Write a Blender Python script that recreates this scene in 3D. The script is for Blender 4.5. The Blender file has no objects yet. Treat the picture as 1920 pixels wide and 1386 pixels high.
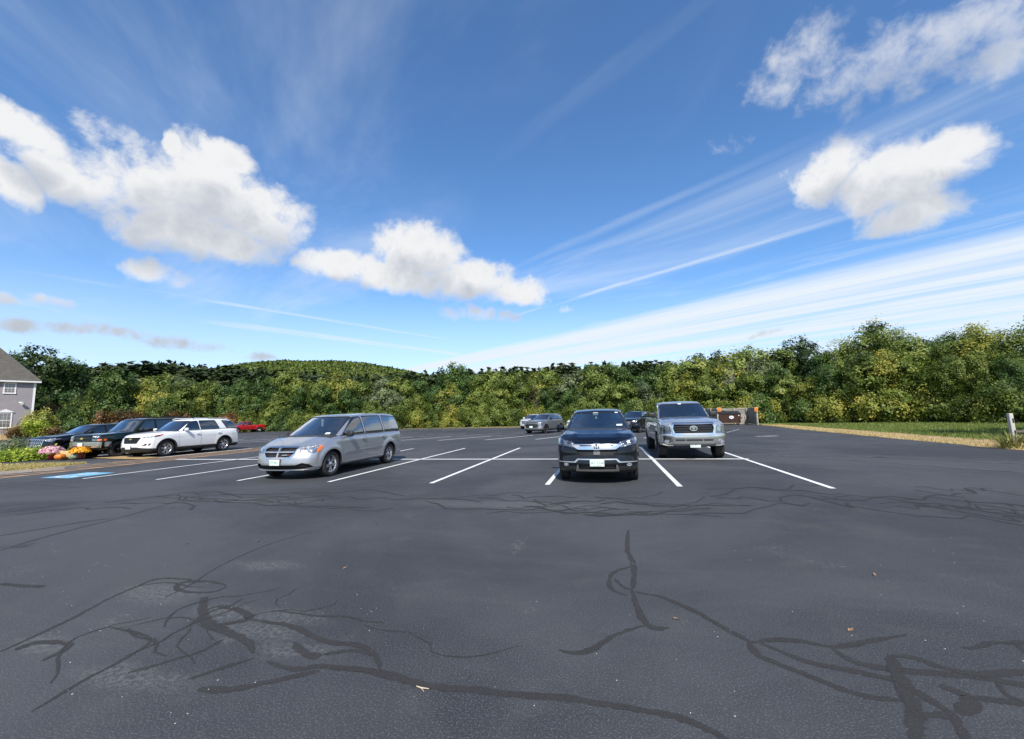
import bpy, bmesh, math, random
import numpy as np
from mathutils import Vector, Matrix, bvhtree, interpolate

R = math.radians
scene = bpy.context.scene
col = scene.collection

# ------------------------------------------------------------------ camera
# World: X runs along the parking rows, Y along the stall lines, Z up; metres.
CAM_F, CAM_YAW, CAM_TILT, CAM_ROLL, CAM_H = 770.0, R(-12.79), R(6.40), R(-1.42), 1.54
_f = np.array([math.sin(CAM_YAW)*math.cos(CAM_TILT), math.cos(CAM_YAW)*math.cos(CAM_TILT), math.sin(CAM_TILT)])
_r = np.array([math.cos(CAM_YAW), -math.sin(CAM_YAW), 0.0])
_u = np.cross(_r, _f)
CR, CU = (math.cos(CAM_ROLL)*_r + math.sin(CAM_ROLL)*_u), (-math.sin(CAM_ROLL)*_r + math.cos(CAM_ROLL)*_u)
CF = _f
cam_data = bpy.data.cameras.new('camera')
cam = bpy.data.objects.new('camera', cam_data)
col.objects.link(cam)
cam_data.sensor_fit = 'HORIZONTAL'
cam_data.sensor_width = 36.0
cam_data.lens = CAM_F/1920*36
cam_data.clip_start = 0.05
cam_data.clip_end = 20000
cam.matrix_world = Matrix(((CR[0], CU[0], -CF[0], 0), (CR[1], CU[1], -CF[1], 0), (CR[2], CU[2], -CF[2], CAM_H), (0, 0, 0, 1)))
scene.camera = cam

def ray(x, y):
    d = CF + CR*(x-960)/CAM_F - CU*(y-693)/CAM_F
    return d/np.linalg.norm(d)
def gp(x, y, z=0.0):
    """photo pixel -> point on the ground plane z"""
    d = ray(x, y); k = (z-CAM_H)/d[2]
    return (k*d[0], k*d[1])
def azel(x, y):
    d = ray(x, y)
    return math.degrees(math.atan2(d[0], d[1])), math.degrees(math.asin(d[2]))

# ------------------------------------------------------------------ sun, sky
SUN_AZ, SUN_EL = R(180-15), R(44)       # azimuth measured from +Y towards +X
sun_dir = Vector((math.sin(SUN_AZ)*math.cos(SUN_EL), math.cos(SUN_AZ)*math.cos(SUN_EL), math.sin(SUN_EL)))
sl = bpy.data.lights.new('sun', 'SUN')
sl.energy = 4.2
sl.angle = R(0.55)
sl.color = (1.0, 0.95, 0.86)
so = bpy.data.objects.new('sun', sl)
so.rotation_euler = sun_dir.to_track_quat('Z', 'Y').to_euler()
so.location = (20, -40, 60)
col.objects.link(so)

scene.view_settings.view_transform = 'Standard'
scene.view_settings.look = 'None'
scene.view_settings.gamma = 1.0
scene.view_settings.exposure = 0.5
scene.view_settings.use_curve_mapping = False
try:
    scene.cycles.max_bounces = 6; scene.cycles.diffuse_bounces = 2; scene.cycles.glossy_bounces = 3
    scene.cycles.transparent_max_bounces = 8; scene.cycles.transmission_bounces = 3
    scene.cycles.caustics_reflective = False; scene.cycles.caustics_refractive = False
    scene.cycles.sample_clamp_indirect = 4.0
    scene.cycles.use_adaptive_sampling = True
    scene.cycles.use_denoising = True
except Exception:
    pass

class NT:
    """small helper for building node trees"""
    def __init__(self, tree): self.t = tree; self.n = tree.nodes; self.l = tree.links
    def new(self, typ, **kw):
        nd = self.n.new(typ)
        for k, v in kw.items(): setattr(nd, k, v)
        return nd
    def put(self, sock, v):
        if hasattr(v, 'is_output') or isinstance(v, bpy.types.NodeSocket): self.l.new(v, sock)
        else: sock.default_value = v
    def m(self, op, a, b=0.0, c=None, clamp=False):
        nd = self.new('ShaderNodeMath', operation=op); nd.use_clamp = clamp
        self.put(nd.inputs[0], a); self.put(nd.inputs[1], b)
        if c is not None: self.put(nd.inputs[2], c)
        return nd.outputs[0]
    def v(self, op, a, b=(0, 0, 0)):
        nd = self.new('ShaderNodeVectorMath', operation=op)
        self.put(nd.inputs[0], a); self.put(nd.inputs[1], b)
        return nd.outputs['Value'] if op in ('DOT_PRODUCT', 'LENGTH') else nd.outputs[0]
    def xyz(self, x, y, z=0.0):
        nd = self.new('ShaderNodeCombineXYZ')
        for i, q in enumerate((x, y, z)): self.put(nd.inputs[i], q)
        return nd.outputs[0]
    def sep(self, a):
        nd = self.new('ShaderNodeSeparateXYZ'); self.put(nd.inputs[0], a); return nd.outputs
    def noise(self, vec, scale, detail=4, rough=0.55, dist=0.0, col_=False):
        nd = self.new('ShaderNodeTexNoise'); self.put(nd.inputs['Vector'], vec)
        nd.inputs['Scale'].default_value = scale; nd.inputs['Detail'].default_value = detail
        nd.inputs['Roughness'].default_value = rough; nd.inputs['Distortion'].default_value = dist
        return nd.outputs['Color' if col_ else 'Fac']
    def ss(self, x, a, b):
        nd = self.new('ShaderNodeMapRange', interpolation_type='SMOOTHSTEP')
        self.put(nd.inputs[0], x); self.put(nd.inputs[1], a); self.put(nd.inputs[2], b)
        nd.inputs[3].default_value = 0.0; nd.inputs[4].default_value = 1.0
        return nd.outputs[0]
    def mix(self, fac, a, b):
        nd = self.new('ShaderNodeMix', data_type='RGBA'); self.put(nd.inputs[0], fac)
        self.put(nd.inputs[6], a if not isinstance(a, tuple) else (*a[:3], 1)); self.put(nd.inputs[7], b if not isinstance(b, tuple) else (*b[:3], 1))
        return nd.outputs[2]
    def ramp(self, fac, stops):
        nd = self.new('ShaderNodeValToRGB'); self.put(nd.inputs[0], fac)
        cr = nd.color_ramp
        while len(cr.elements) < len(stops): cr.elements.new(0.5)
        for e, (p, c) in zip(cr.elements, stops): e.position = p; e.color = (*c, 1)
        return nd.outputs[0]

def build_world():
    w = bpy.data.worlds.new('World'); scene.world = w; w.use_nodes = True
    T = NT(w.node_tree); T.n.clear()
    out = T.new('ShaderNodeOutputWorld'); bg = T.new('ShaderNodeBackground')
    bg.inputs['Strength'].default_value = 0.1
    T.l.new(bg.outputs[0], out.inputs[0])
    sky = T.new('ShaderNodeTexSky', sky_type='NISHITA')
    sky.sun_disc = False; sky.sun_elevation = SUN_EL; sky.sun_rotation = SUN_AZ
    sky.altitude = 200; sky.air_density = 1.0; sky.dust_density = 0.15; sky.ozone_density = 3.0
    geo = T.new('ShaderNodeTexCoord').outputs['Generated']
    d = T.v('NORMALIZE', geo)
    x, y, z = T.sep(d)
    az = T.m('MULTIPLY', T.m('ARCTAN2', x, y), 180/math.pi)
    el = T.m('MULTIPLY', T.m('ARCSINE', z), 180/math.pi)
    # ---- cumulus: lobes in azimuth / elevation, broken up by noise
    L = [(150,330,150,72),(270,345,150,90),(400,360,140,95),(490,405,110,80),(330,425,200,62),(430,452,120,44),(60,255,75,42),(425,300,62,48),(322,272,32,26),(15,335,60,50),
         (640,495,95,30),(795,478,88,66),(870,520,100,48),(965,545,72,28),(765,522,120,34),(875,586,60,14),(952,592,22,12),
         (1555,312,90,62),(1665,342,140,82),(1785,292,92,58),(1700,402,130,40),(1530,335,70,60),
         (1490,100,120,80),(1610,130,170,85),(1760,85,210,95),(1900,60,150,95),(1450,165,60,45),
         (300,520,52,18),(1372,270,36,16),
         (18,568,30,11),(112,572,40,11),(45,614,36,13),(140,618,40,11),(175,625,36,10),(250,634,40,9),(330,642,60,13),(390,652,40,10),(490,668,42,8),(1428,631,38,7),(1056,575,16,7)]
    lob = []
    for (cx, cy, rx, ry) in L:
        a0, e0 = azel(cx, cy); a1, _ = azel(cx-rx, cy); a2, _ = azel(cx+rx, cy); _, e1 = azel(cx, cy-ry); _, e2 = azel(cx, cy+ry)
        small = rx <= 62 and ry <= 20
        k_ = 1.75 if small else 1.0
        lob.append((a0, e0, abs(a2-a1)/2*k_, abs(e1-e2)/2*k_, 0.75 if small else 0.0))
    n1 = T.noise(d, 6.5, 7, 0.58, 0.25)
    n2 = T.noise(d, 22.0, 6, 0.6, 0.2)
    warp = T.m('MULTIPLY', T.m('SUBTRACT', n1, 0.5), 7.0)
    uaz, vel = T.m('ADD', az, warp), T.m('ADD', el, T.m('MULTIPLY', warp, -0.55))
    def field(p, cloud_lobes):
        best = None
        for (a0, e0, ra, re, zo) in cloud_lobes:
            nd = T.new('ShaderNodeVectorMath', operation='MULTIPLY_ADD')
            T.put(nd.inputs[0], p); nd.inputs[1].default_value = (1/ra, 1/re, 0); nd.inputs[2].default_value = (-a0/ra, -e0/re, zo)
            k = T.v('LENGTH', nd.outputs[0])
            best = k if best is None else T.m('MINIMUM', best, k)
        return T.m('SUBTRACT', 1.0, T.m('MULTIPLY', best, best))
    p0 = T.xyz(uaz, vel, 0)
    D = field(p0, lob)
    Dup = field(T.xyz(uaz, T.m('ADD', vel, 3.2), 0), [lob[i] for i in (0,1,2,3,4,6,10,11,12,13,17,18,19,20,23,24)])
    edge = T.m('ADD', T.m('MULTIPLY', T.m('SUBTRACT', n1, 0.5), 1.5), T.m('MULTIPLY', T.m('SUBTRACT', n2, 0.5), 1.9))
    thin = T.m('MULTIPLY', T.ss(el, 26.5, 30.5), T.ss(az, 5.0, 12.0))
    dens = T.m('ADD', D, T.m('MULTIPLY', edge, T.m('ADD', 1.0, T.m('MULTIPLY', thin, 0.9))))
    # the ragged altocumulus at upper right is thinner
    hi = T.m('ADD', 0.75, T.m('MULTIPLY', thin, 0.9))
    # the same broken cloud goes on over the rest of the sky, outside the picture
    away = T.m('SUBTRACT', 1.0, T.ss(T.v('DOT_PRODUCT', d, (float(CF[0]), float(CF[1]), float(CF[2]))), 0.12, 0.42))
    gen = T.m('MULTIPLY', T.m('SUBTRACT', T.noise(d, 2.6, 5, 0.55, 0.3), 0.50), 5.0)
    dens = T.m('MAXIMUM', dens, T.m('SUBTRACT', T.m('MULTIPLY', T.m('ADD', gen, 1.0), away), 1.0))
    alpha = T.ss(dens, -0.12, hi)
    alpha = T.m('MULTIPLY', alpha, T.m('SUBTRACT', 1.0, T.m('MULTIPLY', thin, 0.30)))
    under = T.m('MULTIPLY', T.ss(T.m('ADD', Dup, T.m('MULTIPLY', edge, 0.5)), 0.05, 1.15), 1.0)
    low = T.m('SUBTRACT', 1.0, T.ss(el, 10.0, 13.5))
    grey = T.m('MAXIMUM', T.m('MULTIPLY', under, 0.66), T.m('MULTIPLY', low, 0.70))
    grey = T.m('ADD', grey, T.m('MULTIPLY', T.m('SUBTRACT', n2, 0.5), 0.5), clamp=True)
    ccol = T.mix(grey, (6.3, 6.35, 6.45), (3.0, 3.4, 4.05))
    # ---- cirrus and contrails: parallel streaks on a flat layer running towards azimuth -13
    h = T.m('MAXIMUM', z, 0.03)
    px, py = T.m('DIVIDE', x, h), T.m('DIVIDE', y, h)
    def layer(deg):
        """coordinates across and along streaks that run towards one azimuth"""
        ca, sa = math.cos(R(deg)), math.sin(R(deg))
        q = T.m('SUBTRACT', T.m('MULTIPLY', px, ca), T.m('MULTIPLY', py, sa))
        t = T.m('ADD', T.m('MULTIPLY', px, sa), T.m('MULTIPLY', py, ca))
        nf = T.noise(T.xyz(T.m('MULTIPLY', q, 5.0), T.m('MULTIPLY', t, 0.9), 8.0), 1.0, 5, 0.65, 0.6)
        qw = T.m('ADD', q, T.m('MULTIPLY', T.m('SUBTRACT', nf, 0.5), 0.14))
        def q_of(x_, y_):
            dd = ray(x_, y_); return (dd[0]*ca-dd[1]*sa)/dd[2], (dd[0]*sa+dd[1]*ca)/dd[2]
        def gate(p0, p1, soft=0.5):
            a, b = q_of(*p0)[1], q_of(*p1)[1]; a, b = min(a, b), max(a, b)
            return T.m('MULTIPLY', T.ss(t, a-soft, a+soft), T.m('SUBTRACT', 1.0, T.ss(t, b-soft, b+soft*2)))
        def streak(p0, p1, width, amp, rag):
            q0 = 0.5*(q_of(*p0)[0]+q_of(*p1)[0])
            dd = T.m('DIVIDE', T.m('ABSOLUTE', T.m('SUBTRACT', qw, q0)), width)
            s_ = T.m('MULTIPLY', T.m('SUBTRACT', 1.0, T.ss(dd, 0.1, 1.0)), T.m('MULTIPLY', amp, T.m('ADD', 1-rag, T.m('MULTIPLY', T.ss(nf, 0.32, 0.62), rag))))
            return T.m('MULTIPLY', s_, gate(p0, p1))
        return q, t, nf, qw, q_of, streak
    q, t, nf, qw, q_of, streak = layer(-54)
    nq = T.noise(T.xyz(T.m('MULTIPLY', q, 1.6), T.m('MULTIPLY', t, 0.12), 3.0), 1.0, 5, 0.6, 0.3)
    # broad sheet fanning over the lower right
    qa = 0.5*(q_of(1920, 425)[0]+q_of(1100, 605)[0])
    sheet = T.m('MULTIPLY', T.ss(qw, qa-0.12, qa+0.30), T.m('ADD', 0.42, T.m('MULTIPLY', T.ss(nq, 0.34, 0.60), 0.55)))
    up_ = T.m('MULTIPLY', T.ss(qw, qa-0.9, qa), T.m('MULTIPLY', T.ss(nf, 0.40, 0.75), 0.38))
    tot = T.m('MAXIMUM', sheet, up_)
    for (p0, p1, wd, am, rg) in [((1560, 437), (985, 573), 0.085, 0.60, 0.92), ((1420, 325), (1040, 455), 0.06, 0.18, 0.6), ((1330, 15), (1210, 65), 0.05, 0.10, 0.6)]:
        tot = T.m('MAXIMUM', tot, streak(p0, p1, wd, am, rg))
    q2, t2, nf2, qw2, q_of2, streak2 = layer(27)
    for (p0, p1, wd, am, rg) in [((290, 540), (900, 650), 0.10, 0.55, 0.5), ((380, 598), (900, 672), 0.30, 0.75, 0.4), ((10, 480), (420, 590), 0.25, 0.30, 0.7)]:
        tot = T.m('MAXIMUM', tot, streak2(p0, p1, wd, am, rg))
    # faint veil everywhere and a stronger one low on the left
    veil = T.m('MULTIPLY', T.ss(T.noise(T.xyz(T.m('MULTIPLY', q, 0.8), T.m('MULTIPLY', t, 0.35), 1.0), 1.0, 6, 0.6, 0.8), 0.40, 0.88), 0.55)
    lowveil = T.m('MULTIPLY', T.m('SUBTRACT', 1.0, T.ss(el, 2.0, 19.0)), 0.62)
    tot = T.m('MAXIMUM', tot, T.m('MAXIMUM', veil, lowveil), clamp=True)
    skyb = T.v('MULTIPLY', sky.outputs[0], (0.86, 1.18, 1.42))
    skyc = T.mix(tot, skyb, (5.9, 6.4, 6.9))
    final = T.mix(alpha, skyc, ccol)
    # below the horizon nothing but plain sky
    T.l.new(final, bg.inputs[0])
    w.cycles.sampling_method = 'MANUAL'; w.cycles.sample_map_resolution = 512
build_world()

# ------------------------------------------------------------------ materials
MATS = {}
def principled(name):
    m = bpy.data.materials.new(name); m.use_nodes = True
    T = NT(m.node_tree); b = m.node_tree.nodes['Principled BSDF']
    return m, T, b
def pmat(name, base, rough=0.5, metal=0.0, coat=0.0, spec=0.5, var=0.0, vscale=8.0, bump=0.0, bscale=60.0, emis=None):
    """procedural principled material with colour variation and fine relief from noise"""
    if name in MATS: return MATS[name]
    m, T, b = principled(name)
    b.inputs['Roughness'].default_value = rough; b.inputs['Metallic'].default_value = metal
    b.inputs['Coat Weight'].default_value = coat; b.inputs['Coat Roughness'].default_value = 0.03
    b.inputs['Specular IOR Level'].default_value = spec
    oc = T.new('ShaderNodeTexCoord').outputs['Object']
    n = T.noise(oc, vscale, 5, 0.6)
    lo = tuple(c*(1-var) for c in base); hi = tuple(min(1, c*(1+var)) for c in base)
    T.l.new(T.mix(n, lo, hi), b.inputs['Base Color'])
    if bump:
        bn = T.new('ShaderNodeBump'); bn.inputs['Strength'].default_value = bump; bn.inputs['Distance'].default_value = 0.01
        T.l.new(T.noise(oc, bscale, 4, 0.6), bn.inputs['Height']); T.l.new(bn.outputs[0], b.inputs['Normal'])
    MATS[name] = m
    return m
def paint(name, base, metal=0.0, rough=0.35, flake=0.0):
    """car paint: coloured base under a clear coat, faint road dust low down"""
    if name in MATS: return MATS[name]
    m, T, b = principled(name)
    oc = T.new('ShaderNodeTexCoord').outputs['Object']
    dust = T.m('MULTIPLY', T.noise(oc, 2.2, 6, 0.65), T.m('SUBTRACT', 1.0, T.ss(T.sep(oc)[2], 0.25, 0.85)))
    c = T.mix(T.m('MULTIPLY', dust, 0.25 if max(base) > 0.2 else 0.05), base, (0.20, 0.18, 0.155))
    if flake:
        fl = T.noise(oc, 900, 2, 0.5)
        c = T.mix(T.m('MULTIPLY', fl, flake), c, tuple(min(1, q*1.8+0.02) for q in base))
    T.l.new(c, b.inputs['Base Color'])
    b.inputs['Metallic'].default_value = metal
    b.inputs['Roughness'].default_value = rough
    b.inputs['Specular IOR Level'].default_value = 0.08
    b.inputs['Coat Weight'].default_value = 1.0
    T.l.new(T.m('ADD', 0.02, T.m('MULTIPLY', dust, 0.35)), b.inputs['Coat Roughness'])
    MATS[name] = m
    return m
def glass(name, tint, gloss_rough=0.01):
    """window glass: a tinted pane that reflects by its Fresnel term"""
    if name in MATS: return MATS[name]
    m = bpy.data.materials.new(name); m.use_nodes = True
    T = NT(m.node_tree); T.n.clear()
    out = T.new('ShaderNodeOutputMaterial'); mx = T.new('ShaderNodeMixShader')
    tr = T.new('ShaderNodeBsdfTransparent'); gl = T.new('ShaderNodeBsdfGlossy'); fr = T.new('ShaderNodeFresnel')
    fr.inputs['IOR'].default_value = 1.6
    oc = T.new('ShaderNodeTexCoord').outputs['Object']
    T.l.new(T.mix(T.noise(oc, 3.0, 4), tuple(t*0.9 for t in tint), tint), tr.inputs[0])
    gl.inputs['Roughness'].default_value = gloss_rough; gl.inputs[0].default_value = (1, 1, 1, 1)
    T.l.new(T.m('MULTIPLY', fr.outputs[0], 3.2, clamp=True), mx.inputs[0])
    T.l.new(tr.outputs[0], mx.inputs[1]); T.l.new(gl.outputs[0], mx.inputs[2]); T.l.new(mx.outputs[0], out.inputs[0])
    MATS[name] = m
    return m
def lampmat(name, base):
    """pressed reflector behind a clear lens"""
    if name in MATS: return MATS[name]
    m, T, b = principled(name)
    oc = T.new('ShaderNodeTexCoord').outputs['Object']
    vo = T.new('ShaderNodeTexVoronoi'); vo.inputs['Scale'].default_value = 34; T.l.new(oc, vo.inputs['Vector'])
    T.l.new(T.mix(vo.outputs['Distance'], base, tuple(c*0.45 for c in base)), b.inputs['Base Color'])
    b.inputs['Metallic'].default_value = 0.75; b.inputs['Roughness'].default_value = 0.16; b.inputs['Coat Weight'].default_value = 1.0
    bn = T.new('ShaderNodeBump'); bn.inputs['Strength'].default_value = 0.9; bn.inputs['Distance'].default_value = 0.02
    T.l.new(vo.outputs['Distance'], bn.inputs['Height']); T.l.new(bn.outputs[0], b.inputs['Normal'])
    MATS[name] = m
    return m

# ------------------------------------------------------------------ mesh helpers
def tag(o, label=None, cat=None, group=None, kind=None):
    if label: o['label'] = label
    if cat: o['category'] = cat
    if group: o['group'] = group
    if kind: o['kind'] = kind
    return o
def obj(name, me, mats=None, parent=None):
    o = bpy.data.objects.new(name, me); col.objects.link(o)
    if mats is not None and not me.materials:
        for m in (mats if isinstance(mats, (list, tuple)) else [mats]): me.materials.append(m)
    if parent is not None: o.parent = parent
    return o
def thing(name, label, cat, loc=(0, 0, 0), rz=0.0, group=None):
    o = bpy.data.objects.new(name, None); col.objects.link(o)
    o.empty_display_size = 0.2; o.location = loc; o.rotation_euler = (0, 0, rz)
    return tag(o, label, cat, group)
def mesh_of(name, V, F, smooth=False, mi=None):
    me = bpy.data.meshes.new(name); me.from_pydata([tuple(v) for v in V], [], [tuple(f) for f in F])
    if smooth: me.polygons.foreach_set('use_smooth', [True]*len(me.polygons))
    if mi is not None: me.polygons.foreach_set('material_index', mi)
    me.update()
    return me
class MB:
    """collects simple solids into one mesh"""
    def __init__(self): self.V = []; self.F = []; self.S = []
    def add(self, V, F, smooth=False):
        n = len(self.V); self.V += [tuple(v) for v in V]; self.F += [tuple(i+n for i in f) for f in F]; self.S += [smooth]*len(F); return self
    def box(self, a, b, bev=0.0):
        (x0, y0, z0), (x1, y1, z1) = a, b
        if bev <= 0:
            return self.add([(x0,y0,z0),(x1,y0,z0),(x1,y1,z0),(x0,y1,z0),(x0,y0,z1),(x1,y0,z1),(x1,y1,z1),(x0,y1,z1)],
                            [(3,2,1,0),(4,5,6,7),(0,1,5,4),(1,2,6,5),(2,3,7,6),(3,0,4,7)])
        bm = bmesh.new(); bmesh.ops.create_cube(bm, size=1.0)
        for v in bm.verts: v.co = Vector(((x0+x1)/2+v.co.x*(x1-x0), (y0+y1)/2+v.co.y*(y1-y0), (z0+z1)/2+v.co.z*(z1-z0)))
        bmesh.ops.bevel(bm, geom=list(bm.edges), offset=bev, segments=2, affect='EDGES', profile=0.5)
        bm.verts.ensure_lookup_table(); bm.verts.index_update()
        self.add([v.co for v in bm.verts], [[v.index for v in f.verts] for f in bm.faces], True); bm.free(); return self
    def tube(self, pts, rad, n=6, caps=True):
        pts = [Vector(p) for p in pts]; rad = rad if isinstance(rad, (list, tuple)) else [rad]*len(pts)
        V = []; F = []
        prev = None
        for i, p in enumerate(pts):
            t = (pts[min(i+1, len(pts)-1)]-pts[max(i-1, 0)])
            t = t.normalized() if t.length > 1e-9 else Vector((0, 0, 1))
            a = (prev if prev is not None else (Vector((1, 0, 0)) if abs(t.x) < 0.9 else Vector((0, 1, 0))))
            u = (a - t*a.dot(t)).normalized(); w = t.cross(u); prev = u
            for k in range(n):
                th = 2*math.pi*k/n; V.append(p+(u*math.cos(th)+w*math.sin(th))*rad[i])
        for i in range(len(pts)-1):
            for k in range(n): F.append((i*n+k, i*n+(k+1) % n, (i+1)*n+(k+1) % n, (i+1)*n+k))
        self.add(V, F, True)
        if caps: self.add(V[:n], [tuple(reversed(range(n)))]); self.add(V[-n:], [tuple(range(n))])
        return self
    def lathe(self, prof, axis='x', n=32, c=(0, 0, 0)):
        """prof: list of (along axis, radius)"""
        V = []; F = []
        for (a, r) in prof:
            for k in range(n):
                th = 2*math.pi*k/n; s, t = r*math.cos(th), r*math.sin(th)
                V.append({'x': (c[0]+a, c[1]+s, c[2]+t), 'y': (c[0]+t, c[1]+a, c[2]+s), 'z': (c[0]+s, c[1]+t, c[2]+a)}[axis])
        for i in range(len(prof)-1):
            for k in range(n): F.append((i*n+k, i*n+(k+1) % n, (i+1)*n+(k+1) % n, (i+1)*n+k))
        return self.add(V, F, True)
    def prism(self, poly, z0, z1):
        n = len(poly)
        V = [(x, y, z0) for x, y in poly]+[(x, y, z1) for x, y in poly]
        F = [tuple(reversed(range(n))), tuple(range(n, 2*n))]+[(i, (i+1) % n, n+(i+1) % n, n+i) for i in range(n)]
        return self.add(V, F)
    def mesh(self, name):
        me = bpy.data.meshes.new(name); me.from_pydata(self.V, [], self.F)
        me.polygons.foreach_set('use_smooth', self.S); me.update(); return me
    def build(self, name, mats, parent=None): return obj(name, self.mesh(name), mats, parent)
def text_mesh(body, size, align='CENTER'):
    cu = bpy.data.curves.new('text', 'FONT'); cu.body = body; cu.size = size; cu.align_x = align; cu.align_y = 'CENTER'; cu.extrude = 0.0008
    o = bpy.data.objects.new('text', cu); col.objects.link(o)
    me = bpy.data.meshes.new_from_object(o.evaluated_get(bpy.context.evaluated_depsgraph_get()))
    bpy.data.objects.remove(o); bpy.data.curves.remove(cu)
    return me
def in_poly(x, y, P):
    c = False; n = len(P); j = n-1
    for i in range(n):
        if (P[i][1] > y) != (P[j][1] > y) and x < (P[j][0]-P[i][0])*(y-P[i][1])/(P[j][1]-P[i][1])+P[i][0]: c = not c
        j = i
    return c
def round_poly(P, r, n=3):
    out = []
    m = len(P)
    for i in range(m):
        a, b, c = Vector(P[i-1]), Vector(P[i]), Vector(P[(i+1) % m])
        d1, d2 = (a-b), (c-b)
        k = min(r, d1.length*0.45, d2.length*0.45)
        p, q = b+d1.normalized()*k, b+d2.normalized()*k
        for j in range(n+1):
            t = j/n; out.append(tuple((p*(1-t)**2+b*2*t*(1-t)+q*t*t)))
    return out
def inset_poly(P, d):
    m = len(P); ar = sum(P[i][0]*P[(i+1) % m][1]-P[(i+1) % m][0]*P[i][1] for i in range(m)); s = 1 if ar > 0 else -1
    out = []
    for i in range(m):
        a, b, c = Vector(P[i-1]), Vector(P[i]), Vector(P[(i+1) % m])
        n1 = Vector((-(b-a).y, (b-a).x)).normalized()*s; n2 = Vector((-(c-b).y, (c-b).x)).normalized()*s
        nn = (n1+n2); nn = nn.normalized() if nn.length > 1e-6 else n1
        out.append(tuple(b+nn*(d/max(0.35, nn.dot(n1)))))
    return out
def mirror(P): return [(-x, y) for x, y in reversed(P)]
PROJ = {'side': ((1, 2), Vector((1, 0, 0))), 'front': ((0, 2), Vector((0, -1, 0))), 'rear': ((0, 2), Vector((0, 1, 0))), 'top': ((0, 1), Vector((0, 0, 1)))}
def split_faces(bm, faces, co, no, i, j, made):
    """split these faces along the line through co with normal no (both in the i, j plane)"""
    D = {}
    es = set()
    for f in faces:
        for v in f.verts:
            if v not in D:
                d = (v.co[i]-co[0])*no[0]+(v.co[j]-co[1])*no[1]; D[v] = 0.0 if abs(d) < 2e-5 else d
        es.update(f.edges)
    for e in es:
        a, b = e.verts
        da, db = D[a], D[b]
        if da*db < 0:
            ne, nv = bmesh.utils.edge_split(e, a, da/(da-db)); D[nv] = 0.0
    out = []
    for f in faces:
        out.append(f)
        on = [v for v in f.verts if D.get(v, 1.0) == 0.0]
        if len(on) < 2: continue
        va, vb = on[0], on[-1] if len(on) == 2 else on[1]
        if bm.edges.get((va, vb)) is not None and any(va in e.verts and vb in e.verts for e in f.edges): continue
        if len({D.get(v, 0.0) > 0 for v in f.verts if D.get(v, 0.0) != 0.0}) < 2: continue
        try: nf, _ = bmesh.utils.face_split(f, va, vb)
        except ValueError: continue
        if nf is not None: out.append(nf); made.append((f, nf))
    return out
def cut(bm, P, proj, side=1, face_min=0.12, cand=None, made=None):
    """cut the faces that look along proj with every edge of the polygon; returns faces inside it"""
    (i, j), ax = PROJ[proj]; ax = ax*side
    made = made if made is not None else []
    xs = [p[0] for p in P]; ys = [p[1] for p in P]
    x0, x1, y0, y1 = min(xs), max(xs), min(ys), max(ys)
    sel = []
    for f in (bm.faces if cand is None else cand):
        if cand is None and f.normal.dot(ax) < face_min: continue
        a = [v.co[i] for v in f.verts]; b = [v.co[j] for v in f.verts]
        if max(a) < x0 or min(a) > x1 or max(b) < y0 or min(b) > y1: continue
        sel.append(f)
    m = len(P)
    for k in range(m):
        p, q = P[k], P[(k+1) % m]
        dx, dy = q[0]-p[0], q[1]-p[1]
        ln = math.hypot(dx, dy)
        if ln < 1e-6: continue
        ex0, ex1, ey0, ey1 = min(p[0], q[0])-1e-4, max(p[0], q[0])+1e-4, min(p[1], q[1])-1e-4, max(p[1], q[1])+1e-4
        near = []; rest = []
        for f in sel:
            a = [v.co[i] for v in f.verts]
            if max(a) < ex0 or min(a) > ex1: rest.append(f); continue
            b = [v.co[j] for v in f.verts]
            (rest if (max(b) < ey0 or min(b) > ey1) else near).append(f)
        if near: sel = rest+split_faces(bm, near, p, (-dy/ln, dx/ln), i, j, made)
    out = []
    for f in sel:
        c = f.calc_center_median()
        if in_poly(c[i], c[j], P): out.append(f)
    return out
def table(pts, sm=0.08):
    """smoothed piecewise linear curve"""
    xs = [p[0] for p in pts]; ys = [p[1] for p in pts]
    g = np.linspace(xs[0]-0.4, xs[-1]+0.4, 900); v = np.interp(g, xs, ys)
    if sm > 0:
        w = max(1, int(sm/(g[1]-g[0]))); k = np.hanning(2*w+3)[1:-1]; k /= k.sum()
        v = np.convolve(np.pad(v, len(k)//2, mode='edge'), k, 'valid')[:len(g)]
    return lambda x: np.interp(x, g, v)
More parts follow.
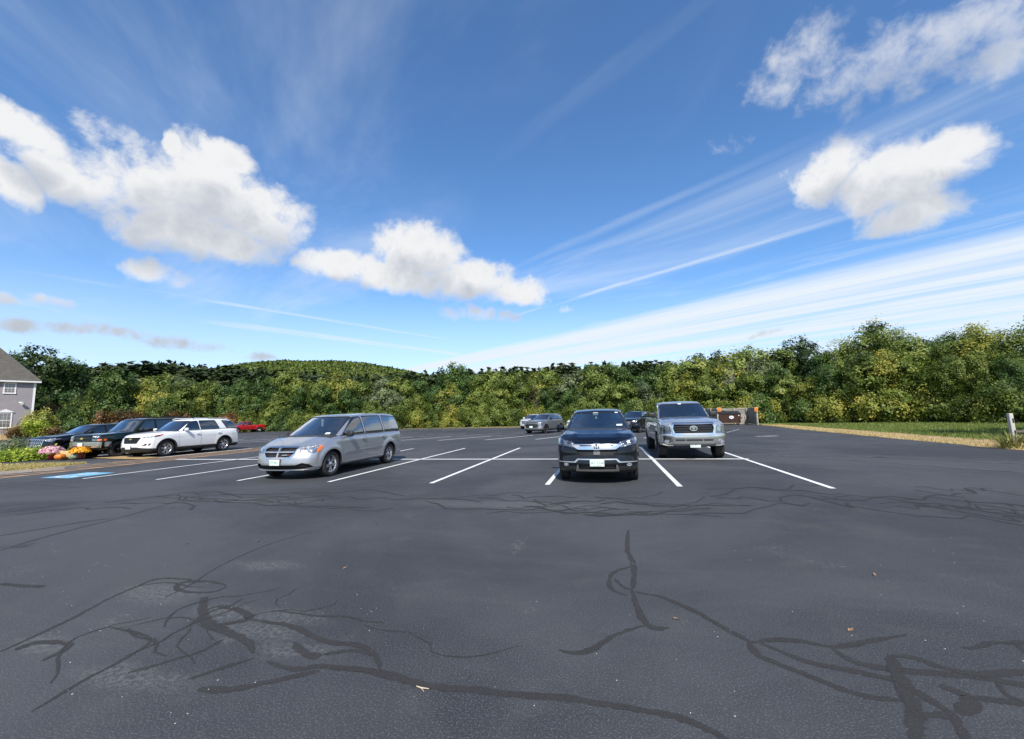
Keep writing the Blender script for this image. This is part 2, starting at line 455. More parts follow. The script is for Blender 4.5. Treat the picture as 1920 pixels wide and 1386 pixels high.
def box_surface(dims, rad, h):
    """surface lattice of a rounded box with its corner at 0; returns points and quads"""
    ax = []
    for d, r in zip(dims, rad):
        n = max(2, int(round(d/h))); a = set(np.round(np.linspace(0, d, n+1), 5))
        for k in (0.12, 0.3, 0.55, 0.8): a.add(round(r*k, 5)); a.add(round(d-r*k, 5))
        a = sorted(a); b = [a[0]]
        for q in a[1:]:
            if q-b[-1] > 0.004: b.append(q)
        b[-1] = d; ax.append(np.array(b))
    N = [len(a) for a in ax]; idx = {}; V = []; F = []
    def vid(i, j, k):
        t = (i, j, k)
        if t not in idx: idx[t] = len(V); V.append((ax[0][i], ax[1][j], ax[2][k]))
        return idx[t]
    for i in range(N[0]-1):
        for j in range(N[1]-1):
            F.append((vid(i, j, 0), vid(i, j+1, 0), vid(i+1, j+1, 0), vid(i+1, j, 0)))
            k = N[2]-1; F.append((vid(i, j, k), vid(i+1, j, k), vid(i+1, j+1, k), vid(i, j+1, k)))
    for i in range(N[0]-1):
        for k in range(N[2]-1):
            F.append((vid(i, 0, k), vid(i+1, 0, k), vid(i+1, 0, k+1), vid(i, 0, k+1)))
            j = N[1]-1; F.append((vid(i, j, k), vid(i, j, k+1), vid(i+1, j, k+1), vid(i+1, j, k)))
    for j in range(N[1]-1):
        for k in range(N[2]-1):
            F.append((vid(0, j, k), vid(0, j, k+1), vid(0, j+1, k+1), vid(0, j+1, k)))
            i = N[0]-1; F.append((vid(i, j, k), vid(i, j+1, k), vid(i, j+1, k+1), vid(i, j, k+1)))
    P = np.array(V); r = np.array(rad); D = np.array(dims)
    q = np.clip(P, r, D-r); d = (P-q)/r
    d /= np.maximum(1e-9, np.linalg.norm(d, axis=1))[:, None]
    return q+d*r, F

class Surf:
    """a smooth base surface; parts are cut out of it or laid on it"""
    def __init__(self, V, F):
        self.V = V; self.F = F
        me = bpy.data.meshes.new('base'); me.from_pydata([tuple(v) for v in V], [], F); me.update()
        self.VN = [Vector(n.vector) for n in me.vertex_normals]
        self.FN = np.array([p.normal[:] for p in me.polygons]); bpy.data.meshes.remove(me)
        self.Vv = [Vector(v) for v in V]
        self.bvh = bvhtree.BVHTree.FromPolygons(self.Vv, F)
        Q = V[np.array(F)]; self.lo = Q.min(1); self.hi = Q.max(1); self.c = Q.mean(1)
        self.bm = None
    def normal(self, co):
        loc, n, i, d = self.bvh.find_nearest(co)
        if loc is None: return Vector((0, 0, 1))
        f = self.F[i]; w = interpolate.poly_3d_calc([self.Vv[k] for k in f], loc)
        nn = Vector((0, 0, 0))
        for k, ww in zip(f, w): nn += self.VN[k]*ww
        return nn.normalized() if nn.length > 1e-6 else n
    def start(self):
        bm = bmesh.new(); vs = [bm.verts.new(v) for v in self.V]
        for f in self.F: bm.faces.new([vs[k] for k in f])
        lay = bm.faces.layers.int.new('tag'); bas = bm.faces.layers.int.new('base')
        bm.normal_update(); self.bm = bm
        self.kids = []
        for k, f in enumerate(bm.faces): f[bas] = k; self.kids.append([f])
        self.skirt = {}
    def select(self, P, proj, side, face_min):
        (i, j), ax = PROJ[proj]; ax = ax*side
        xs = [p[0] for p in P]; ys = [p[1] for p in P]
        k = (self.FN @ np.array(ax) > face_min) & (self.lo[:, i] <= max(xs)) & (self.hi[:, i] >= min(xs)) & (self.lo[:, j] <= max(ys)) & (self.hi[:, j] >= min(ys))
        if proj == 'side': k &= self.c[:, 0]*side > 0
        return np.nonzero(k)[0]
    def mark(self, P, proj, tagno, side=1, depth=0.0, only=None, face_min=0.12):
        made = []
        fs = cut(self.bm, P, proj, side, face_min, [f for k in self.select(P, proj, side, face_min) for f in self.kids[k]], made)
        lay = self.bm.faces.layers.int['tag']; bas = self.bm.faces.layers.int['base']
        for (old, nf) in made: nf[lay] = old[lay]; nf[bas] = old[bas]; self.kids[old[bas]].append(nf)
        fs = [f for f in fs if only is None or f[lay] in only]
        for f in fs: f[lay] = tagno
        if depth:
            S = set(fs); ax = PROJ[proj][1]*side
            for f in fs:
                for e in f.edges:
                    if any(g not in S for g in e.link_faces):
                        a, b = [v.co.copy() for v in e.verts]
                        self.skirt.setdefault(0, []).append((a, b, b-ax*depth, a-ax*depth))
        return fs
    def mark_plane(self, z, tagno, only=(0,)):
        bm = self.bm; lay = bm.faces.layers.int['tag']; bas = bm.faces.layers.int['base']; made = []
        cand = [f for k in np.nonzero((self.lo[:, 2] < z) & (self.hi[:, 2] > z))[0] for f in self.kids[k]]
        split_faces(bm, cand, (0, z), (0, 1), 0, 2, made)
        for (old, nf) in made: nf[lay] = old[lay]; nf[bas] = old[bas]; self.kids[old[bas]].append(nf)
        for f in bm.faces:
            if f[lay] in only and f.calc_center_median().z < z: f[lay] = tagno
    def export(self, tags, name, off=0.0, skirt=False, slots=None):
        """mesh of all faces whose tag is in tags; slots maps tag -> material slot"""
        bm = self.bm; lay = bm.faces.layers.int['tag']
        V = []; F = []; N = []; MI = []; ids = {}
        for f in bm.faces:
            if f[lay] not in tags: continue
            k = []
            for v in f.verts:
                if v not in ids:
                    n = self.normal(v.co); ids[v] = len(V); V.append(v.co+n*off); N.append(n)
                k.append(ids[v])
            F.append(k); MI.append((slots or {}).get(f[lay], 0))
        if skirt:
            for (a, b, c, d) in self.skirt.get(0, []):
                n = (b-a).cross(c-a); n = n.normalized() if n.length > 1e-9 else Vector((0, 0, 1))
                i = len(V); V += [a, b, c, d]; N += [n]*4; F.append([i, i+1, i+2, i+3]); MI.append((slots or {}).get('skirt', 0))
        return finish(name, V, F, N, MI)
    def patch(self, P, proj, name, side=1, off=0.004, thick=0.012, face_min=0.12, rim=True):
        """a piece laid on the surface: outline P seen along proj, lifted by off, with its own thickness"""
        bm = bmesh.new(); mp = {}
        for fi in self.select(P, proj, side, face_min):
            f = self.F[fi]
            for v in f:
                if v not in mp: mp[v] = bm.verts.new(self.V[v])
            bm.faces.new([mp[v] for v in f])
        bm.normal_update()
        ins = set(cut(bm, P, proj, side, face_min, list(bm.faces)))
        # keep only the largest connected piece
        left = set(ins); best = []; ba = -1.0
        while left:
            st = [left.pop()]; comp = []
            while st:
                f = st.pop(); comp.append(f)
                for e in f.edges:
                    for g in e.link_faces:
                        if g in left: left.discard(g); st.append(g)
            ar = sum(f.calc_area() for f in comp)
            if ar > ba: ba = ar; best = comp
        ins = set(best)
        V = []; F = []; N = []; ids = {}
        for f in ins:
            q = []
            for v in f.verts:
                if v not in ids:
                    n = self.normal(v.co); ids[v] = len(V); V.append(v.co+n*off); N.append(n)
                q.append(ids[v])
            F.append(q)
        if rim and thick:
            for f in ins:
                vs = list(f.verts)
                for a in range(len(vs)):
                    v0, v1 = vs[a], vs[(a+1) % len(vs)]
                    e = bm.edges.get((v0, v1))
                    if e is None or sum(g in ins for g in e.link_faces) != 1: continue
                    p0, p1 = V[ids[v0]], V[ids[v1]]; n0, n1 = N[ids[v0]], N[ids[v1]]
                    b0, b1 = p0-n0*thick, p1-n1*thick
                    nn = (b0-p0).cross(p1-p0); nn = nn.normalized() if nn.length > 1e-9 else n0
                    c = len(V); V += [p0, b0, b1, p1]; N += [nn]*4; F.append([c, c+1, c+2, c+3])
        bm.free()
        return finish(name, V, F, N)
def finish(name, V, F, N, MI=None):
    me = bpy.data.meshes.new(name); me.from_pydata([tuple(v) for v in V], [], F)
    me.polygons.foreach_set('use_smooth', [True]*len(F))
    if MI: me.polygons.foreach_set('material_index', MI)
    me.update()
    if len(V): me.normals_split_custom_set_from_vertices([tuple(n) for n in N])
    return me

# ------------------------------------------------------------------ vehicles
BLACKP = pmat('black_plastic', (0.018, 0.018, 0.019), 0.55, bump=0.15, bscale=300, var=0.2)
DARKIN = pmat('dark_interior', (0.03, 0.031, 0.034), 0.8, var=0.25)
SEATM = pmat('seat_cloth', (0.06, 0.062, 0.066), 0.9, var=0.2)
SEAM = pmat('panel_gap', (0.006, 0.006, 0.007), 0.8)
RUBBER = pmat('tyre_rubber', (0.021, 0.021, 0.022), 0.82, bump=0.3, bscale=120, var=0.3, vscale=20)
ALLOY = pmat('bright_alloy', (0.62, 0.63, 0.65), 0.28, metal=0.85, var=0.06)
DALLOY = pmat('black_alloy', (0.03, 0.03, 0.032), 0.35, metal=0.5, coat=0.4, var=0.1)
CHROME = pmat('chrome', (0.86, 0.84, 0.81), 0.20, metal=1.0, var=0.03)
SATIN = pmat('satin_silver', (0.50, 0.51, 0.52), 0.35, metal=0.7, var=0.05)
REFL = lampmat('lamp_reflector', (0.85, 0.86, 0.88))
AMBER = pmat('amber_lens', (0.75, 0.16, 0.02), 0.15, coat=1.0, var=0.15)
REDL = pmat('red_lens', (0.32, 0.01, 0.012), 0.15, coat=1.0, var=0.15)
WELL = pmat('wheel_well', (0.008, 0.008, 0.008), 0.9)
PLATE = pmat('plate_white', (0.72, 0.80, 0.76), 0.45, var=0.06, vscale=12)
PLTXT = pmat('plate_green', (0.05, 0.22, 0.13), 0.5)
PAPER = pmat('paper_tag', (0.78, 0.78, 0.75), 0.7, var=0.05)
GOLD = pmat('gold_badge', (0.70, 0.50, 0.16), 0.25, metal=0.8)
CLEAR = glass('clear_lens', (0.97, 0.97, 0.97))
GLF = glass('windscreen_glass', (0.52, 0.62, 0.60))
GLS = glass('side_glass', (0.42, 0.48, 0.47))
GLP = glass('privacy_glass', (0.035, 0.037, 0.042))

def wheel_meshes(R_, w, rim, spokes, style):
    t = MB()
    h = w/2
    t.lathe([(-h*0.75, rim*0.97), (-h*0.98, rim*1.03), (-h, (R_+rim)/2), (-h*0.93, R_*0.965), (-h*0.72, R_), (-h*0.66, R_-0.006), (-h*0.60, R_), (-0.02, R_), (-0.012, R_-0.008), (0.012, R_-0.008), (0.02, R_),
             (h*0.60, R_), (h*0.66, R_-0.006), (h*0.72, R_), (h*0.93, R_*0.965), (h, (R_+rim)/2), (h*0.98, rim*1.03), (h*0.75, rim*0.97)], 'x', 44)
    tyre = t.mesh('tyre')
    r = MB()
    # barrel and lip on the outer (+x) side
    r.lathe([(-h*0.7, rim*0.90), (h*0.35, rim*0.88), (h*0.72, rim*0.93), (h*0.80, rim*0.985), (h*0.76, rim*1.0), (h*0.6, rim*0.99)], 'x', 44)
    face = h*0.60
    def spoke(th, w0, w1, r0, r1, dz=0.0):
        c, s = math.cos(th), math.sin(th)
        def P(rr, off, x): return (x, c*rr-s*off, s*rr+c*off)
        V = [P(r0, -w0, face+dz), P(r0, w0, face+dz), P(r1, w1, face+0.012), P(r1, -w1, face+0.012), P(r0, -w0*1.2, face-0.05), P(r0, w0*1.2, face-0.05), P(r1, w1*1.3, face-0.05), P(r1, -w1*1.3, face-0.05)]
        r.add(V, [(0, 1, 2, 3), (4, 7, 6, 5), (0, 4, 5, 1), (1, 5, 6, 2), (2, 6, 7, 3), (3, 7, 4, 0)])
    for k in range(spokes):
        th = 2*math.pi*(k+0.25)/spokes
        if style == 'twin':
            for s in (-1, 1): spoke(th+s*0.17, 0.020, 0.020, rim*0.20, rim*0.92)
        elif style == 'steel': spoke(th, 0.045, 0.06, rim*0.2, rim*0.92, -0.01)
        else: spoke(th, 0.036, 0.024, rim*0.18, rim*0.92)
    r.lathe([(face-0.05, rim*0.30), (face+0.004, rim*0.28), (face+0.014, rim*0.17), (face+0.03, rim*0.15), (face+0.032, 0.001)], 'x', 20)
    rm = r.mesh('rim')
    b = MB(); b.lathe([(-h*0.5, rim*0.2), (-h*0.5, rim*0.86), (-h*0.15, rim*0.86), (-h*0.15, 0.001)], 'x', 28)
    return tyre, rm, b.mesh('wheel')

def emblem_bowtie(w, h):
    s = w*0.32; k = h/2; q = h*0.28
    return [(-w/2, -q), (-s/2-0.01, -q), (-s/2-0.01, -k), (s/2+0.01, -k), (s/2+0.01, -q), (w/2-0.03, -q), (w/2, q), (s/2+0.01, q), (s/2+0.01, k), (-s/2-0.01, k), (-s/2-0.01, q), (-w/2+0.03, q)]
def oval(cx, cz, rx, rz, n=16): return [(cx+rx*math.cos(2*math.pi*k/n), cz+rz*math.sin(2*math.pi*k/n)) for k in range(n)]
def rect(x0, x1, z0, z1): return [(x0, z0), (x1, z0), (x1, z1), (x0, z1)]

def build_car(S):
    """builds one vehicle from its measurements; local frame: front towards -Y, left side +X, ground at z=0"""
    L, W, zb = S['L'], S['W'], S['zb']
    h = S.get('cell', 0.05)
    P = S['paint']
    root = thing(S['name'], S['label'], S['cat'], group=S.get('group'))
    Y = lambda s: s-L/2
    top, front, rear = table(S['top'], S.get('top_sm', 0.10)), table(S['front'], 0.05), table(S['rear'], 0.05)
    sidew, plan = table(S['side'], 0.06), table(S['plan'], 0.2)
    hb = 0.8
    rl, rw, rh = S.get('rad', (0.16, 0.14, 0.10))
    V, F = box_surface((L, 2.0, hb), (rl, rw, rh), h)
    s, b, c = V[:, 0].copy(), V[:, 1]-1.0, V[:, 2]/hb
    zt = top(s)
    z = zb+c*(zt-zb)
    z += S.get('crown', 0.03)*(1-b*b)*np.clip(c*2-1, 0, 1)**2
    wf = np.clip(1-s/1.1, 0, 1)**1.6; wr = np.clip(1-(L-s)/0.9, 0, 1)**1.6
    X = b*sidew(z)*plan(s)
    ss_ = s+wf*(front(z)+S.get('bow_f', 0.2)*np.abs(b)**2.6)-wr*(rear(z)+S.get('bow_r', 0.12)*np.abs(b)**2.6)
    # flared arches
    fa, ra = S['fo'], S['fo']+S['wb']; Rw = S['R']
    arch = S.get('arch', Rw+0.055); fl = S.get('flare', 0.02)
    for ax_ in (fa, ra):
        dd = np.hypot(ss_-ax_, z-Rw)
        g = np.exp(-((dd-arch-0.03)/0.09)**2)*np.clip((np.abs(b)-0.6)/0.3, 0, 1)
        X += np.sign(b)*g*fl
    # body side crease lines
    for (zc, amp, wd) in S.get('crease', []):
        X += np.sign(b)*amp*np.exp(-((z-zc)/wd)**2)*np.clip((np.abs(b)-0.8)/0.15, 0, 1)*np.clip((s-0.9)/0.3, 0, 1)
    # bonnet ridges
    for (xr, amp, wd) in S.get('ridge', []):
        z += amp*np.exp(-((np.abs(X)-xr)/wd)**2)*np.clip(c*3-2, 0, 1)*np.clip(1-(s-S['gh']['base'][0])/0.2, 0, 1)*np.clip((s-0.1)/0.3, 0, 1)
    body = Surf(np.stack([X, Y(ss_), z], 1), [f[::-1] for f in F])
    body.start()
    # greenhouse
    G = S['gh']; (b0, b1), (t0, t1) = G['base'], G['top']
    roof = table(G['roof'], 0.15)
    zc_ = lambda s_: top(s_)-0.05
    gl = ((b1-b0)+(t1-t0))/2; gh_ = 0.6
    r1, r2, r3 = G.get('rad', (0.14, 0.16, 0.10))
    V, F = box_surface((gl, 2.0, gh_), (r1, r2, r3), h)
    a, bb, cc = V[:, 0]/gl, V[:, 1]-1.0, V[:, 2]/gh_
    e = G.get('curve', 0.9)
    sg = (b0+(t0-b0)*cc**e)*(1-a)+(b1+(t1-b1)*cc**G.get('rcurve', 1.4))*a
    zg = zc_(sg)+cc*(roof(sg)-zc_(sg))
    zg += G.get('crown', 0.03)*(1-bb*bb)*np.clip(cc*3-2, 0, 1)-G.get('crown', 0.03)*np.clip(cc*3-2, 0, 1)
    gp_ = table(G.get('plan', [(b0, 0.97), (b0+1.2, 1.0), (b1-0.8, 1.0), (b1, 0.94)]), 0.2)
    Xg = bb*(G['wb']+(G['wt']-G['wb'])*cc**1.15)*gp_(sg)
    sg = sg+G.get('bow', 0.16)*np.abs(bb)**2.2*np.clip(1-a*2.2, 0, 1)-0.08*np.abs(bb)**2.2*np.clip(a*2.2-1.2, 0, 1)
    cab = Surf(np.stack([Xg, Y(sg), zg], 1), [f[::-1] for f in F])
    cab.start()
    # ---- cabin openings
    def gline(cc_): return b0+(t0-b0)*cc_**e
    def rline(cc_): return b1+(t1-b1)*cc_**G.get('rcurve', 1.4)
    rz = float(roof((t0+t1)/2)); bz = float(top((b0+b1)/2)); zr = lambda s_: float(roof(s_)); zbelt = lambda s_: float(top(s_))
    def hw(cc_): return G['wb']+(G['wt']-G['wb'])*cc_**1.15
    wz0, wz1 = float(zc_(b0))+0.075, float(roof(t0))-0.055
    cA = 0.1; cB = 0.86
    pw = G.get('apillar', 0.085)
    wsP = round_poly([(-hw(cA)*0.97+pw, wz0), (hw(cA)*0.97-pw, wz0), (hw(cB)-pw*1.05, wz1), (-hw(cB)+pw*1.05, wz1)], 0.06)
    parts = []
    cab.mark(inset_poly(wsP, -0.018), 'front', 1, only=(0,))
    cab.mark(wsP, 'front', 2)
    parts.append((2, 'windscreen', GLF))
    rwP = round_poly([(-hw(0.3)+0.13, rz-0.45), (hw(0.3)-0.13, rz-0.45), (hw(0.85)-0.12, rz-0.12), (-hw(0.85)+0.12, rz-0.12)], 0.06)
    cab.mark(rwP, 'rear', 3)
    parts.append((3, 'rear_window', GLP))
    tn = 4
    sp = G['splits']          # list of (s_front_bottom, s_front_top, s_rear_bottom, s_rear_top, glass)
    for side in (1, -1):
        for (q0, q1, q2, q3, gm) in sp:
            zl0 = zbelt(q0)+G.get('sill', 0.03); zl1 = zbelt(q2)+G.get('sill', 0.03)+G.get('sill_rise', 0.0)*(q2-q0)
            zh0, zh1 = zr(max(q1, t0+0.1))-G.get('head', 0.10), zr(min(q3, t1))-G.get('head', 0.10)
            Pq = round_poly([(Y(q0), zl0), (Y(q2), zl1), (Y(q3), zh1), (Y(q1), zh0)], 0.05)
            cab.mark(inset_poly(Pq, -0.022), 'side', 1, side, only=(0, 1))
            cab.mark(Pq, 'side', tn, side)
            parts.append((tn, 'side_window', gm)); tn += 1
    obj('cabin', cab.export((0, 1), 'cabin', slots={0: 0, 1: 1}), [S.get('roofpaint', P), BLACKP], root)
    for (k, nm, gm) in parts:
        me = cab.export((k,), nm, off=-0.006)
        if len(me.polygons): obj(nm, me, gm, root)
    cab.bm.free()
    # ---- lower body openings
    inner = [(-hw(0)+0.04, Y(b0)+0.03), (hw(0)-0.04, Y(b0)+0.03), (hw(0)-0.04, Y(b1)-0.05), (-hw(0)+0.04, Y(b1)-0.05)]
    for side in (1, -1):
        for ax_ in (fa, ra):
            body.mark(oval(Y(ax_), Rw, arch, arch*S.get('arch_h', 1.0), 28), 'side', -1, side, depth=0.05, face_min=-0.05)
    # tunnels through the floor so that the tyres stand free
    lay = body.bm.faces.layers.int['tag']
    for f in body.bm.faces:
        cc3 = f.calc_center_median()
        if f.normal.z < -0.3:
            for ax_ in (fa, ra):
                if abs(cc3.y-Y(ax_)) < arch and abs(cc3.x) > W/2-0.42: f[lay] = -1
    if 'bed' in S:
        x_, y0_, y1_, dep = S['bed']
        body.mark(round_poly(rect(-x_, x_, Y(y0_), Y(y1_)), 0.05), 'top', -1, depth=dep)
        MB().box((-x_-0.01, Y(y0_), zbelt(y1_-0.2)-dep), (x_+0.01, Y(y1_), zbelt(y1_-0.2)-dep+0.02)).build('bed_floor', BLACKP, root)
        inner[2] = (inner[2][0], Y(b1)-0.02); inner[3] = (inner[3][0], Y(b1)-0.02)
    body.mark(inner, 'top', 1, only=(0,))
    for (nm, Pf, proj, depth, m_) in S.get('holes', []):
        body.mark(Pf, proj, -1, depth=depth)
    if 'cladding' in S: body.mark_plane(S['cladding'], 2, only=(0,))
    doors = []
    tn = 10
    for side in (1, -1):
        for Pd in S['doors']:
            Pq = round_poly([(Y(p[0]), p[1]) for p in Pd], 0.05)
            body.mark(inset_poly(Pq, -0.006), 'side', 3, side, only=(0, 2, 3))
            body.mark(Pq, 'side', tn, side, only=(3,)); doors.append((tn, side, Pd)); tn += 1
    if 'hood' in S:
        Ph = round_poly([(x_, Y(y_)) for x_, y_ in S['hood']], 0.05)
        body.mark(inset_poly(Ph, -0.006), 'top', 3, only=(0,), face_min=0.3)
        body.mark(Ph, 'top', 4, only=(3,), face_min=0.3)
        obj('hood', body.export((4,), 'hood'), P, root)
    CL = S.get('cladmat', BLACKP)
    obj('body', body.export((0, 1, 2, 3), 'body', skirt=True, slots={0: 0, 1: 1, 2: 2, 3: 3, 'skirt': 4}), [P, DARKIN, CL, SEAM, BLACKP], root)
    zclad = S.get('cladding', -1)
    for (k, side, Pd) in doors:
        me = body.export((k,), 'door')
        if not len(me.polygons): continue
        mi = [1 if p.center.z < zclad else 0 for p in me.polygons]
        me.polygons.foreach_set('material_index', mi)
        d = obj('door', me, [P, CL], root)
        # handle near the rear upper corner
        ys, zh = max(p[0] for p in Pd)-S.get('handle_in', 0.17), S['handle_z']
        hm = body.patch(round_poly(rect(Y(ys)-0.11, Y(ys)+0.09, zh-0.018, zh+0.018), 0.016), 'side', 'door_handle', side, off=0.035, thick=0.03)
        if len(hm.polygons): obj('door_handle', hm, S.get('handle_mat', P), d)
    body.bm.free()
    S['_body'], S['_cab'] = body, cab
    # ---- wheels
    tyre, rim, hub = wheel_meshes(Rw, S.get('tw', 0.225), S['rim'], S.get('spokes', 5), S.get('wstyle', 'five'))
    rimm = S.get('rimmat', ALLOY)
    for mesh_, m_ in ((tyre, RUBBER), (rim, rimm), (hub, WELL)): mesh_.materials.append(m_)
    tx = W/2-S.get('tw', 0.225)/2-S.get('track_in', 0.035)
    for ax_ in (fa, ra):
        for side in (1, -1):
            wl = obj('wheel', hub, None, root); wl.location = (side*tx, Y(ax_), Rw)
            st = S.get('steer', 0.0) if ax_ == fa else 0.0
            wl.rotation_euler = (random.uniform(0, 6.28), 0, st+(0 if side > 0 else math.pi))
            obj('tyre', tyre, None, wl); obj('rim', rim, None, wl)
            wm = MB(); n = 16
            ri = arch+0.02
            A = [(ri*math.cos(math.pi*k/n), Rw+ri*math.sin(math.pi*k/n)) for k in range(n+1)]
            xo, xi = side*(W/2-0.07), side*(W/2-0.46)
            Vw = [(xo, Y(ax_)+a_, z_) for a_, z_ in A]+[(xi, Y(ax_)+a_, z_) for a_, z_ in A]+[(xi, Y(ax_)+ri, zb), (xi, Y(ax_)-ri, zb)]
            wm.add(Vw, [(k, k+1, n+2+k, n+1+k) for k in range(n)]+[tuple(range(n+1, 2*n+4))])
            wm.build('wheel_well', WELL, root)
    # underbody pan between the axles
    MB().box((-W/2+0.45, Y(0.45), zb+0.02), (W/2-0.45, Y(L-0.4), zb+0.10)).box((-W/2+0.3, Y(fa)-0.04, Rw-0.05), (W/2-0.3, Y(fa)+0.04, Rw+0.03)).box((-W/2+0.3, Y(ra)-0.05, Rw-0.06), (W/2-0.3, Y(ra)+0.05, Rw+0.04)).build('underbody', WELL, root)
    # ---- seats, dashboard, steering wheel
    fz = bz-0.06
    zs = rz-0.42
    row = [t0+0.35+x for x in G.get('rows', (0.0, 0.95))]
    for sr in row:
        for x_ in (-0.37, 0.37):
            m = MB(); m.box((x_-0.24, Y(sr), fz-0.1), (x_+0.24, Y(sr)+0.14, zs+0.10), 0.05)
            m.box((x_-0.13, Y(sr)+0.03, zs+0.12), (x_+0.13, Y(sr)+0.12, zs+0.28), 0.04)
            m.box((x_-0.02, Y(sr)+0.06, zs+0.05), (x_+0.02, Y(sr)+0.08, zs+0.15))
            m.build('seat', S.get('seatmat', SEATM), root)
    dz = float(top(b0+0.3))
    MB().box((-hw(0)+0.1, Y(b0)+0.14, dz-0.12), (hw(0)-0.1, Y(b0)+0.62, dz+0.035), 0.04).build('dashboard', DARKIN, root)
    sw = MB(); pts = [(0.37+0.19*math.cos(k*math.pi/10), Y(b0)+0.78+0.08*math.sin(k*math.pi/10), dz+0.03+0.17*math.sin(k*math.pi/10)) for k in range(21)]
    sw.tube(pts, 0.016, 6, False); sw.box((0.30, Y(b0)+0.72, dz-0.03), (0.44, Y(b0)+0.78, dz+0.08), 0.02)
    sw.build('steering_wheel', DARKIN, root)
    if G.get('mirror_in', True):
        MB().box((-0.12, Y(t0)+0.12, wz1-0.10), (0.12, Y(t0)+0.15, wz1-0.03), 0.012).build('rear_view_mirror', BLACKP, root)
    # ---- wing mirrors
    mz = S.get('mirror_z', bz+0.08); ms = S.get('mirror_s', gline(0.3)+0.30)
    mw, mh = S.get('mirror_size', (0.20, 0.14))
    for side in (1, -1):
        base_x = sidew(mz-0.1)*0.93
        m = MB()
        m.tube([(side*(base_x-0.05), Y(ms)+0.02, mz-mh*0.45), (side*(base_x+0.07), Y(ms)+0.02, mz-mh*0.30)], [0.035, 0.03], 8)
        x0, x1 = side*(base_x+0.03), side*(base_x+0.03+mw)
        m.box((min(x0, x1), Y(ms)-0.06, mz-mh/2), (max(x0, x1), Y(ms)+0.06, mz+mh/2), 0.045)
        mo = m.build('side_mirror', S.get('mirror_mat', P), root)
        MB().box((min(x0, x1)+0.02, Y(ms)+0.062, mz-mh/2+0.015), (max(x0, x1)-0.02, Y(ms)+0.066, mz+mh/2-0.015)).build('mirror_glass', CHROME, mo)
    # ---- wipers
    for x_ in (0.05, -0.55):
        w = MB(); pts = []
        for k in range(6):
            xx = x_+k*0.10; zz = wz0-0.02+0.006*k
            hit = cab.bvh.ray_cast(Vector((xx, -5, zz+0.02)), Vector((0, 1, 0)))
            if hit[0] is not None: pts.append(hit[0]+Vector((0, -0.02, 0.004)))
        if len(pts) > 1: w.tube(pts, 0.009, 5); w.build('wiper', BLACKP, root)
    # ---- rear lamps
    for side in (1, -1):
        for Pt in S.get('tail', []):
            me = body.patch([(Y(p[0]), p[1]) for p in Pt], 'side', 'tail_lamp', side, off=0.005)
            if len(me.polygons): obj('tail_lamp', me, REDL, root)
            me2 = cab.patch([(Y(p[0]), p[1]) for p in Pt], 'side', 'tail_lamp', side, off=0.005)
            if len(me2.polygons): obj('tail_lamp', me2, REDL, root)
    # ---- front pieces
    def fr(Pf, nm, m_, off=0.004, thick=0.012, parent=root, proj='front', surf=body, side=1):
        me = surf.patch(Pf, proj, nm, side, off, thick)
        return obj(nm, me, m_, parent) if len(me.polygons) else None
    S['_fr'] = fr; S['_Y'] = Y; S['_root'] = root
    for (nm, Pf, proj, depth, m_) in S.get('holes', []):
        # backing at the bottom of each opening
        bk = body.patch(inset_poly(Pf, -0.004), proj, nm, 1, -depth*0.95, 0)
        if len(bk.polygons): obj(nm, bk, m_, root)
    for Ph in S.get('lamps', []):
        for q in (Ph, mirror(Ph)):
            lo = fr(q, 'headlight', REFL, off=0.001, thick=0.03)
            if lo is None: continue
            cx, cz = sum(p[0] for p in q)/len(q), sum(p[1] for p in q)/len(q)
            hh = max(p[1] for p in q)-min(p[1] for p in q)
            fr(inset_poly(q, -0.004), 'lens', CLEAR, off=0.012, thick=0.012, parent=lo)
            for dx in S.get('bulbs', (-0.09, 0.07)):
                sx = 1 if cx > 0 else -1
                fr(oval(cx+sx*dx, cz, hh*0.26, hh*0.26, 12), 'bulb', CHROME, off=0.006, thick=0.01, parent=lo)
    if 'plate' in S:
        pz, txt, small = S['plate']
        px_ = S.get('plate_x', 0.0)
        hit = body.bvh.ray_cast(Vector((px_, -8, pz)), Vector((0, 1, 0)))
        yy = hit[0].y if hit[0] is not None else Y(0)
        pl = thing_part('licence_plate', root, (px_, yy-S.get('plate_out', 0.035), pz))
        me = MB().box((-0.1525, -0.004, -0.076), (0.1525, 0.004, 0.076), 0.003).mesh('licence_plate')
        pl.data.materials.clear()
        for m_ in (PLATE,): me.materials.append(m_)
        pl.data = me
        if txt:
            tm = text_mesh(txt, 0.088); tm.materials.append(PLTXT)
            t = obj('plate_lettering', tm, None, pl); t.rotation_euler = (R(90), 0, 0); t.location = (0, -0.0056, 0.002); t.scale = (0.86, 1.0, 1)
        if small:
            sm_ = text_mesh(small, 0.022); sm_.materials.append(PLTXT)
            t2 = obj('plate_motto', sm_, None, pl); t2.rotation_euler = (R(90), 0, 0); t2.location = (0, -0.0056, -0.060)
        MB().box((-0.155, 0.005, -0.08), (0.155, S.get('plate_out', 0.035)+0.03, 0.08)).build('plate_bracket', BLACKP, pl)
    if 'extra' in S: S['extra'](S, fr, body, cab, Y, root)
    loc = S['at']
    root.location = (loc[0], loc[1], loc[2] if len(loc) > 2 else 0.0)
    root.rotation_euler = (0, 0, S.get('rot', 0.0))
    return root
def thing_part(name, parent, loc):
    o = obj(name, bpy.data.meshes.new(name), None, parent); o.location = loc
    return o
def at_wheel(S, x, y, side=1, rot=0.0):
    """vehicle position from where its front wheel (outer edge) touches the ground"""
    lx, ly = side*(S['W']/2-0.04), S['fo']-S['L']/2
    c, s = math.cos(rot), math.sin(rot)
    return (x-(c*lx-s*ly), y-(s*lx+c*ly), 0.0)

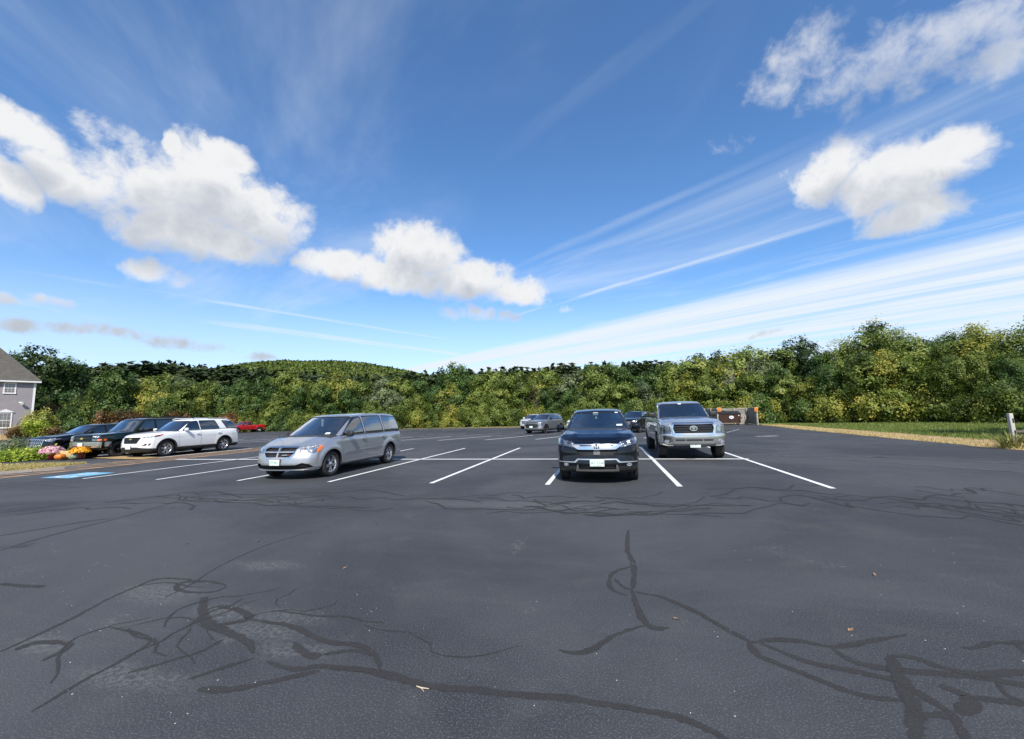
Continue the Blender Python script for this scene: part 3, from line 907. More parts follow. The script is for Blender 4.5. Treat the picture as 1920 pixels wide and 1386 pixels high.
# ------------------------------------------------------------------ ground
rng = np.random.default_rng(7); random.seed(7)
def sstep(a, b, x): t = min(1.0, max(0.0, (x-a)/(b-a))); return t*t*(3-2*t)
def gz(x, y):
    """the land climbs gently to the left of the car park, towards the house"""
    t = max(0.0, -31.0-x)
    return 0.036*t*t/(t+5.0)*(1-sstep(31, 49, y))*sstep(-6, 8, y)
def ground_material():
    m, T, b = principled('dry_lawn')
    oc = T.new('ShaderNodeTexCoord').outputs['Object']
    n1 = T.noise(oc, 0.35, 6, 0.6); n2 = T.noise(oc, 9.0, 5, 0.7); n3 = T.noise(oc, 60.0, 3, 0.6)
    c = T.ramp(T.m('ADD', T.m('MULTIPLY', n1, 0.6), T.m('MULTIPLY', n2, 0.4)), [(0.30, (0.07, 0.115, 0.022)), (0.50, (0.12, 0.17, 0.035)), (0.64, (0.20, 0.20, 0.07)), (0.80, (0.26, 0.21, 0.10))])
    c = T.mix(T.m('MULTIPLY', n3, 0.5), c, (0.06, 0.075, 0.02))
    T.l.new(c, b.inputs['Base Color']); b.inputs['Roughness'].default_value = 0.95; b.inputs['Specular IOR Level'].default_value = 0.1
    bn = T.new('ShaderNodeBump'); bn.inputs['Strength'].default_value = 0.8; bn.inputs['Distance'].default_value = 0.05
    T.l.new(T.noise(oc, 35.0, 4, 0.7), bn.inputs['Height']); T.l.new(bn.outputs[0], b.inputs['Normal'])
    return m
def verge_material():
    m, T, b = principled('dry_verge')
    oc = T.new('ShaderNodeTexCoord').outputs['Object']
    n1 = T.noise(oc, 1.2, 6, 0.65); n2 = T.noise(oc, 25.0, 4, 0.7)
    c = T.ramp(T.m('ADD', T.m('MULTIPLY', n1, 0.55), T.m('MULTIPLY', n2, 0.45)), [(0.30, (0.22, 0.17, 0.07)), (0.5, (0.42, 0.29, 0.15)), (0.7, (0.50, 0.37, 0.22))])
    T.l.new(c, b.inputs['Base Color']); b.inputs['Roughness'].default_value = 0.95; b.inputs['Specular IOR Level'].default_value = 0.1
    bn = T.new('ShaderNodeBump'); bn.inputs['Strength'].default_value = 0.9; bn.inputs['Distance'].default_value = 0.03
    T.l.new(n2, bn.inputs['Height']); T.l.new(bn.outputs[0], b.inputs['Normal'])
    return m
LAWN, VERGE = ground_material(), verge_material()
def asphalt_material():
    m, T, b = principled('sealed_asphalt')
    oc = T.new('ShaderNodeTexCoord').outputs['Object']
    big = T.noise(oc, 0.22, 5, 0.6, 0.6); mid = T.noise(oc, 1.7, 6, 0.65, 0.8); fine = T.noise(oc, 260.0, 2, 0.6); grit = T.noise(oc, 95.0, 3, 0.7)
    # brushed sealer: faint long streaks
    mp = T.new('ShaderNodeMapping'); mp.inputs['Scale'].default_value = (0.35, 2.6, 1); mp.inputs['Rotation'].default_value = (0, 0, R(12)); T.l.new(oc, mp.inputs['Vector'])
    strk = T.noise(mp.outputs[0], 1.0, 6, 0.7, 0.3)
    c = T.mix(T.ss(big, 0.36, 0.64), (0.034, 0.036, 0.041), (0.064, 0.066, 0.071))
    c = T.mix(T.m('MULTIPLY', T.ss(mid, 0.50, 0.75), 0.5), c, (0.076, 0.076, 0.077))
    c = T.mix(T.m('MULTIPLY', T.ss(strk, 0.5, 0.8), 0.38), c, (0.088, 0.090, 0.094))
    c = T.mix(T.m('MULTIPLY', T.ss(T.noise(oc, 0.5, 4, 0.6), 0.60, 0.75), 0.55), c, (0.085, 0.076, 0.070))     # brown stains
    c = T.mix(T.m('MULTIPLY', T.ss(grit, 0.50, 0.70), 0.85), c, (0.145, 0.147, 0.152))
    c = T.mix(T.m('MULTIPLY', T.ss(T.noise(oc, 130.0, 2, 0.5), 0.40, 0.30), 0.8), c, (0.022, 0.024, 0.028))
    c = T.mix(T.ss(fine, 0.68, 0.74), c, (0.36, 0.36, 0.36))
    c = T.mix(T.m('MULTIPLY', T.ss(T.noise(oc, 1.1, 3, 0.5), 0.70, 0.78), 0.6), c, (0.020, 0.020, 0.022))     # oil drips
    # worn places where pale stone shows through
    worn = T.m('MULTIPLY', T.ss(T.noise(oc, 0.62, 6, 0.7, 1.0), 0.60, 0.72), T.ss(T.noise(oc, 26.0, 4, 0.75), 0.50, 0.64))
    c = T.mix(T.m('MULTIPLY', worn, 0.75), c, (0.20, 0.19, 0.175))
    spots = [(300, 1112, 0.5, 0.22), (420, 1148, 0.35, 0.16), (545, 1158, 0.4, 0.12), (480, 1185, 0.45, 0.15), (415, 1200, 0.12, 0.08), (240, 1270, 0.5, 0.12), (560, 1215, 0.3, 0.1), (90, 1205, 0.35, 0.12), (500, 1060, 0.5, 0.16), (950, 946, 2.2, 0.35), (500, 938, 1.6, 0.3)]
    acc = None
    xy = T.v('MULTIPLY', oc, (1, 1, 0))
    wxy = T.v('ADD', xy, T.v('MULTIPLY', T.noise(oc, 2.2, 5, 0.65, 0.0, True), (0.5, 0.35, 0)))
    for (px_, py_, rx_, ry_) in spots:
        g = gp(px_, py_)
        dd = T.v('LENGTH', T.v('MULTIPLY', T.v('SUBTRACT', wxy, (g[0]+0.25, g[1]+0.17, 0)), (1/rx_, 1/ry_, 0)))
        acc = dd if acc is None else T.m('MINIMUM', acc, dd)
    bl = T.m('MULTIPLY', T.m('SUBTRACT', 1.0, T.ss(acc, 0.35, 1.25)), T.ss(T.noise(oc, 30.0, 5, 0.75), 0.42, 0.62))
    c = T.mix(T.m('MULTIPLY', bl, 0.42), c, (0.20, 0.195, 0.185))
    T.l.new(c, b.inputs['Base Color'])
    T.l.new(T.m('ADD', 0.60, T.m('MULTIPLY', mid, 0.3)), b.inputs['Roughness']); b.inputs['Specular IOR Level'].default_value = 0.22
    bn = T.new('ShaderNodeBump'); bn.inputs['Strength'].default_value = 0.7; bn.inputs['Distance'].default_value = 0.004
    T.l.new(T.m('ADD', grit, T.m('MULTIPLY', fine, 0.5)), bn.inputs['Height']); T.l.new(bn.outputs[0], b.inputs['Normal'])
    return m
ASPH = asphalt_material()
def wear_paint(name, c0, worn=0.52, under=(0.05, 0.052, 0.058)):
    m, T, b = principled(name)
    oc = T.new('ShaderNodeTexCoord').outputs['Object']
    n = T.m('ADD', T.m('MULTIPLY', T.noise(oc, 2.5, 5, 0.7), 0.5), T.m('MULTIPLY', T.noise(oc, 40.0, 4, 0.75), 0.5))
    at = T.new('ShaderNodeAttribute'); at.attribute_name = 'across'
    n = T.m('ADD', n, T.m('MULTIPLY', T.ss(T.m('ABSOLUTE', at.outputs['Fac']), 0.55, 1.0), 0.10))
    k = T.ss(n, worn, worn+0.09)
    T.l.new(T.mix(k, c0, under), b.inputs['Base Color']); b.inputs['Roughness'].default_value = 0.7
    return m
WLINE = wear_paint('white_road_paint', (0.74, 0.74, 0.72), 0.60)
OLDLINE = wear_paint('old_white_paint', (0.50, 0.50, 0.49), 0.50)
GHOST = wear_paint('scuffed_white_paint', (0.13, 0.13, 0.135), 0.47)
YLINE = wear_paint('faded_yellow_paint', (0.60, 0.36, 0.17), 0.60, (0.14, 0.10, 0.08))
BLUEP = wear_paint('blue_road_paint', (0.16, 0.42, 0.60), 0.53, (0.30, 0.42, 0.50))
def sealer_material():
    m = bpy.data.materials.new('crack_sealer'); m.use_nodes = True
    T = NT(m.node_tree); b = m.node_tree.nodes['Principled BSDF']; out = m.node_tree.nodes['Material Output']
    oc = T.new('ShaderNodeTexCoord').outputs['Object']
    at = T.new('ShaderNodeAttribute'); at.attribute_name = 'across'
    ed = T.m('ABSOLUTE', at.outputs['Fac'])
    n = T.noise(oc, 22.0, 5, 0.7); n2 = T.noise(oc, 3.0, 4, 0.6); gr_ = T.noise(oc, 110.0, 3, 0.7)
    c = T.mix(n2, (0.034, 0.032, 0.031), (0.054, 0.051, 0.048))
    c = T.mix(T.m('MULTIPLY', T.ss(gr_, 0.55, 0.7), 0.6), c, (0.115, 0.112, 0.11))
    T.l.new(c, b.inputs['Base Color']); b.inputs['Roughness'].default_value = 0.72; b.inputs['Specular IOR Level'].default_value = 0.25
    k = T.m('ADD', T.m('ADD', ed, T.m('MULTIPLY', T.m('SUBTRACT', n, 0.5), 1.1)), T.m('MULTIPLY', T.m('SUBTRACT', n2, 0.5), 1.0))
    mx = T.new('ShaderNodeMixShader'); tr = T.new('ShaderNodeBsdfTransparent')
    T.l.new(T.m('ADD', 0.22, T.m('MULTIPLY', T.ss(k, 0.50, 0.95), 0.78)), mx.inputs[0]); T.l.new(b.outputs[0], mx.inputs[1]); T.l.new(tr.outputs[0], mx.inputs[2]); T.l.new(mx.outputs[0], out.inputs[0])
    return m
SEALB = sealer_material()

# one sheet to the horizon, finer near the car park
def radial_sheet():
    rad = [0, 3, 6, 10, 14, 18, 22, 26, 30, 34, 38, 42, 46, 50, 55, 60, 66, 74, 84, 100, 130, 180, 260, 400, 700, 1200, 2500, 5000]
    n = 96; V = [(0, 0, gz(0, 0))]; F = []
    for r in rad[1:]:
        for k in range(n):
            x, y = r*math.sin(2*math.pi*k/n), r*math.cos(2*math.pi*k/n)
            V.append((x, y, gz(x, y) if r < 200 else 0.0))
    for k in range(n): F.append((0, 1+(k+1) % n, 1+k))
    for i in range(len(rad)-2):
        for k in range(n):
            a, b_, c, d = 1+i*n+k, 1+i*n+(k+1) % n, 1+(i+1)*n+(k+1) % n, 1+(i+1)*n+k
            F.append((a, b_, c, d))
    return mesh_of('ground', V, F, True)
gr = obj('ground', radial_sheet(), LAWN); tag(gr, kind='structure')
gr.location.z = -0.05

def sheet(name, poly, dz, m, cell=2.0, parent=None, zf=gz):
    """flat outline laid on the land"""
    bm = bmesh.new()
    x0, x1 = min(p[0] for p in poly), max(p[0] for p in poly); y0, y1 = min(p[1] for p in poly), max(p[1] for p in poly)
    nx, ny = max(1, int((x1-x0)/cell)), max(1, int((y1-y0)/cell))
    vs = [[bm.verts.new((x0+(x1-x0)*i/nx, y0+(y1-y0)*j/ny, 0)) for j in range(ny+1)] for i in range(nx+1)]
    for i in range(nx):
        for j in range(ny): bm.faces.new((vs[i][j], vs[i+1][j], vs[i+1][j+1], vs[i][j+1]))
    ins = set(cut(bm, poly, 'top', 1, -2, list(bm.faces)))
    bmesh.ops.delete(bm, geom=[f for f in bm.faces if f not in ins], context='FACES')
    for v in bm.verts: v.co.z = zf(v.co.x, v.co.y)+dz
    bm.normal_update()
    for f in bm.faces:
        if f.normal.z < 0: f.normal_flip()
    me = bpy.data.meshes.new(name); bm.to_mesh(me); bm.free()
    me.polygons.foreach_set('use_smooth', [True]*len(me.polygons))
    return obj(name, me, m, parent)
def wob(poly, amp, step, seed=0):
    """uneven natural edge along an outline"""
    r = random.Random(seed); out = []
    n = len(poly)
    for i in range(n):
        a, b_ = poly[i], poly[(i+1) % n]
        L = math.hypot(b_[0]-a[0], b_[1]-a[1]); k = max(1, int(L/step))
        for q in range(k):
            t = q/k; out.append((a[0]+(b_[0]-a[0])*t+(r.uniform(-amp, amp) if q else 0), a[1]+(b_[1]-a[1])*t+(r.uniform(-amp, amp) if q else 0)))
    return out
LOT = [(16.5, -30), (13.4, 8), (13.2, 17.3), (13.3, 23), (14.0, 35), (15.0, 45.6), (15.2, 50.5), (8.0, 51.5), (-10.9, 53.2), (-26, 56.2), (-48, 55.2), (-62, 51), (-66, 42), (-60, 30), (-49.0, 24.5), (-45, 19), (-45, -30)]
lot = sheet('parking_lot', LOT, 0.0, ASPH, 3.0); tag(lot, kind='structure')
# sun-bleached verge of dirt along the lawn edge and the far edge
vg = sheet('dirt_verge', wob([(13.1, 14), (13.15, 17.3), (13.25, 23), (13.9, 35), (14.95, 45.7), (16.8, 45.9), (16.4, 35), (16.0, 24), (16.2, 18.6), (16.5, 16), (17, 14)], 0.18, 0.8, 3), 0.006, VERGE, 1.0); tag(vg, kind='structure')
vg2 = sheet('dirt_verge', wob([(8.0, 51.3), (-10.9, 53.0), (-26, 56.0), (-48, 55.0), (-48, 56.4), (-26, 57.2), (-10.9, 54.3), (8.0, 52.4)], 0.15, 1.2, 4), 0.007, VERGE, 2.0); tag(vg2, kind='structure')

# ---- painted markings ----------------------------------------------------
def strip(name, pts, w, m, dz=0.008, parent=lot, jitter=0.0, seed=0):
    """a painted or poured band along a path"""
    r = random.Random(seed)
    P = []
    for a, b_ in zip(pts[:-1], pts[1:]):
        L = math.hypot(b_[0]-a[0], b_[1]-a[1]); k = max(1, int(L/(0.6 if jitter == 0 else 0.12)))
        for q in range(k): t = q/k; P.append((a[0]+(b_[0]-a[0])*t, a[1]+(b_[1]-a[1])*t))
    P.append(pts[-1])
    V = []; F = []
    n = len(P)
    for i, p in enumerate(P):
        a, b_ = P[max(0, i-1)], P[min(n-1, i+1)]
        L = math.hypot(b_[0]-a[0], b_[1]-a[1]) or 1; nx, ny = -(b_[1]-a[1])/L, (b_[0]-a[0])/L
        ww = w/2 if not callable(w) else w(i/(n-1))/2
        j1, j2 = (r.uniform(-jitter, jitter), r.uniform(-jitter, jitter)) if jitter else (0, 0)
        for s, jj in ((1, j1), (-1, j2)):
            x, y = p[0]+nx*(ww+jj)*s, p[1]+ny*(ww+jj)*s; V.append((x, y, gz(x, y)+dz))
    for i in range(n-1): F.append((2*i+1, 2*i+3, 2*i+2, 2*i))
    me = mesh_of(name, V, F); me.attributes.new('across', 'FLOAT', 'POINT').data.foreach_set('value', [1.0, -1.0]*n)
    return obj(name, me, m, parent)
SX0, SW, SY, SD = -15.11, 2.75, 9.21, 5.19
for i in range(8):
    x = SX0+SW*i
    strip('parking_line', [(x, SY), (x, SY+2*SD-0.2)], 0.11, WLINE)
strip('cross_line', [(-18.3, SY+SD), (SX0+SW*7+0.1, SY+SD)], 0.20, WLINE, dz=0.012)
dirx, diry = 0.40, 0.916
for i in range(-9, 5):        # angled stalls further back, two facing rows and one along the far edge
    x = -7.8+3.3*i
    if x < -44: continue
    strip('parking_line', [(x, 26.0), (x+dirx*5.6, 26.0+diry*5.6)], 0.14, WLINE)
    strip('parking_line', [(x+dirx*5.6+0.4, 31.4), (x+dirx*11.2+0.4, 31.4+diry*5.6)], 0.11, OLDLINE)
    if i < 4: strip('parking_line', [(x-2.0, 47.0+0.09*max(0, -x-10)), (x-2.0+dirx*5.2, 47.0+diry*5.2+0.09*max(0, -x-10))], 0.11, WLINE)
strip('cross_line', [(-36, 31.25), (6.5, 31.25)], 0.11, OLDLINE, dz=0.012)
strip('parking_line', [gp(15, 828, 0.62)[:2], gp(58, 830, 0.55)[:2]], 0.12, WLINE, dz=0.012)
for k, x in enumerate((-20.4, -23.1, -25.9, -28.9, -31.9)):
    strip('parking_line', [(x, 15.2), (x, 20.4)], 0.11, WLINE)
strip('stop_bar', [(8.3, 26.4), (9.5, 26.7)], 0.45, OLDLINE)
for k, (a, b_) in enumerate([((4.4, 16.4), (9.2, 11.4)), ((4.0, 17.6), (11.5, 12.2)), ((5.5, 15.4), (12.5, 13.6))]):
    strip('scuff_mark', [a, ((a[0]+b_[0])/2, (a[1]+b_[1])/2+0.3), b_], 0.10, GHOST, dz=0.006, jitter=0.03, seed=k)
# yellow striped walkway
strip('walkway_edge_line', [(-18.35, 8.9), (-18.3, 22.0)], 0.13, YLINE, dz=0.010)
strip('walkway_edge_line', [(-20.25, 12.0), (-20.2, 22.0)], 0.13, YLINE, dz=0.010)
strip('walkway_edge_line', [(-18.35, 8.9), (-20.4, 8.9)], 0.13, YLINE, dz=0.014)
for i in range(13):
    y = 8.0+i*1.05
    a = (-20.15, y); b_ = (-18.42, y+1.75)
    if a[1] < 9.0: a = (-20.15+(9.0-y), 9.0) if 9.0-y < 1.6 else None
    if a: strip('walkway_stripe', [a, b_], 0.14, YLINE, dz=0.006)
# blue accessible-parking square with its white wheelchair sign
bq = sheet('accessible_square', [(-16.95, 9.25), (-15.75, 9.25), (-15.75, 10.45), (-16.95, 10.45)], 0.008, BLUEP, 0.6, lot)
wc = MB()
def flat_seg(mb, a, b_, w):
    L = math.hypot(b_[0]-a[0], b_[1]-a[1]); nx, ny = -(b_[1]-a[1])/L*w/2, (b_[0]-a[0])/L*w/2
    mb.add([(a[0]-nx, a[1]-ny, 0), (b_[0]-nx, b_[1]-ny, 0), (b_[0]+nx, b_[1]+ny, 0), (a[0]+nx, a[1]+ny, 0)], [(0, 1, 2, 3)])
ring = [(-0.06+0.30*math.cos(k*math.pi/9), -0.14+0.30*math.sin(k*math.pi/9)) for k in range(8, 21)]
for a, b_ in zip(ring[:-1], ring[1:]): flat_seg(wc, a, b_, 0.09)
path = [(-0.08, 0.42), (-0.05, 0.06), (0.20, 0.02), (0.34, -0.34), (0.44, -0.30)]
for k, (a, b_) in enumerate(zip(path[:-1], path[1:])): flat_seg(wc, a, b_, 0.10)
wc.add([(-0.09+0.09*math.cos(k*math.pi/6), 0.50+0.09*math.sin(k*math.pi/6), 0) for k in range(12)], [tuple(range(12))])
w_ = wc.build('wheelchair_symbol', WLINE, lot); w_.location = (-16.35, 9.83, 0.013); tag(w_, kind=None)

# ---- poured crack sealer, traced along the cracks ---------------------------
PX = []   # (pixel path, width in metres)
def zr8(*p): return [(960+x/2, 860+y/2) for x, y in p]
def zr7(*p): return [(x/2, 860+y/2) for x, y in p]
PX += [(zr8((435, 268), (432, 340), (455, 395), (455, 490)), 0.055), (zr8((445, 405), (385, 425), (365, 455), (375, 490), (430, 515)), 0.04), (zr8((385, 450), (415, 480), (455, 495)), 0.03),
       (zr8((450, 495), (470, 560), (495, 610), (530, 635), (590, 635)), 0.05), (zr8((500, 625), (400, 655), (340, 690), (300, 715), (240, 730), (175, 718)), 0.045),
       (zr8((460, 500), (560, 520), (680, 570), (760, 615), (850, 665), (900, 690)), 0.045), (zr8((900, 690), (980, 680), (1080, 685), (1190, 705), (1260, 700), (1370, 680), (1480, 660)), 0.042),
       (zr8((1190, 705), (1280, 760), (1400, 790), (1500, 800), (1700, 815), (1920, 850), (2100, 880)), 0.05), (zr8((930, 690), (1100, 760), (1300, 800), (1430, 830), (1480, 850)), 0.045),
       (zr8((890, 690), (930, 740), (1100, 810), (1300, 885), (1480, 910)), 0.045), (zr8((1420, 740), (1440, 800), (1480, 870), (1510, 960), (1510, 1060)), 0.075),
       (zr8((1410, 740), (1500, 745), (1620, 785), (1760, 810), (1920, 800), (2100, 790)), 0.05), (zr8((1450, 840), (1560, 900), (1650, 960), (1700, 1050), (1720, 1090)), 0.05), (zr8((1500, 960), (1640, 965)), 0.05),
       (zr8((1600, 850), (1720, 900), (1680, 960)), 0.06), (zr8((1730, 900), (1920, 920), (2100, 950)), 0.05), (zr8((1690, 710), (1740, 710), (1800, 690), (1900, 690), (2050, 660)), 0.04), (zr8((1880, 690), (1920, 720), (2000, 800)), 0.04),
       (zr8((1820, 840), (1860, 890), (1920, 910)), 0.03), (zr7((1200, 780), (1400, 800), (1600, 850), (1800, 870), (1920, 885), (2120, 900), (2320, 930), (2520, 965), (2620, 1000), (2740, 1060)), 0.05),
       (zr7((1165, 275), (1000, 325), (830, 400), (720, 470), (620, 520)), 0.022), (zr7((850, 480), (800, 500), (700, 500), (660, 482), (700, 462), (790, 462), (848, 476)), 0.035), (zr7((720, 455), (600, 450), (500, 485), (400, 530), (250, 610), (0, 725)), 0.035),
       (zr7((765, 520), (760, 570), (780, 620), (850, 650), (930, 690), (950, 730)), 0.06), (zr7((770, 570), (820, 555), (900, 570), (935, 600), (880, 615), (800, 625)), 0.045), (zr7((940, 605), (1080, 625), (1160, 660), (1240, 690), (1340, 700), (1400, 730), (1430, 800)), 0.04),
       (zr7((1210, 735), (1330, 720), (1400, 740)), 0.03), (zr7((1100, 690), (1140, 730), (1200, 745)), 0.05), (zr7((400, 630), (530, 660), (560, 690), (450, 760), (300, 840), (120, 950)), 0.025), (zr7((480, 805), (600, 770), (760, 720), (830, 680)), 0.035),
       (zr7((1000, 760), (1100, 790), (1210, 780), (1430, 800)), 0.04), (zr7((740, 865), (870, 865), (1000, 840), (1200, 795)), 0.05), (zr7((700, 830), (850, 780), (950, 750)), 0.03), (zr7((60, 720), (140, 690), (260, 700), (160, 760)), 0.05),
       (zr7((0, 345), (150, 300), (300, 260), (420, 230), (600, 180), (700, 150)), 0.04), (zr7((0, 290), (150, 265), (330, 235), (420, 225)), 0.05), (zr7((0, 205), (300, 165)), 0.03), (zr7((0, 115), (130, 100), (300, 110)), 0.03), (zr7((0, 470), (90, 478), (170, 480)), 0.05)]
for k, (pp, w) in enumerate(PX):
    P = [gp(x, y) for x, y in pp]
    # smooth the path
    Q = []
    for i in range(len(P)-1):
        p0, p1, p2, p3 = P[max(0, i-1)], P[i], P[i+1], P[min(len(P)-1, i+2)]
        for q in range(5):
            t = q/5
            Q.append(tuple(0.5*((2*p1[c])+(-p0[c]+p2[c])*t+(2*p0[c]-5*p1[c]+4*p2[c]-p3[c])*t*t+(-p0[c]+3*p1[c]-3*p2[c]+p3[c])*t**3) for c in (0, 1)))
    Q.append(P[-1])
    w *= 1.45
    wv = [w*random.uniform(0.75, 1.25) for _ in range(8)]; wv[0] *= 0.45; wv[-1] *= 0.35
    strip('crack_seal', Q, lambda t, wv=wv: float(np.interp(t, np.linspace(0, 1, 8), wv)), SEALB, dz=0.0012+0.00005*k, jitter=w*0.08, seed=k)
# the web of fine sealed cracks that crosses the lane in front of the stalls
band = [(150, 945), (320, 930), (460, 935), (650, 938), (850, 945), (1040, 950), (1250, 950), (1450, 942), (1650, 945), (1920, 962), (2200, 980)]
for k in range(56):
    r = random.Random(100+k)
    t0 = r.random()*0.92; ln = r.uniform(0.05, 0.16)
    off = r.gauss(0, 0.45); pts = []
    for q in range(9):
        t = t0+ln*q/8
        i = min(len(band)-2, int(t*(len(band)-1))); f_ = t*(len(band)-1)-i
        x, y = band[i][0]*(1-f_)+band[i+1][0]*f_, band[i][1]*(1-f_)+band[i+1][1]*f_
        off += r.gauss(0, 0.14); off *= 0.96
        g = gp(x, y); pts.append((g[0], g[1]+off*(1.0+1.1*max(0.0, (x-1200)/700))))
    strip('crack_seal', pts, 0.035+0.04*r.random(), SEALB, dz=0.0012+0.00005*(k+45), jitter=0.008, seed=k)
# tangled sealed cracks in the near left and near right
for (n_, x0, x1, y0, y1, sd, wmin, wmax) in ((11, 220, 700, 1100, 1235, 300, 0.015, 0.045),):
    for k in range(n_):
        r = random.Random(sd+k)
        p = gp(r.uniform(x0, x1), r.uniform(y0, y1)); a = r.choice((0.55, 0.75, 2.9, 3.3, -0.2))+r.gauss(0, 0.35); pts = [p]
        for q in range(r.randint(5, 11)):
            a += r.gauss(0, 0.38); p = (p[0]+0.13*math.cos(a), p[1]+0.10*math.sin(a)); pts.append(p)
        w0 = r.uniform(wmin, wmax)
        strip('crack_seal', pts, lambda t, w0=w0: w0*(0.4+0.6*math.sin(math.pi*min(1, max(0, t)))), SEALB, dz=0.0012+0.00005*(k+sd/4+30)*0.5, jitter=w0*0.12, seed=k)
# grit, a forked twig and fallen leaves
st = MB()
for k in range(520):
    x, y = random.uniform(-7, 8), 1.8+abs(random.gauss(0, 4.0))
    s = random.uniform(0.0015, 0.0042)
    st.add([(x-s, y-s, 0.002), (x+s, y-s*0.6, 0.002), (x+s*0.7, y+s, 0.002), (x-s*0.8, y+s, 0.002), (x, y, 0.002+s)], [(0, 1, 4), (1, 2, 4), (2, 3, 4), (3, 0, 4)])
tag(st.build('grit', pmat('pale_grit', (0.42, 0.41, 0.39), 0.9, var=0.3), None), 'pale grit scattered over the asphalt', None, kind='stuff')
tx, ty = gp(790, 1293)
TW = pmat('bleached_twig', (0.52, 0.42, 0.30), 0.8, var=0.2)
tag(MB().tube([(tx-0.035, ty+0.012, 0.007), (tx, ty, 0.009), (tx+0.045, ty+0.004, 0.007)], [0.003, 0.004, 0.002], 5).tube([(tx, ty, 0.009), (tx+0.026, ty-0.024, 0.007)], [0.003, 0.0015], 5).build('twig', TW), 'small pale forked twig lying on the asphalt', 'twig')
LEAFB = pmat('dead_leaf', (0.26, 0.15, 0.08), 0.8, var=0.35)
for k, (x, y) in enumerate([(647, 1066), (350, 1020), (705, 983), (1640, 1079), (1595, 1183), (1805, 877), (483, 1016), (1268, 1162)]):
    g = gp(x, y); a = random.uniform(0, 6.28); L = 0.026
    V = []
    for (u, v, w) in ((-1, 0, 0.004), (-0.3, 0.45, 0.014), (0.5, 0.35, 0.010), (1, 0, 0.018), (0.5, -0.35, 0.012), (-0.3, -0.45, 0.008)):
        V.append((g[0]+L*(u*math.cos(a)-v*math.sin(a)), g[1]+L*(u*math.sin(a)+v*math.cos(a)), w))
    tag(obj('fallen_leaf', mesh_of('fallen_leaf', V, [(0, 1, 2, 5), (2, 3, 4, 5)]), LEAFB), 'curled dead leaf lying on the open asphalt', 'leaf', 'dead leaves on the asphalt')

# ------------------------------------------------------------------ foliage
def leaf_material(name, stops, trans=0.32):
    """leaves: colour picked per leaf from a ramp, some light passing through"""
    m = bpy.data.materials.new(name); m.use_nodes = True
    T = NT(m.node_tree); T.n.clear()
    out = T.new('ShaderNodeOutputMaterial'); mx = T.new('ShaderNodeMixShader'); mx.inputs[0].default_value = trans
    b = T.new('ShaderNodeBsdfPrincipled'); tr = T.new('ShaderNodeBsdfTranslucent')
    at = T.new('ShaderNodeAttribute'); at.attribute_name = 'tint'
    oi = T.new('ShaderNodeObjectInfo')
    f = T.m('ADD', at.outputs['Fac'], T.m('MULTIPLY', T.m('SUBTRACT', oi.outputs['Random'], 0.5), 0.28), clamp=True)
    c = T.ramp(f, [(p, tuple(min(0.9, q*1.5) for q in cc)) for p, cc in stops])
    T.l.new(c, b.inputs['Base Color']); T.l.new(c, tr.inputs[0])
    b.inputs['Roughness'].default_value = 0.5; b.inputs['Specular IOR Level'].default_value = 0.35
    T.l.new(b.outputs[0], mx.inputs[1]); T.l.new(tr.outputs[0], mx.inputs[2]); T.l.new(mx.outputs[0], out.inputs[0])
    return m
LM = {
 'olive': leaf_material('olive_leaves', [(0.0, (0.035, 0.055, 0.012)), (0.35, (0.085, 0.12, 0.022)), (0.65, (0.15, 0.185, 0.036)), (1.0, (0.24, 0.25, 0.06))]),
 'green': leaf_material('green_leaves', [(0.0, (0.018, 0.04, 0.010)), (0.4, (0.045, 0.085, 0.018)), (0.7, (0.085, 0.13, 0.03)), (1.0, (0.15, 0.18, 0.05))]),
 'yellow': leaf_material('yellow_green_leaves', [(0.0, (0.07, 0.085, 0.014)), (0.4, (0.16, 0.18, 0.03)), (0.7, (0.25, 0.24, 0.045)), (1.0, (0.36, 0.29, 0.06))]),
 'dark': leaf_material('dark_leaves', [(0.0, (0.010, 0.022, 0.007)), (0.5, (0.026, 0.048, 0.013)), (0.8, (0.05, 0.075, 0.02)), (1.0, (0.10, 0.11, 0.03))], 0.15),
 'brown': leaf_material('russet_leaves', [(0.0, (0.045, 0.028, 0.012)), (0.4, (0.12, 0.065, 0.025)), (0.75, (0.20, 0.115, 0.045)), (1.0, (0.25, 0.19, 0.06))]),
 'grey': leaf_material('grey_green_leaves', [(0.0, (0.04, 0.06, 0.03)), (0.5, (0.10, 0.13, 0.06)), (1.0, (0.20, 0.22, 0.11))]),
 'pine': leaf_material('pine_needles', [(0.0, (0.009, 0.016, 0.005)), (0.5, (0.022, 0.036, 0.011)), (1.0, (0.045, 0.060, 0.018))], 0.08),
 'lime': leaf_material('lime_leaves', [(0.0, (0.08, 0.13, 0.012)), (0.5, (0.20, 0.26, 0.025)), (1.0, (0.36, 0.38, 0.05))]),
}
BARK = pmat('grey_bark', (0.10, 0.085, 0.07), 0.9, var=0.35, vscale=6, bump=0.8, bscale=25)
PALEB = pmat('pale_bark', (0.40, 0.38, 0.34), 0.85, var=0.3, vscale=4, bump=0.5, bscale=20)

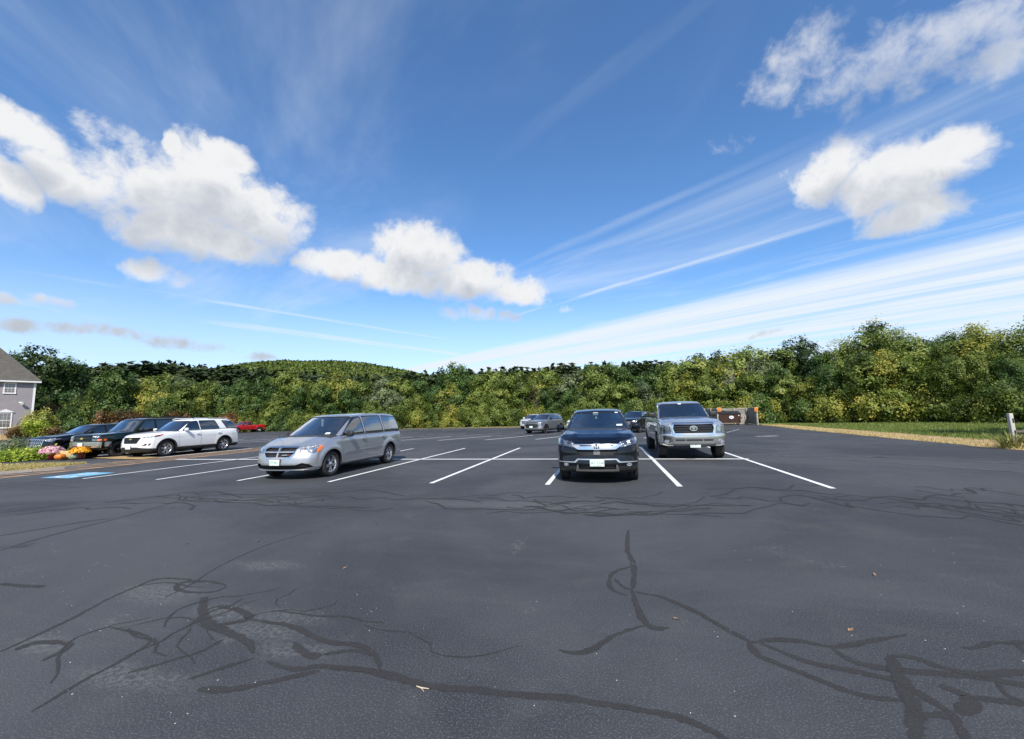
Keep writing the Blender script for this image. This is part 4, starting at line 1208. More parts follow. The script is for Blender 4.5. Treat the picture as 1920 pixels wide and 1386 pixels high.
def leaf_mesh(name, C, Nn, size, tint, asp=0.62, seed=0):
    """one diamond-shaped leaf per centre C facing Nn"""
    g = np.random.default_rng(seed)
    n = len(C)
    Nn = Nn/np.maximum(1e-9, np.linalg.norm(Nn, axis=1))[:, None]
    a = g.normal(size=(n, 3)); u = np.cross(Nn, a); u /= np.maximum(1e-9, np.linalg.norm(u, axis=1))[:, None]
    v = np.cross(Nn, u)
    s = (size*g.uniform(0.6, 1.35, n))[:, None]
    V = np.stack([C-u*s, C-v*s*asp+u*s*0.1, C+u*s, C+v*s*asp+u*s*0.1], 1).reshape(-1, 3)
    me = bpy.data.meshes.new(name)
    me.vertices.add(4*n); me.vertices.foreach_set('co', V.ravel())
    me.loops.add(4*n); me.loops.foreach_set('vertex_index', np.arange(4*n))
    me.polygons.add(n); me.polygons.foreach_set('loop_start', np.arange(n)*4); me.polygons.foreach_set('loop_total', np.full(n, 4))
    me.update(calc_edges=True)
    at = me.attributes.new('tint', 'FLOAT', 'FACE'); at.data.foreach_set('value', np.clip(tint, 0, 1))
    return me
def crown(name, lobes, n, size, seed, spread=0.44, up=0.35, contrast=0.17, shell=0.7):
    """leaves gathered in clumps over a set of lobes (cx,cy,cz,rx,ry,rz)"""
    g = np.random.default_rng(seed)
    L = np.array(lobes); w = (L[:, 3]*L[:, 4]+L[:, 3]*L[:, 5]+L[:, 4]*L[:, 5]); w /= w.sum()
    nc = max(30, n//42)
    k = g.choice(len(L), nc, p=w)
    d = g.normal(size=(nc, 3)); d /= np.linalg.norm(d, axis=1)[:, None]
    r = np.where(g.random(nc) < shell, g.uniform(0.80, 1.06, nc), g.uniform(0.3, 0.85, nc))
    cc = L[k, :3]+d*L[k, 3:]*r[:, None]
    ct = g.normal(0.45, contrast, nc)
    i = g.integers(0, nc, n)
    e = g.normal(size=(n, 3))*spread*0.5
    C = cc[i]+e
    N = d[i]*1.5+g.normal(size=(n, 3))*0.5+np.array([0, 0, up])
    keep = C[:, 2] > 0.02
    return leaf_mesh(name, C[keep], N[keep], size, (ct[i]+g.normal(0, 0.08, n))[keep], seed=seed)
def round_lobes(w, h, n, seed, base=0.0, top_narrow=0.5):
    """lobes filling an uneven crown of width w between heights base and h"""
    r = random.Random(seed); out = []
    for k in range(n):
        t = (k+0.5)/n
        z = base+(h-base)*(0.12+0.80*t)
        ring = w/2*(math.sin(math.pi*min(1, 0.25+0.70*t))**0.8)*(1-0.25*t*top_narrow)
        a = r.uniform(0, 6.28); q = ring*math.sqrt(r.random())*0.75
        s = r.uniform(0.16, 0.27)*w
        out.append((q*math.cos(a), q*math.sin(a), z, s, s, s*r.uniform(0.65, 0.95)))
    return out
def trunk_mesh(h, rad, seed, limbs=6, lean=0.05, spread=1.4):
    r = random.Random(seed); m = MB()
    p = [(0, 0, -0.1)]; 
    for k in range(1, 6): p.append((p[-1][0]+r.uniform(-1, 1)*lean*h/5, p[-1][1]+r.uniform(-1, 1)*lean*h/5, h*k/5))
    m.tube(p, [rad*(1.25-1.05*k/5) for k in range(6)], 7)
    for k in range(limbs):
        t = r.uniform(0.25, 0.85); i = int(t*5); b = Vector(p[i])*(1-(t*5-i))+Vector(p[min(5, i+1)])*(t*5-i)
        a = r.uniform(0, 6.28); L = spread*r.uniform(0.5, 1.0)*(1.2-t)
        m.tube([b, b+Vector((math.cos(a)*L*0.5, math.sin(a)*L*0.5, L*0.45)), b+Vector((math.cos(a)*L, math.sin(a)*L, L*1.0))], [rad*0.45, rad*0.28, rad*0.08], 5)
    return m.mesh('trunk')
def conifer_mesh(h, w, seed, n, size):
    g = np.random.default_rng(seed)
    t = g.random(n)**0.75                # 0 top .. 1 bottom
    tiers = np.round(t*14)/14*0.6+t*0.4
    a = g.integers(0, 9, n)*(2*math.pi/9)+tiers*7.0+g.normal(0, 0.25, n)
    r = w/2*(0.10+0.90*tiers**0.6)*np.sqrt(g.uniform(0.08, 1.0, n))*(0.75+0.35*np.sin(tiers*37+seed))
    z = h*(1-tiers*0.90)-0.22*r+g.normal(0, 0.10, n)
    C = np.stack([r*np.cos(a), r*np.sin(a), z], 1)
    N = np.stack([np.cos(a)*0.5, np.sin(a)*0.5, np.full(n, 0.8)], 1)+g.normal(size=(n, 3))*0.55
    return leaf_mesh('crown', C, N, size, g.normal(0.45, 0.2, n), 0.45, seed)

PROTO = {}
def proto(key, leaf, w, h, n, size, seed, lobes=9, base=0.3, trunk=(0.12, 5), pale=False, contrast=0.18, spread=0.44, narrow=0.5):
    cm = crown('crown', round_lobes(w, h, lobes, seed, base, narrow), n, size, seed, spread=spread, contrast=contrast); cm.materials.append(LM[leaf])
    tm = trunk_mesh(h*0.9, trunk[0], seed, trunk[1], spread=w*0.35); tm.materials.append(PALEB if pale else BARK)
    PROTO[key] = (cm, tm)
# small trees of the thicket
for i in range(4): proto(f'olive{i}', 'olive', 5.6, 6.8, 8500, 0.125, 11+i, 11, 0.2, (0.10, 6))
for i in range(3): proto(f'green{i}', 'green', 5.6, 7.2, 8500, 0.125, 31+i, 11, 0.3, (0.12, 6))
for i in range(2): proto(f'yellow{i}', 'yellow', 5.0, 6.2, 7500, 0.12, 41+i, 10, 0.2, (0.10, 6))
for i in range(2): proto(f'dark{i}', 'dark', 6.5, 9.5, 9000, 0.14, 51+i, 12, 0.8, (0.16, 6))
proto('grey0', 'grey', 4.6, 6.0, 6500, 0.12, 61, 10, 0.2, (0.09, 6))
# airy olive trees of the right-hand edge, closer to the camera
for i in range(4): proto(f'airy{i}', ('olive', 'yellow', 'olive', 'green')[i], 6.2, 9.0, 17000, 0.095, 71+i, 18, 0.3, (0.12, 9), contrast=0.2, spread=0.5, narrow=0.7)
# low shrubs
for i in range(3): proto(f'shrub_olive{i}', 'olive', 3.8, 2.6, 4200, 0.10, 81+i, 8, 0.0, (0.04, 7))
for i in range(2): proto(f'shrub_yellow{i}', 'yellow', 3.6, 2.2, 3800, 0.10, 91+i, 8, 0.0, (0.04, 7))
for i in range(2): proto(f'shrub_brown{i}', 'brown', 3.8, 2.3, 3800, 0.10, 95+i, 8, 0.0, (0.04, 7))
proto('shrub_green0', 'green', 3.8, 2.4, 4200, 0.10, 98, 8, 0.0, (0.04, 7))
proto('shrub_lime0', 'lime', 3.0, 2.2, 4200, 0.085, 99, 8, 0.0, (0.04, 7))
for i in range(3):
    cm = conifer_mesh(15.0, 6.0+i, 111+i, 5200, 0.26); cm.materials.append(LM['pine'])
    tm = trunk_mesh(14.4, 0.22, 111+i, 0); tm.materials.append(BARK); PROTO[f'pine{i}'] = (cm, tm)
# bare, twiggy tree
def bare_mesh(h, seed):
    r = random.Random(seed); m = MB()
    def grow(p, d, L, rad, lev):
        q = p+d*L; m.tube([p, (p+q)/2+Vector((r.uniform(-1, 1), r.uniform(-1, 1), 0))*L*0.06, q], [rad, rad*0.8, rad*0.55], 4, False)
        if lev == 0: return
        for k in range(4 if lev > 1 else 3):
            a = Vector((r.gauss(0, 1), r.gauss(0, 1), r.gauss(0.4, 0.6))).normalized()
            grow(p+(q-p)*r.uniform(0.55, 1.0), (d*0.75+a*0.6).normalized(), L*r.uniform(0.55, 0.75), rad*0.5, lev-1)
    grow(Vector((0, 0, -0.1)), Vector((0.02, 0.03, 1)).normalized(), h*0.45, 0.09, 4)
    return m.mesh('trunk')

def plant(key, x, y, s, label, cat, group, name='tree', rz=None, sz=1.0, z=None):
    cm, tm = PROTO[key]
    e = thing(name, label, cat, (x, y, (gz(x, y) if z is None else z)-0.04), random.uniform(0, 6.28) if rz is None else rz, group)
    e.scale = (s, s, s*sz)
    obj('trunk' if cat != 'shrub' else 'stems', tm, None, e); obj('crown' if cat != 'shrub' else 'foliage', cm, None, e)
    return e
def px_at(x, depth):
    """point on the ground below photo column x at a given distance in front of the camera"""
    lat = (x-960)/CAM_F*depth
    return (depth*math.sin(CAM_YAW)+lat*math.cos(CAM_YAW), depth*math.cos(CAM_YAW)-lat*math.sin(CAM_YAW))
def hz_y(x): return 804-0.0247*x
def height_for(x, ytop, depth): return CAM_H+(hz_y(x)-ytop)*depth/CAM_F

LBL = {'olive': 'olive green leafy tree in the thicket behind the car park', 'green': 'mid green leafy tree in the thicket behind the car park', 'yellow': 'yellowing tree in the thicket behind the car park',
       'dark': 'dark green tree standing behind the thicket', 'grey': 'grey green tree in the thicket behind the car park', 'airy': 'tall feathery olive tree at the edge of the lawn', 'pine': 'tall dark pine rising behind the thicket'}
KD = {'olive': 'olive leafy tree', 'green': 'mid green leafy tree', 'yellow': 'yellowing leafy tree', 'dark': 'dark green tree', 'grey': 'grey green leafy tree', 'airy': 'feathery olive tree'}
KS = {'shrub_olive': 'olive shrub', 'shrub_yellow': 'yellow green shrub', 'shrub_brown': 'russet brown shrub', 'shrub_green': 'mid green shrub'}
def kind_of(k): return k.rstrip('0123456789')
GRP = {'olive': 'olive trees of the thicket', 'green': 'green trees of the thicket', 'yellow': 'yellowing trees of the thicket', 'dark': 'dark trees behind the thicket', 'grey': 'grey green trees of the thicket', 'airy': 'feathery trees beside the lawn', 'pine': 'pines behind the thicket'}
SPOT = [(440, 'left of the red pickup'), (570, 'behind the red pickup'), (790, 'beyond the silver minivan'), (980, 'beyond the empty stalls'), (1085, 'beyond the silver small SUV'), (1205, 'beyond the dark compact SUV'), (1335, 'beyond the silver full size pickup'), (1440, 'behind the board screen'), (1640, 'at the near end of the lawn past the screen'), (9999, 'along the lawn behind the pale post')]
def spot(x): return next(s for lim, s in SPOT if x < lim)
def tree_px(key, x, ytop, depth, base_h, name='thicket_tree', label=None, cat='tree', group=None):
    """tree whose top shows at pixel (x, ytop)"""
    X, Y_ = px_at(x, depth); s = height_for(x, ytop, depth)/base_h
    k = kind_of(key)
    rank = 'tall' if depth-far_edge_depth(x) > 4.9 else 'lower'
    return plant(key, X, Y_, s*random.uniform(0.97, 1.03), label or f'{rank} {KD[k]} {spot(x)}', cat, group if label else f'{rank} {KD[k]}s {spot(x)}', name)
H = {'olive': 7.1, 'green': 7.5, 'yellow': 6.5, 'dark': 9.9, 'grey': 6.3, 'airy': 9.4, 'pine': 15.0}
# skyline of the thicket, traced along its top edge: (x, y of the top)
sky_line = [(330, 712), (420, 715), (500, 708), (560, 705), (610, 700), (680, 715), (740, 720), (800, 712), (860, 690), (920, 705), (960, 700), (1040, 690), (1100, 695), (1150, 690), (1200, 690), (1260, 685), (1320, 675), (1380, 665), (1440, 660), (1500, 650)]
sxs, sys_ = [p[0] for p in sky_line], [p[1]-7 for p in sky_line]
def far_edge_depth(x):
    """distance of the thicket's front edge below photo column x"""
    return float(np.interp(x, [300, 480, 800, 1000, 1300, 1450, 1600, 1750, 1920, 2100], [66, 64, 60, 57, 53, 47, 40.5, 36, 31, 28]))
pool_mid = ['olive0', 'green0', 'olive1', 'yellow0', 'olive2', 'green1', 'olive3', 'grey0', 'green2', 'olive0']
k = 0
x = 318
while x < 1500:                      # main rank
    key = pool_mid[(k*7) % 10]; k += 1
    yt = float(np.interp(x, sxs, sys_))+random.uniform(-9, 14)
    tree_px(key, x+random.uniform(-8, 8), yt, far_edge_depth(x)+random.uniform(5.0, 8.5), H[kind_of(key)])
    x += random.uniform(30, 42)
x = 330
while x < 1480:                      # lower rank in front
    key = pool_mid[(k*3+1) % 10]; k += 1
    yt = float(np.interp(x, sxs, sys_))+random.uniform(22, 42)
    tree_px(key, x, yt, far_edge_depth(x)+random.uniform(2.5, 4.5), H[kind_of(key)])
    x += random.uniform(38, 52)
SH = {'shrub_olive': ('low olive green shrub along the foot of the thicket', 'olive shrubs along the thicket'), 'shrub_yellow': ('low yellow green shrub along the foot of the thicket', 'yellow green shrubs along the thicket'),
      'shrub_brown': ('low russet brown shrub along the foot of the thicket', 'russet shrubs along the thicket'), 'shrub_green': ('low mid green shrub along the foot of the thicket', 'green shrubs along the thicket')}
def shrub_px(key, x, depth, s, sz=1.0, label=None, group=None, name='shrub'):
    X, Y_ = px_at(x, depth); l = f'low {KS[kind_of(key)]} {spot(x)}'; g = f'low {KS[kind_of(key)]}s {spot(x)}'
    return plant(key, X, Y_, s, label or l, 'shrub', group if label else g, name, sz=sz)
x = 300
pool_sh = ['shrub_olive0', 'shrub_yellow0', 'shrub_olive1', 'shrub_brown0', 'shrub_green0', 'shrub_yellow1', 'shrub_olive2', 'shrub_brown1']
while x < 1960:
    key = pool_sh[random.randrange(8)]
    if x < 440: key = pool_sh[random.choice((3, 7, 0, 3))]
    if x > 440 and 'brown' in key: key = random.choice(['shrub_olive1', 'shrub_yellow1', 'shrub_olive2'])
    d = far_edge_depth(x)
    shrub_px(key, x, d+random.uniform(0.8, 2.2), random.uniform(0.75, 1.15), random.uniform(0.9, 1.3))
    x += 1.9*770/d*random.uniform(0.75, 1.05)
# right-hand edge: tall airy trees, nearer
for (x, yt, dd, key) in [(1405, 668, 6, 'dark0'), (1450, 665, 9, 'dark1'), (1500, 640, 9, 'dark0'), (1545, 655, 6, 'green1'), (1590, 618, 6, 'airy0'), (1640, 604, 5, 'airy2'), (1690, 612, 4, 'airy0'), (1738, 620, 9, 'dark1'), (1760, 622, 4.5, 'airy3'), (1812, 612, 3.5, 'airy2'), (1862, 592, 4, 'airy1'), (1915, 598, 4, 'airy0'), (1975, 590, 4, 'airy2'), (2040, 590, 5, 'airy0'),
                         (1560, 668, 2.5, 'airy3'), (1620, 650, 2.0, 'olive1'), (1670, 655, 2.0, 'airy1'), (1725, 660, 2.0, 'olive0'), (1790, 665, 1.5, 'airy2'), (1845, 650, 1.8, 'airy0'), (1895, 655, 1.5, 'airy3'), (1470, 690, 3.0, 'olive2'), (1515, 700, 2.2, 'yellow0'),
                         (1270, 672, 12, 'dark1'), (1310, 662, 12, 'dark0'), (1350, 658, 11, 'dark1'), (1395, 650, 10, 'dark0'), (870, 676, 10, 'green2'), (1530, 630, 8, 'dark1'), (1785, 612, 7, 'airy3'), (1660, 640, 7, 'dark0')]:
    tree_px(key, x, yt+random.uniform(-6, 14), far_edge_depth(x)+dd, H[kind_of(key)])
# bare trees with pale trunks showing above the leaves
bm1, bm2 = bare_mesh(9.0, 5), bare_mesh(8.0, 6)
for (x, yt, dd, me, lb, mt) in [(1365, 668, 4.0, bm1, 'leafless pale trunked tree among the thicket near the timber screen', PALEB), (1003, 712, 3.0, bm2, 'dead grey twiggy tree in the middle of the thicket', BARK), (1122, 682, 8.0, bm1, 'thin bare tree poking above the thicket behind the dark compact SUV', BARK)]:
    X, Y_ = px_at(x, far_edge_depth(x)+dd); s = height_for(x, yt, far_edge_depth(x)+dd)/8.6
    o = obj('bare_tree', me, None); o.data = me.copy(); o.data.materials.clear(); o.data.materials.append(mt); o.location = (X, Y_, 0); o.scale = (s, s, s); tag(o, lb, 'tree')
# left: big dark tree behind the house, birch-like maples, pines
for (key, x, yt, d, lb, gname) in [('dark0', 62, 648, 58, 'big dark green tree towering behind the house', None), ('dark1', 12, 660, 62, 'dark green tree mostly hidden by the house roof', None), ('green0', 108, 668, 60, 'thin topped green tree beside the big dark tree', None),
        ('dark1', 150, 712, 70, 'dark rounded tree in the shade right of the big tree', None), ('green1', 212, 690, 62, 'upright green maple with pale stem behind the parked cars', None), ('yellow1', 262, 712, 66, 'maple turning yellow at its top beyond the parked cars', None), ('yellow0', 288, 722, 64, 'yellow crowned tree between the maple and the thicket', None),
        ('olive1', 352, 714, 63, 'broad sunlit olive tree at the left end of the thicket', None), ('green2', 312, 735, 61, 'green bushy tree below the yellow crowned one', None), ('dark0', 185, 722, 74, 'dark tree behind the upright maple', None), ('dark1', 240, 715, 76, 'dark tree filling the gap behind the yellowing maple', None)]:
    X, Y_ = px_at(x, d); zz = gz(X, Y_); s = (height_for(x, yt, d)-zz)/H[kind_of(key)]
    plant(key, X, Y_, s, lb, 'tree', gname, 'leafy_tree')
# far wood of pines: one dark mass behind the thicket
def far_wood():
    base = PROTO['pine0'][0]
    n = len(base.polygons)
    co = np.empty(len(base.vertices)*3); base.vertices.foreach_get('co', co); co = co.reshape(-1, 4, 3)
    tn = np.empty(n); base.attributes['tint'].data.foreach_get('value', tn)
    Vs, Ts = [], []
    x = -60
    while x < 1760:
        for rank in range(3):
            d = 128+rank*20+random.uniform(-8, 8)
            yt = float(np.interp(x, [-60, 60, 140, 220, 300, 380, 470, 560, 700, 800, 960, 1040, 1160, 1280, 1400, 1760], [690, 695, 700, 692, 690, 694, 701, 708, 714, 706, 702, 694, 690, 688, 690, 690]))+random.uniform(-4, 11)-9+2*rank
            X, Y_ = px_at(x, d); h = height_for(x, yt, d)
            idx = rng.choice(n, 620, replace=False)
            a = random.uniform(0, 6.28); s = h/15.0; w = s*random.uniform(1.0, 2.0)
            q = co[idx]*np.array([w, w, s])
            c = q.mean(1, keepdims=True); q = c+(q-c)*2.6
            r = np.empty_like(q); r[..., 0] = q[..., 0]*math.cos(a)-q[..., 1]*math.sin(a)+X; r[..., 1] = q[..., 0]*math.sin(a)+q[..., 1]*math.cos(a)+Y_; r[..., 2] = q[..., 2]
            Vs.append(r.reshape(-1, 3)); Ts.append(tn[idx]+random.uniform(-0.2, 0.2))
        x += random.uniform(9, 15)
    V = np.concatenate(Vs); T_ = np.concatenate(Ts); m = len(V)//4
    me = bpy.data.meshes.new('pine_wood'); me.vertices.add(4*m); me.vertices.foreach_set('co', V.ravel())
    me.loops.add(4*m); me.loops.foreach_set('vertex_index', np.arange(4*m)); me.polygons.add(m)
    me.polygons.foreach_set('loop_start', np.arange(m)*4); me.polygons.foreach_set('loop_total', np.full(m, 4)); me.update(calc_edges=True)
    me.attributes.new('tint', 'FLOAT', 'FACE').data.foreach_set('value', np.clip(T_, 0, 1))
    tag(obj('pine_wood', me, LM['pine']), 'dark far pine wood behind the thicket', None, kind='stuff')
far_wood()
# wooded hill
def hill():
    D = 1300.0
    prof = [(150, 800), (250, 720), (330, 706), (385, 696), (450, 684), (520, 679), (620, 680), (680, 683), (735, 693), (800, 706), (900, 720), (1000, 735), (1150, 760), (1300, 790)]
    px_, py_ = [p[0] for p in prof], [p[1] for p in prof]
    V = []; F = []
    cols = np.linspace(150, 1300, 90); rows = np.linspace(0, 1, 24)
    def P(x, t):
        d = D*(0.62+0.38*t+ (0.5*max(0, t-1)))
        h = max(0.0, height_for(x, float(np.interp(x, px_, py_)), D)-11.5)*math.sin(min(1, t)*math.pi/2)**1.2
        X, Y_ = px_at(x, d); return (X, Y_, h+6*math.sin(x*0.05+t*9)*t*(1-t))
    for x in cols:
        for t in rows: V.append(P(x, t))
    n = len(rows)
    for i in range(len(cols)-1):
        for j in range(n-1): F.append((i*n+j, (i+1)*n+j, (i+1)*n+j+1, i*n+j+1))
    tag(obj('hill', mesh_of('hill', V, F, True), pmat('hill_floor', (0.05, 0.06, 0.02), 0.95, var=0.4, vscale=0.02)), kind='structure')
    g = np.random.default_rng(5); N = 9000
    C, S_, T_ = [], [], []
    for k in range(N):
        x, t = g.uniform(300, 1000), g.uniform(0.25, 1.0)
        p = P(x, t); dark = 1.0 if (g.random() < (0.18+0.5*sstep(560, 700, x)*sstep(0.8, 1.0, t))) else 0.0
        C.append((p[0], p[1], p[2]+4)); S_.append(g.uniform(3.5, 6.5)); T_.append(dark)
    C, S_, T_ = np.array(C), np.array(S_), np.array(T_)
    Vs, Ns, Ts, Zs = [], [], [], []
    m = 9
    d = g.normal(size=(N, m, 3)); d[..., 2] = np.abs(d[..., 2])+0.2; d /= np.linalg.norm(d, axis=2)[..., None]
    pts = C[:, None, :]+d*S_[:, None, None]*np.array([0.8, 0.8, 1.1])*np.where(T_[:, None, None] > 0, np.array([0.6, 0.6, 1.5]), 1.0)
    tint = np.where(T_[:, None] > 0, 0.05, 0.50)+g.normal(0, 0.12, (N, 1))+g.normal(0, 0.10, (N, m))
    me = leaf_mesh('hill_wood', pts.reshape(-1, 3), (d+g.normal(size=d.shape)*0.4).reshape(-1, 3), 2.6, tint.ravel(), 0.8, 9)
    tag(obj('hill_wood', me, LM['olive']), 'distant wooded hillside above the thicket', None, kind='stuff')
hill()

# grass blades along the lawn edges and the island: too many to count
GRASS = leaf_material('grass_blades', [(0.0, (0.05, 0.08, 0.015)), (0.45, (0.12, 0.15, 0.03)), (0.7, (0.26, 0.22, 0.08)), (1.0, (0.42, 0.33, 0.16))], 0.2)
def blades(name, label, areas, seed, hgt=0.07):
    g = np.random.default_rng(seed); Vs, T_ = [], []
    for (fx, n, tb) in areas:
        p = np.array([fx(g.random(), g.random()) for _ in range(n)])
        z = np.array([gz(a, b) for a, b in p])-0.05
        a = g.uniform(0, 6.28, n); h = hgt*g.uniform(0.5, 1.5, n); w = 0.012*g.uniform(0.7, 1.6, n)
        lx, ly = g.normal(0, 0.5, n)*h, g.normal(0, 0.5, n)*h
        b0 = np.stack([p[:, 0]-np.cos(a)*w, p[:, 1]-np.sin(a)*w, z], 1); b1 = np.stack([p[:, 0]+np.cos(a)*w, p[:, 1]+np.sin(a)*w, z], 1)
        t0 = np.stack([p[:, 0]+lx+np.cos(a)*w*0.3, p[:, 1]+ly+np.sin(a)*w*0.3, z+h+0.05], 1); t1 = np.stack([p[:, 0]+lx-np.cos(a)*w*0.3, p[:, 1]+ly-np.sin(a)*w*0.3, z+h+0.05], 1)
        Vs.append(np.stack([b0, b1, t0, t1], 1).reshape(-1, 3)); T_.append(np.clip(tb+g.normal(0, 0.16, n), 0, 1))
    V = np.concatenate(Vs); T_ = np.concatenate(T_); m = len(V)//4
    me = bpy.data.meshes.new(name); me.vertices.add(4*m); me.vertices.foreach_set('co', V.ravel())
    me.loops.add(4*m); me.loops.foreach_set('vertex_index', np.arange(4*m)); me.polygons.add(m)
    me.polygons.foreach_set('loop_start', np.arange(m)*4); me.polygons.foreach_set('loop_total', np.full(m, 4)); me.update(calc_edges=True)
    me.attributes.new('tint', 'FLOAT', 'FACE').data.foreach_set('value', T_)
    tag(obj(name, me, GRASS), label, None, kind='stuff')
edge = lambda y: float(np.interp(y, [14, 17.3, 23, 35, 45.7], [13.1, 13.15, 13.25, 13.9, 14.95]))
def lawn_pt(u, v):
    y = 15+33*u**1.3; return (edge(y)+2.2+v*(14+0.2*y), y)
def verge_pt(u, v):
    y = 15+31*u; return (edge(y)+0.05+1.6*v*v, y)
def far_pt(u, v):
    x = -50+60*u; return (x, float(np.interp(x, [-48, -26, -10.9, 8], [55.2, 56.2, 53.2, 51.5]))+0.2+v*4.5)
blades('lawn_grass', 'mown lawn grass beside the car park', [(lawn_pt, 42000, 0.26), (verge_pt, 5000, 0.78), (far_pt, 22000, 0.55)], 3)

# ------------------------------------------------------------------ left island with its planting
KERBM = pmat('asphalt_kerb', (0.30, 0.26, 0.22), 0.9, var=0.3, vscale=6, bump=0.5)
isl = sheet('grass_island', wob([gp(0, 889), gp(60, 884), gp(120, 878.5), gp(168, 873), gp(150, 870.5), gp(100, 871), gp(0, 874.5), (-27, 13.3), (-33, 10.5), (-33, 8.5), (-24, 8.2)], 0.05, 0.7, 5), 0.05, VERGE, 0.8); tag(isl, kind='structure')
kp = [gp(-40, 893), gp(0, 889.6), gp(60, 884.6), gp(120, 879.2), gp(168, 873.6)]
kb = MB()
for a, b_ in zip(kp[:-1], kp[1:]):
    d = Vector((b_[0]-a[0], b_[1]-a[1])).normalized()*0.07; n = Vector((-d.y, d.x))
    kb.add([(a[0]-n.x, a[1]-n.y, 0.0), (b_[0]-n.x, b_[1]-n.y, 0.0), (b_[0]+n.x, b_[1]+n.y, 0.0), (a[0]+n.x, a[1]+n.y, 0.0), (a[0]-n.x*0.6, a[1]-n.y*0.6, 0.09), (b_[0]-n.x*0.6, b_[1]-n.y*0.6, 0.09), (b_[0]+n.x*0.6, b_[1]+n.y*0.6, 0.09), (a[0]+n.x*0.6, a[1]+n.y*0.6, 0.09)],
           [(4, 5, 6, 7), (0, 1, 5, 4), (1, 2, 6, 5), (2, 3, 7, 6), (3, 0, 4, 7)])
tag(kb.build('kerb', KERBM), kind='structure')
isl2 = sheet('grass_island', wob([gp(160, 857.5), gp(240, 856.3), gp(300, 858.5), gp(262, 862.5), gp(215, 861.8), gp(175, 860)], 0.03, 0.5, 6), 0.03, VERGE, 0.6); tag(isl2, kind='structure')
bed = sheet('planting_bed', [gp(-30, 869), gp(60, 864.5), gp(160, 858.7), (-25.2, 16.0), (-29, 15.6), (-33.5, 15.4), (-34, 13)], 0.02, pmat('mulch', (0.06, 0.04, 0.028), 0.95, var=0.5, vscale=20, bump=0.9), 0.8); tag(bed, kind='structure')
far_strip = sheet('lawn_strip', wob([(-49.0, 24.7), (-60, 30.2), (-66, 42), (-75, 42), (-70, 28), (-52, 21)], 0.1, 1.0, 8), 0.012, VERGE, 1.5); tag(far_strip, kind='structure')
def island_pt(u, v):
    a, b_ = gp(168*u-10, float(np.interp(168*u, [0, 168], [888.5, 873]))), gp(168*u-10, float(np.interp(168*u, [0, 100, 168], [875, 871.5, 872])))
    return (a[0]*(1-v)+b_[0]*v, a[1]*(1-v)+b_[1]*v)
blades('island_grass', 'dry grass on the kerbed island', [(island_pt, 9000, 0.66)], 13, 0.09)
# ground-cover planting: spreading juniper mounds
g_ = np.random.default_rng(21)
jl = []
for k in range(26):
    t = k/25; px_ = -40+t*98
    a = gp(px_, float(np.interp(px_, [-40, 0, 60, 100], [870, 867, 864, 861]))); 
    for q in range(2): jl.append((a[0]+random.uniform(-0.5, 0.2), a[1]+0.35+q*0.75+random.uniform(-0.2, 0.2), 0.12, 0.5, 0.45, 0.20+0.06*q))
jm = crown('juniper', jl, 16000, 0.055, 22, spread=0.28, up=0.8, contrast=0.2); jm.materials.append(LM['lime'])
jt = thing('juniper_bed', 'bright green spreading juniper beside the path to the door', 'shrub', (0, 0, 0.0)); obj('foliage', jm, None, jt)
jst = MB()
for (cx, cy, cz, *_r) in jl: jst.tube([(cx, cy, 0.0), (cx+0.1, cy+0.05, 0.2), (cx+0.3, cy+0.1, 0.28)], [0.02, 0.015, 0.006], 5)
jst.build('stems', BARK, jt)
rx, ry = gp(22, 858)
rm = crown('rose', [(0, 0, 0.45, 0.45, 0.45, 0.3), (0.5, 0.1, 0.4, 0.35, 0.35, 0.25), (-0.4, 0.1, 0.35, 0.3, 0.3, 0.22)], 1300, 0.05, 25, spread=0.3, up=0.5); rm.materials.append(LM['grey'])
rt = thing('flowering_shrub', 'loose pale leaved shrub rising from the juniper bed', 'shrub', (rx-0.7, ry+0.3, 0.15)); obj('foliage', rm, None, rt); MB().tube([(0, 0, -0.1), (0.1, 0, 0.4)], 0.02, 5).tube([(0.4, 0.1, -0.1), (0.5, 0.1, 0.4)], 0.015, 5).build('stems', BARK, rt)
# autumn display
def mum(px_, py_, rad, leafm, flower, name, label):
    x, y = gp(px_, py_)
    t = thing(name, label, 'potted flowers', (x, y, 0.03))
    g = np.random.default_rng(int(px_)); n = 900
    d = g.normal(size=(n, 3)); d[:, 2] = np.abs(d[:, 2])*0.9; d /= np.linalg.norm(d, axis=1)[:, None]
    C = np.array([0, 0, 0.30])+d*rad*np.array([1, 1, 0.72])*g.uniform(0.9, 1.05, n)[:, None]
    me = leaf_mesh('blooms', C, d+g.normal(size=(n, 3))*0.35, 0.030, g.normal(0.5, 0.2, n), 0.9, 3); me.materials.append(flower); obj('blooms', me, None, t)
    me = leaf_mesh('leaves', np.array([0, 0, 0.28])+d*rad*np.array([0.9, 0.9, 0.6])*g.uniform(0.6, 0.97, n)[:, None], d+g.normal(size=(n, 3))*0.6, 0.028, g.normal(0.4, 0.2, n), 0.6, 4); me.materials.append(leafm); obj('leaves', me, None, t)
    MB().lathe([(0.0, 0.001), (0.0, 0.10), (0.20, 0.14), (0.22, 0.145), (0.22, 0.125), (0.18, 0.12)], 'z', 18).build('pot', pmat('red_pot', (0.34, 0.04, 0.04), 0.5, var=0.15), t)
PINKF = leaf_material('pink_petals', [(0.0, (0.22, 0.07, 0.09)), (0.5, (0.50, 0.24, 0.28)), (1.0, (0.75, 0.52, 0.54))], 0.15)
ORANF = leaf_material('orange_petals', [(0.0, (0.35, 0.12, 0.005)), (0.5, (0.65, 0.26, 0.01)), (1.0, (0.85, 0.45, 0.05))], 0.15)
mum(96, 862.6, 0.44, LM['dark'], PINKF, 'potted_chrysanthemum', 'dusty pink chrysanthemums in a red pot beside the pumpkin')
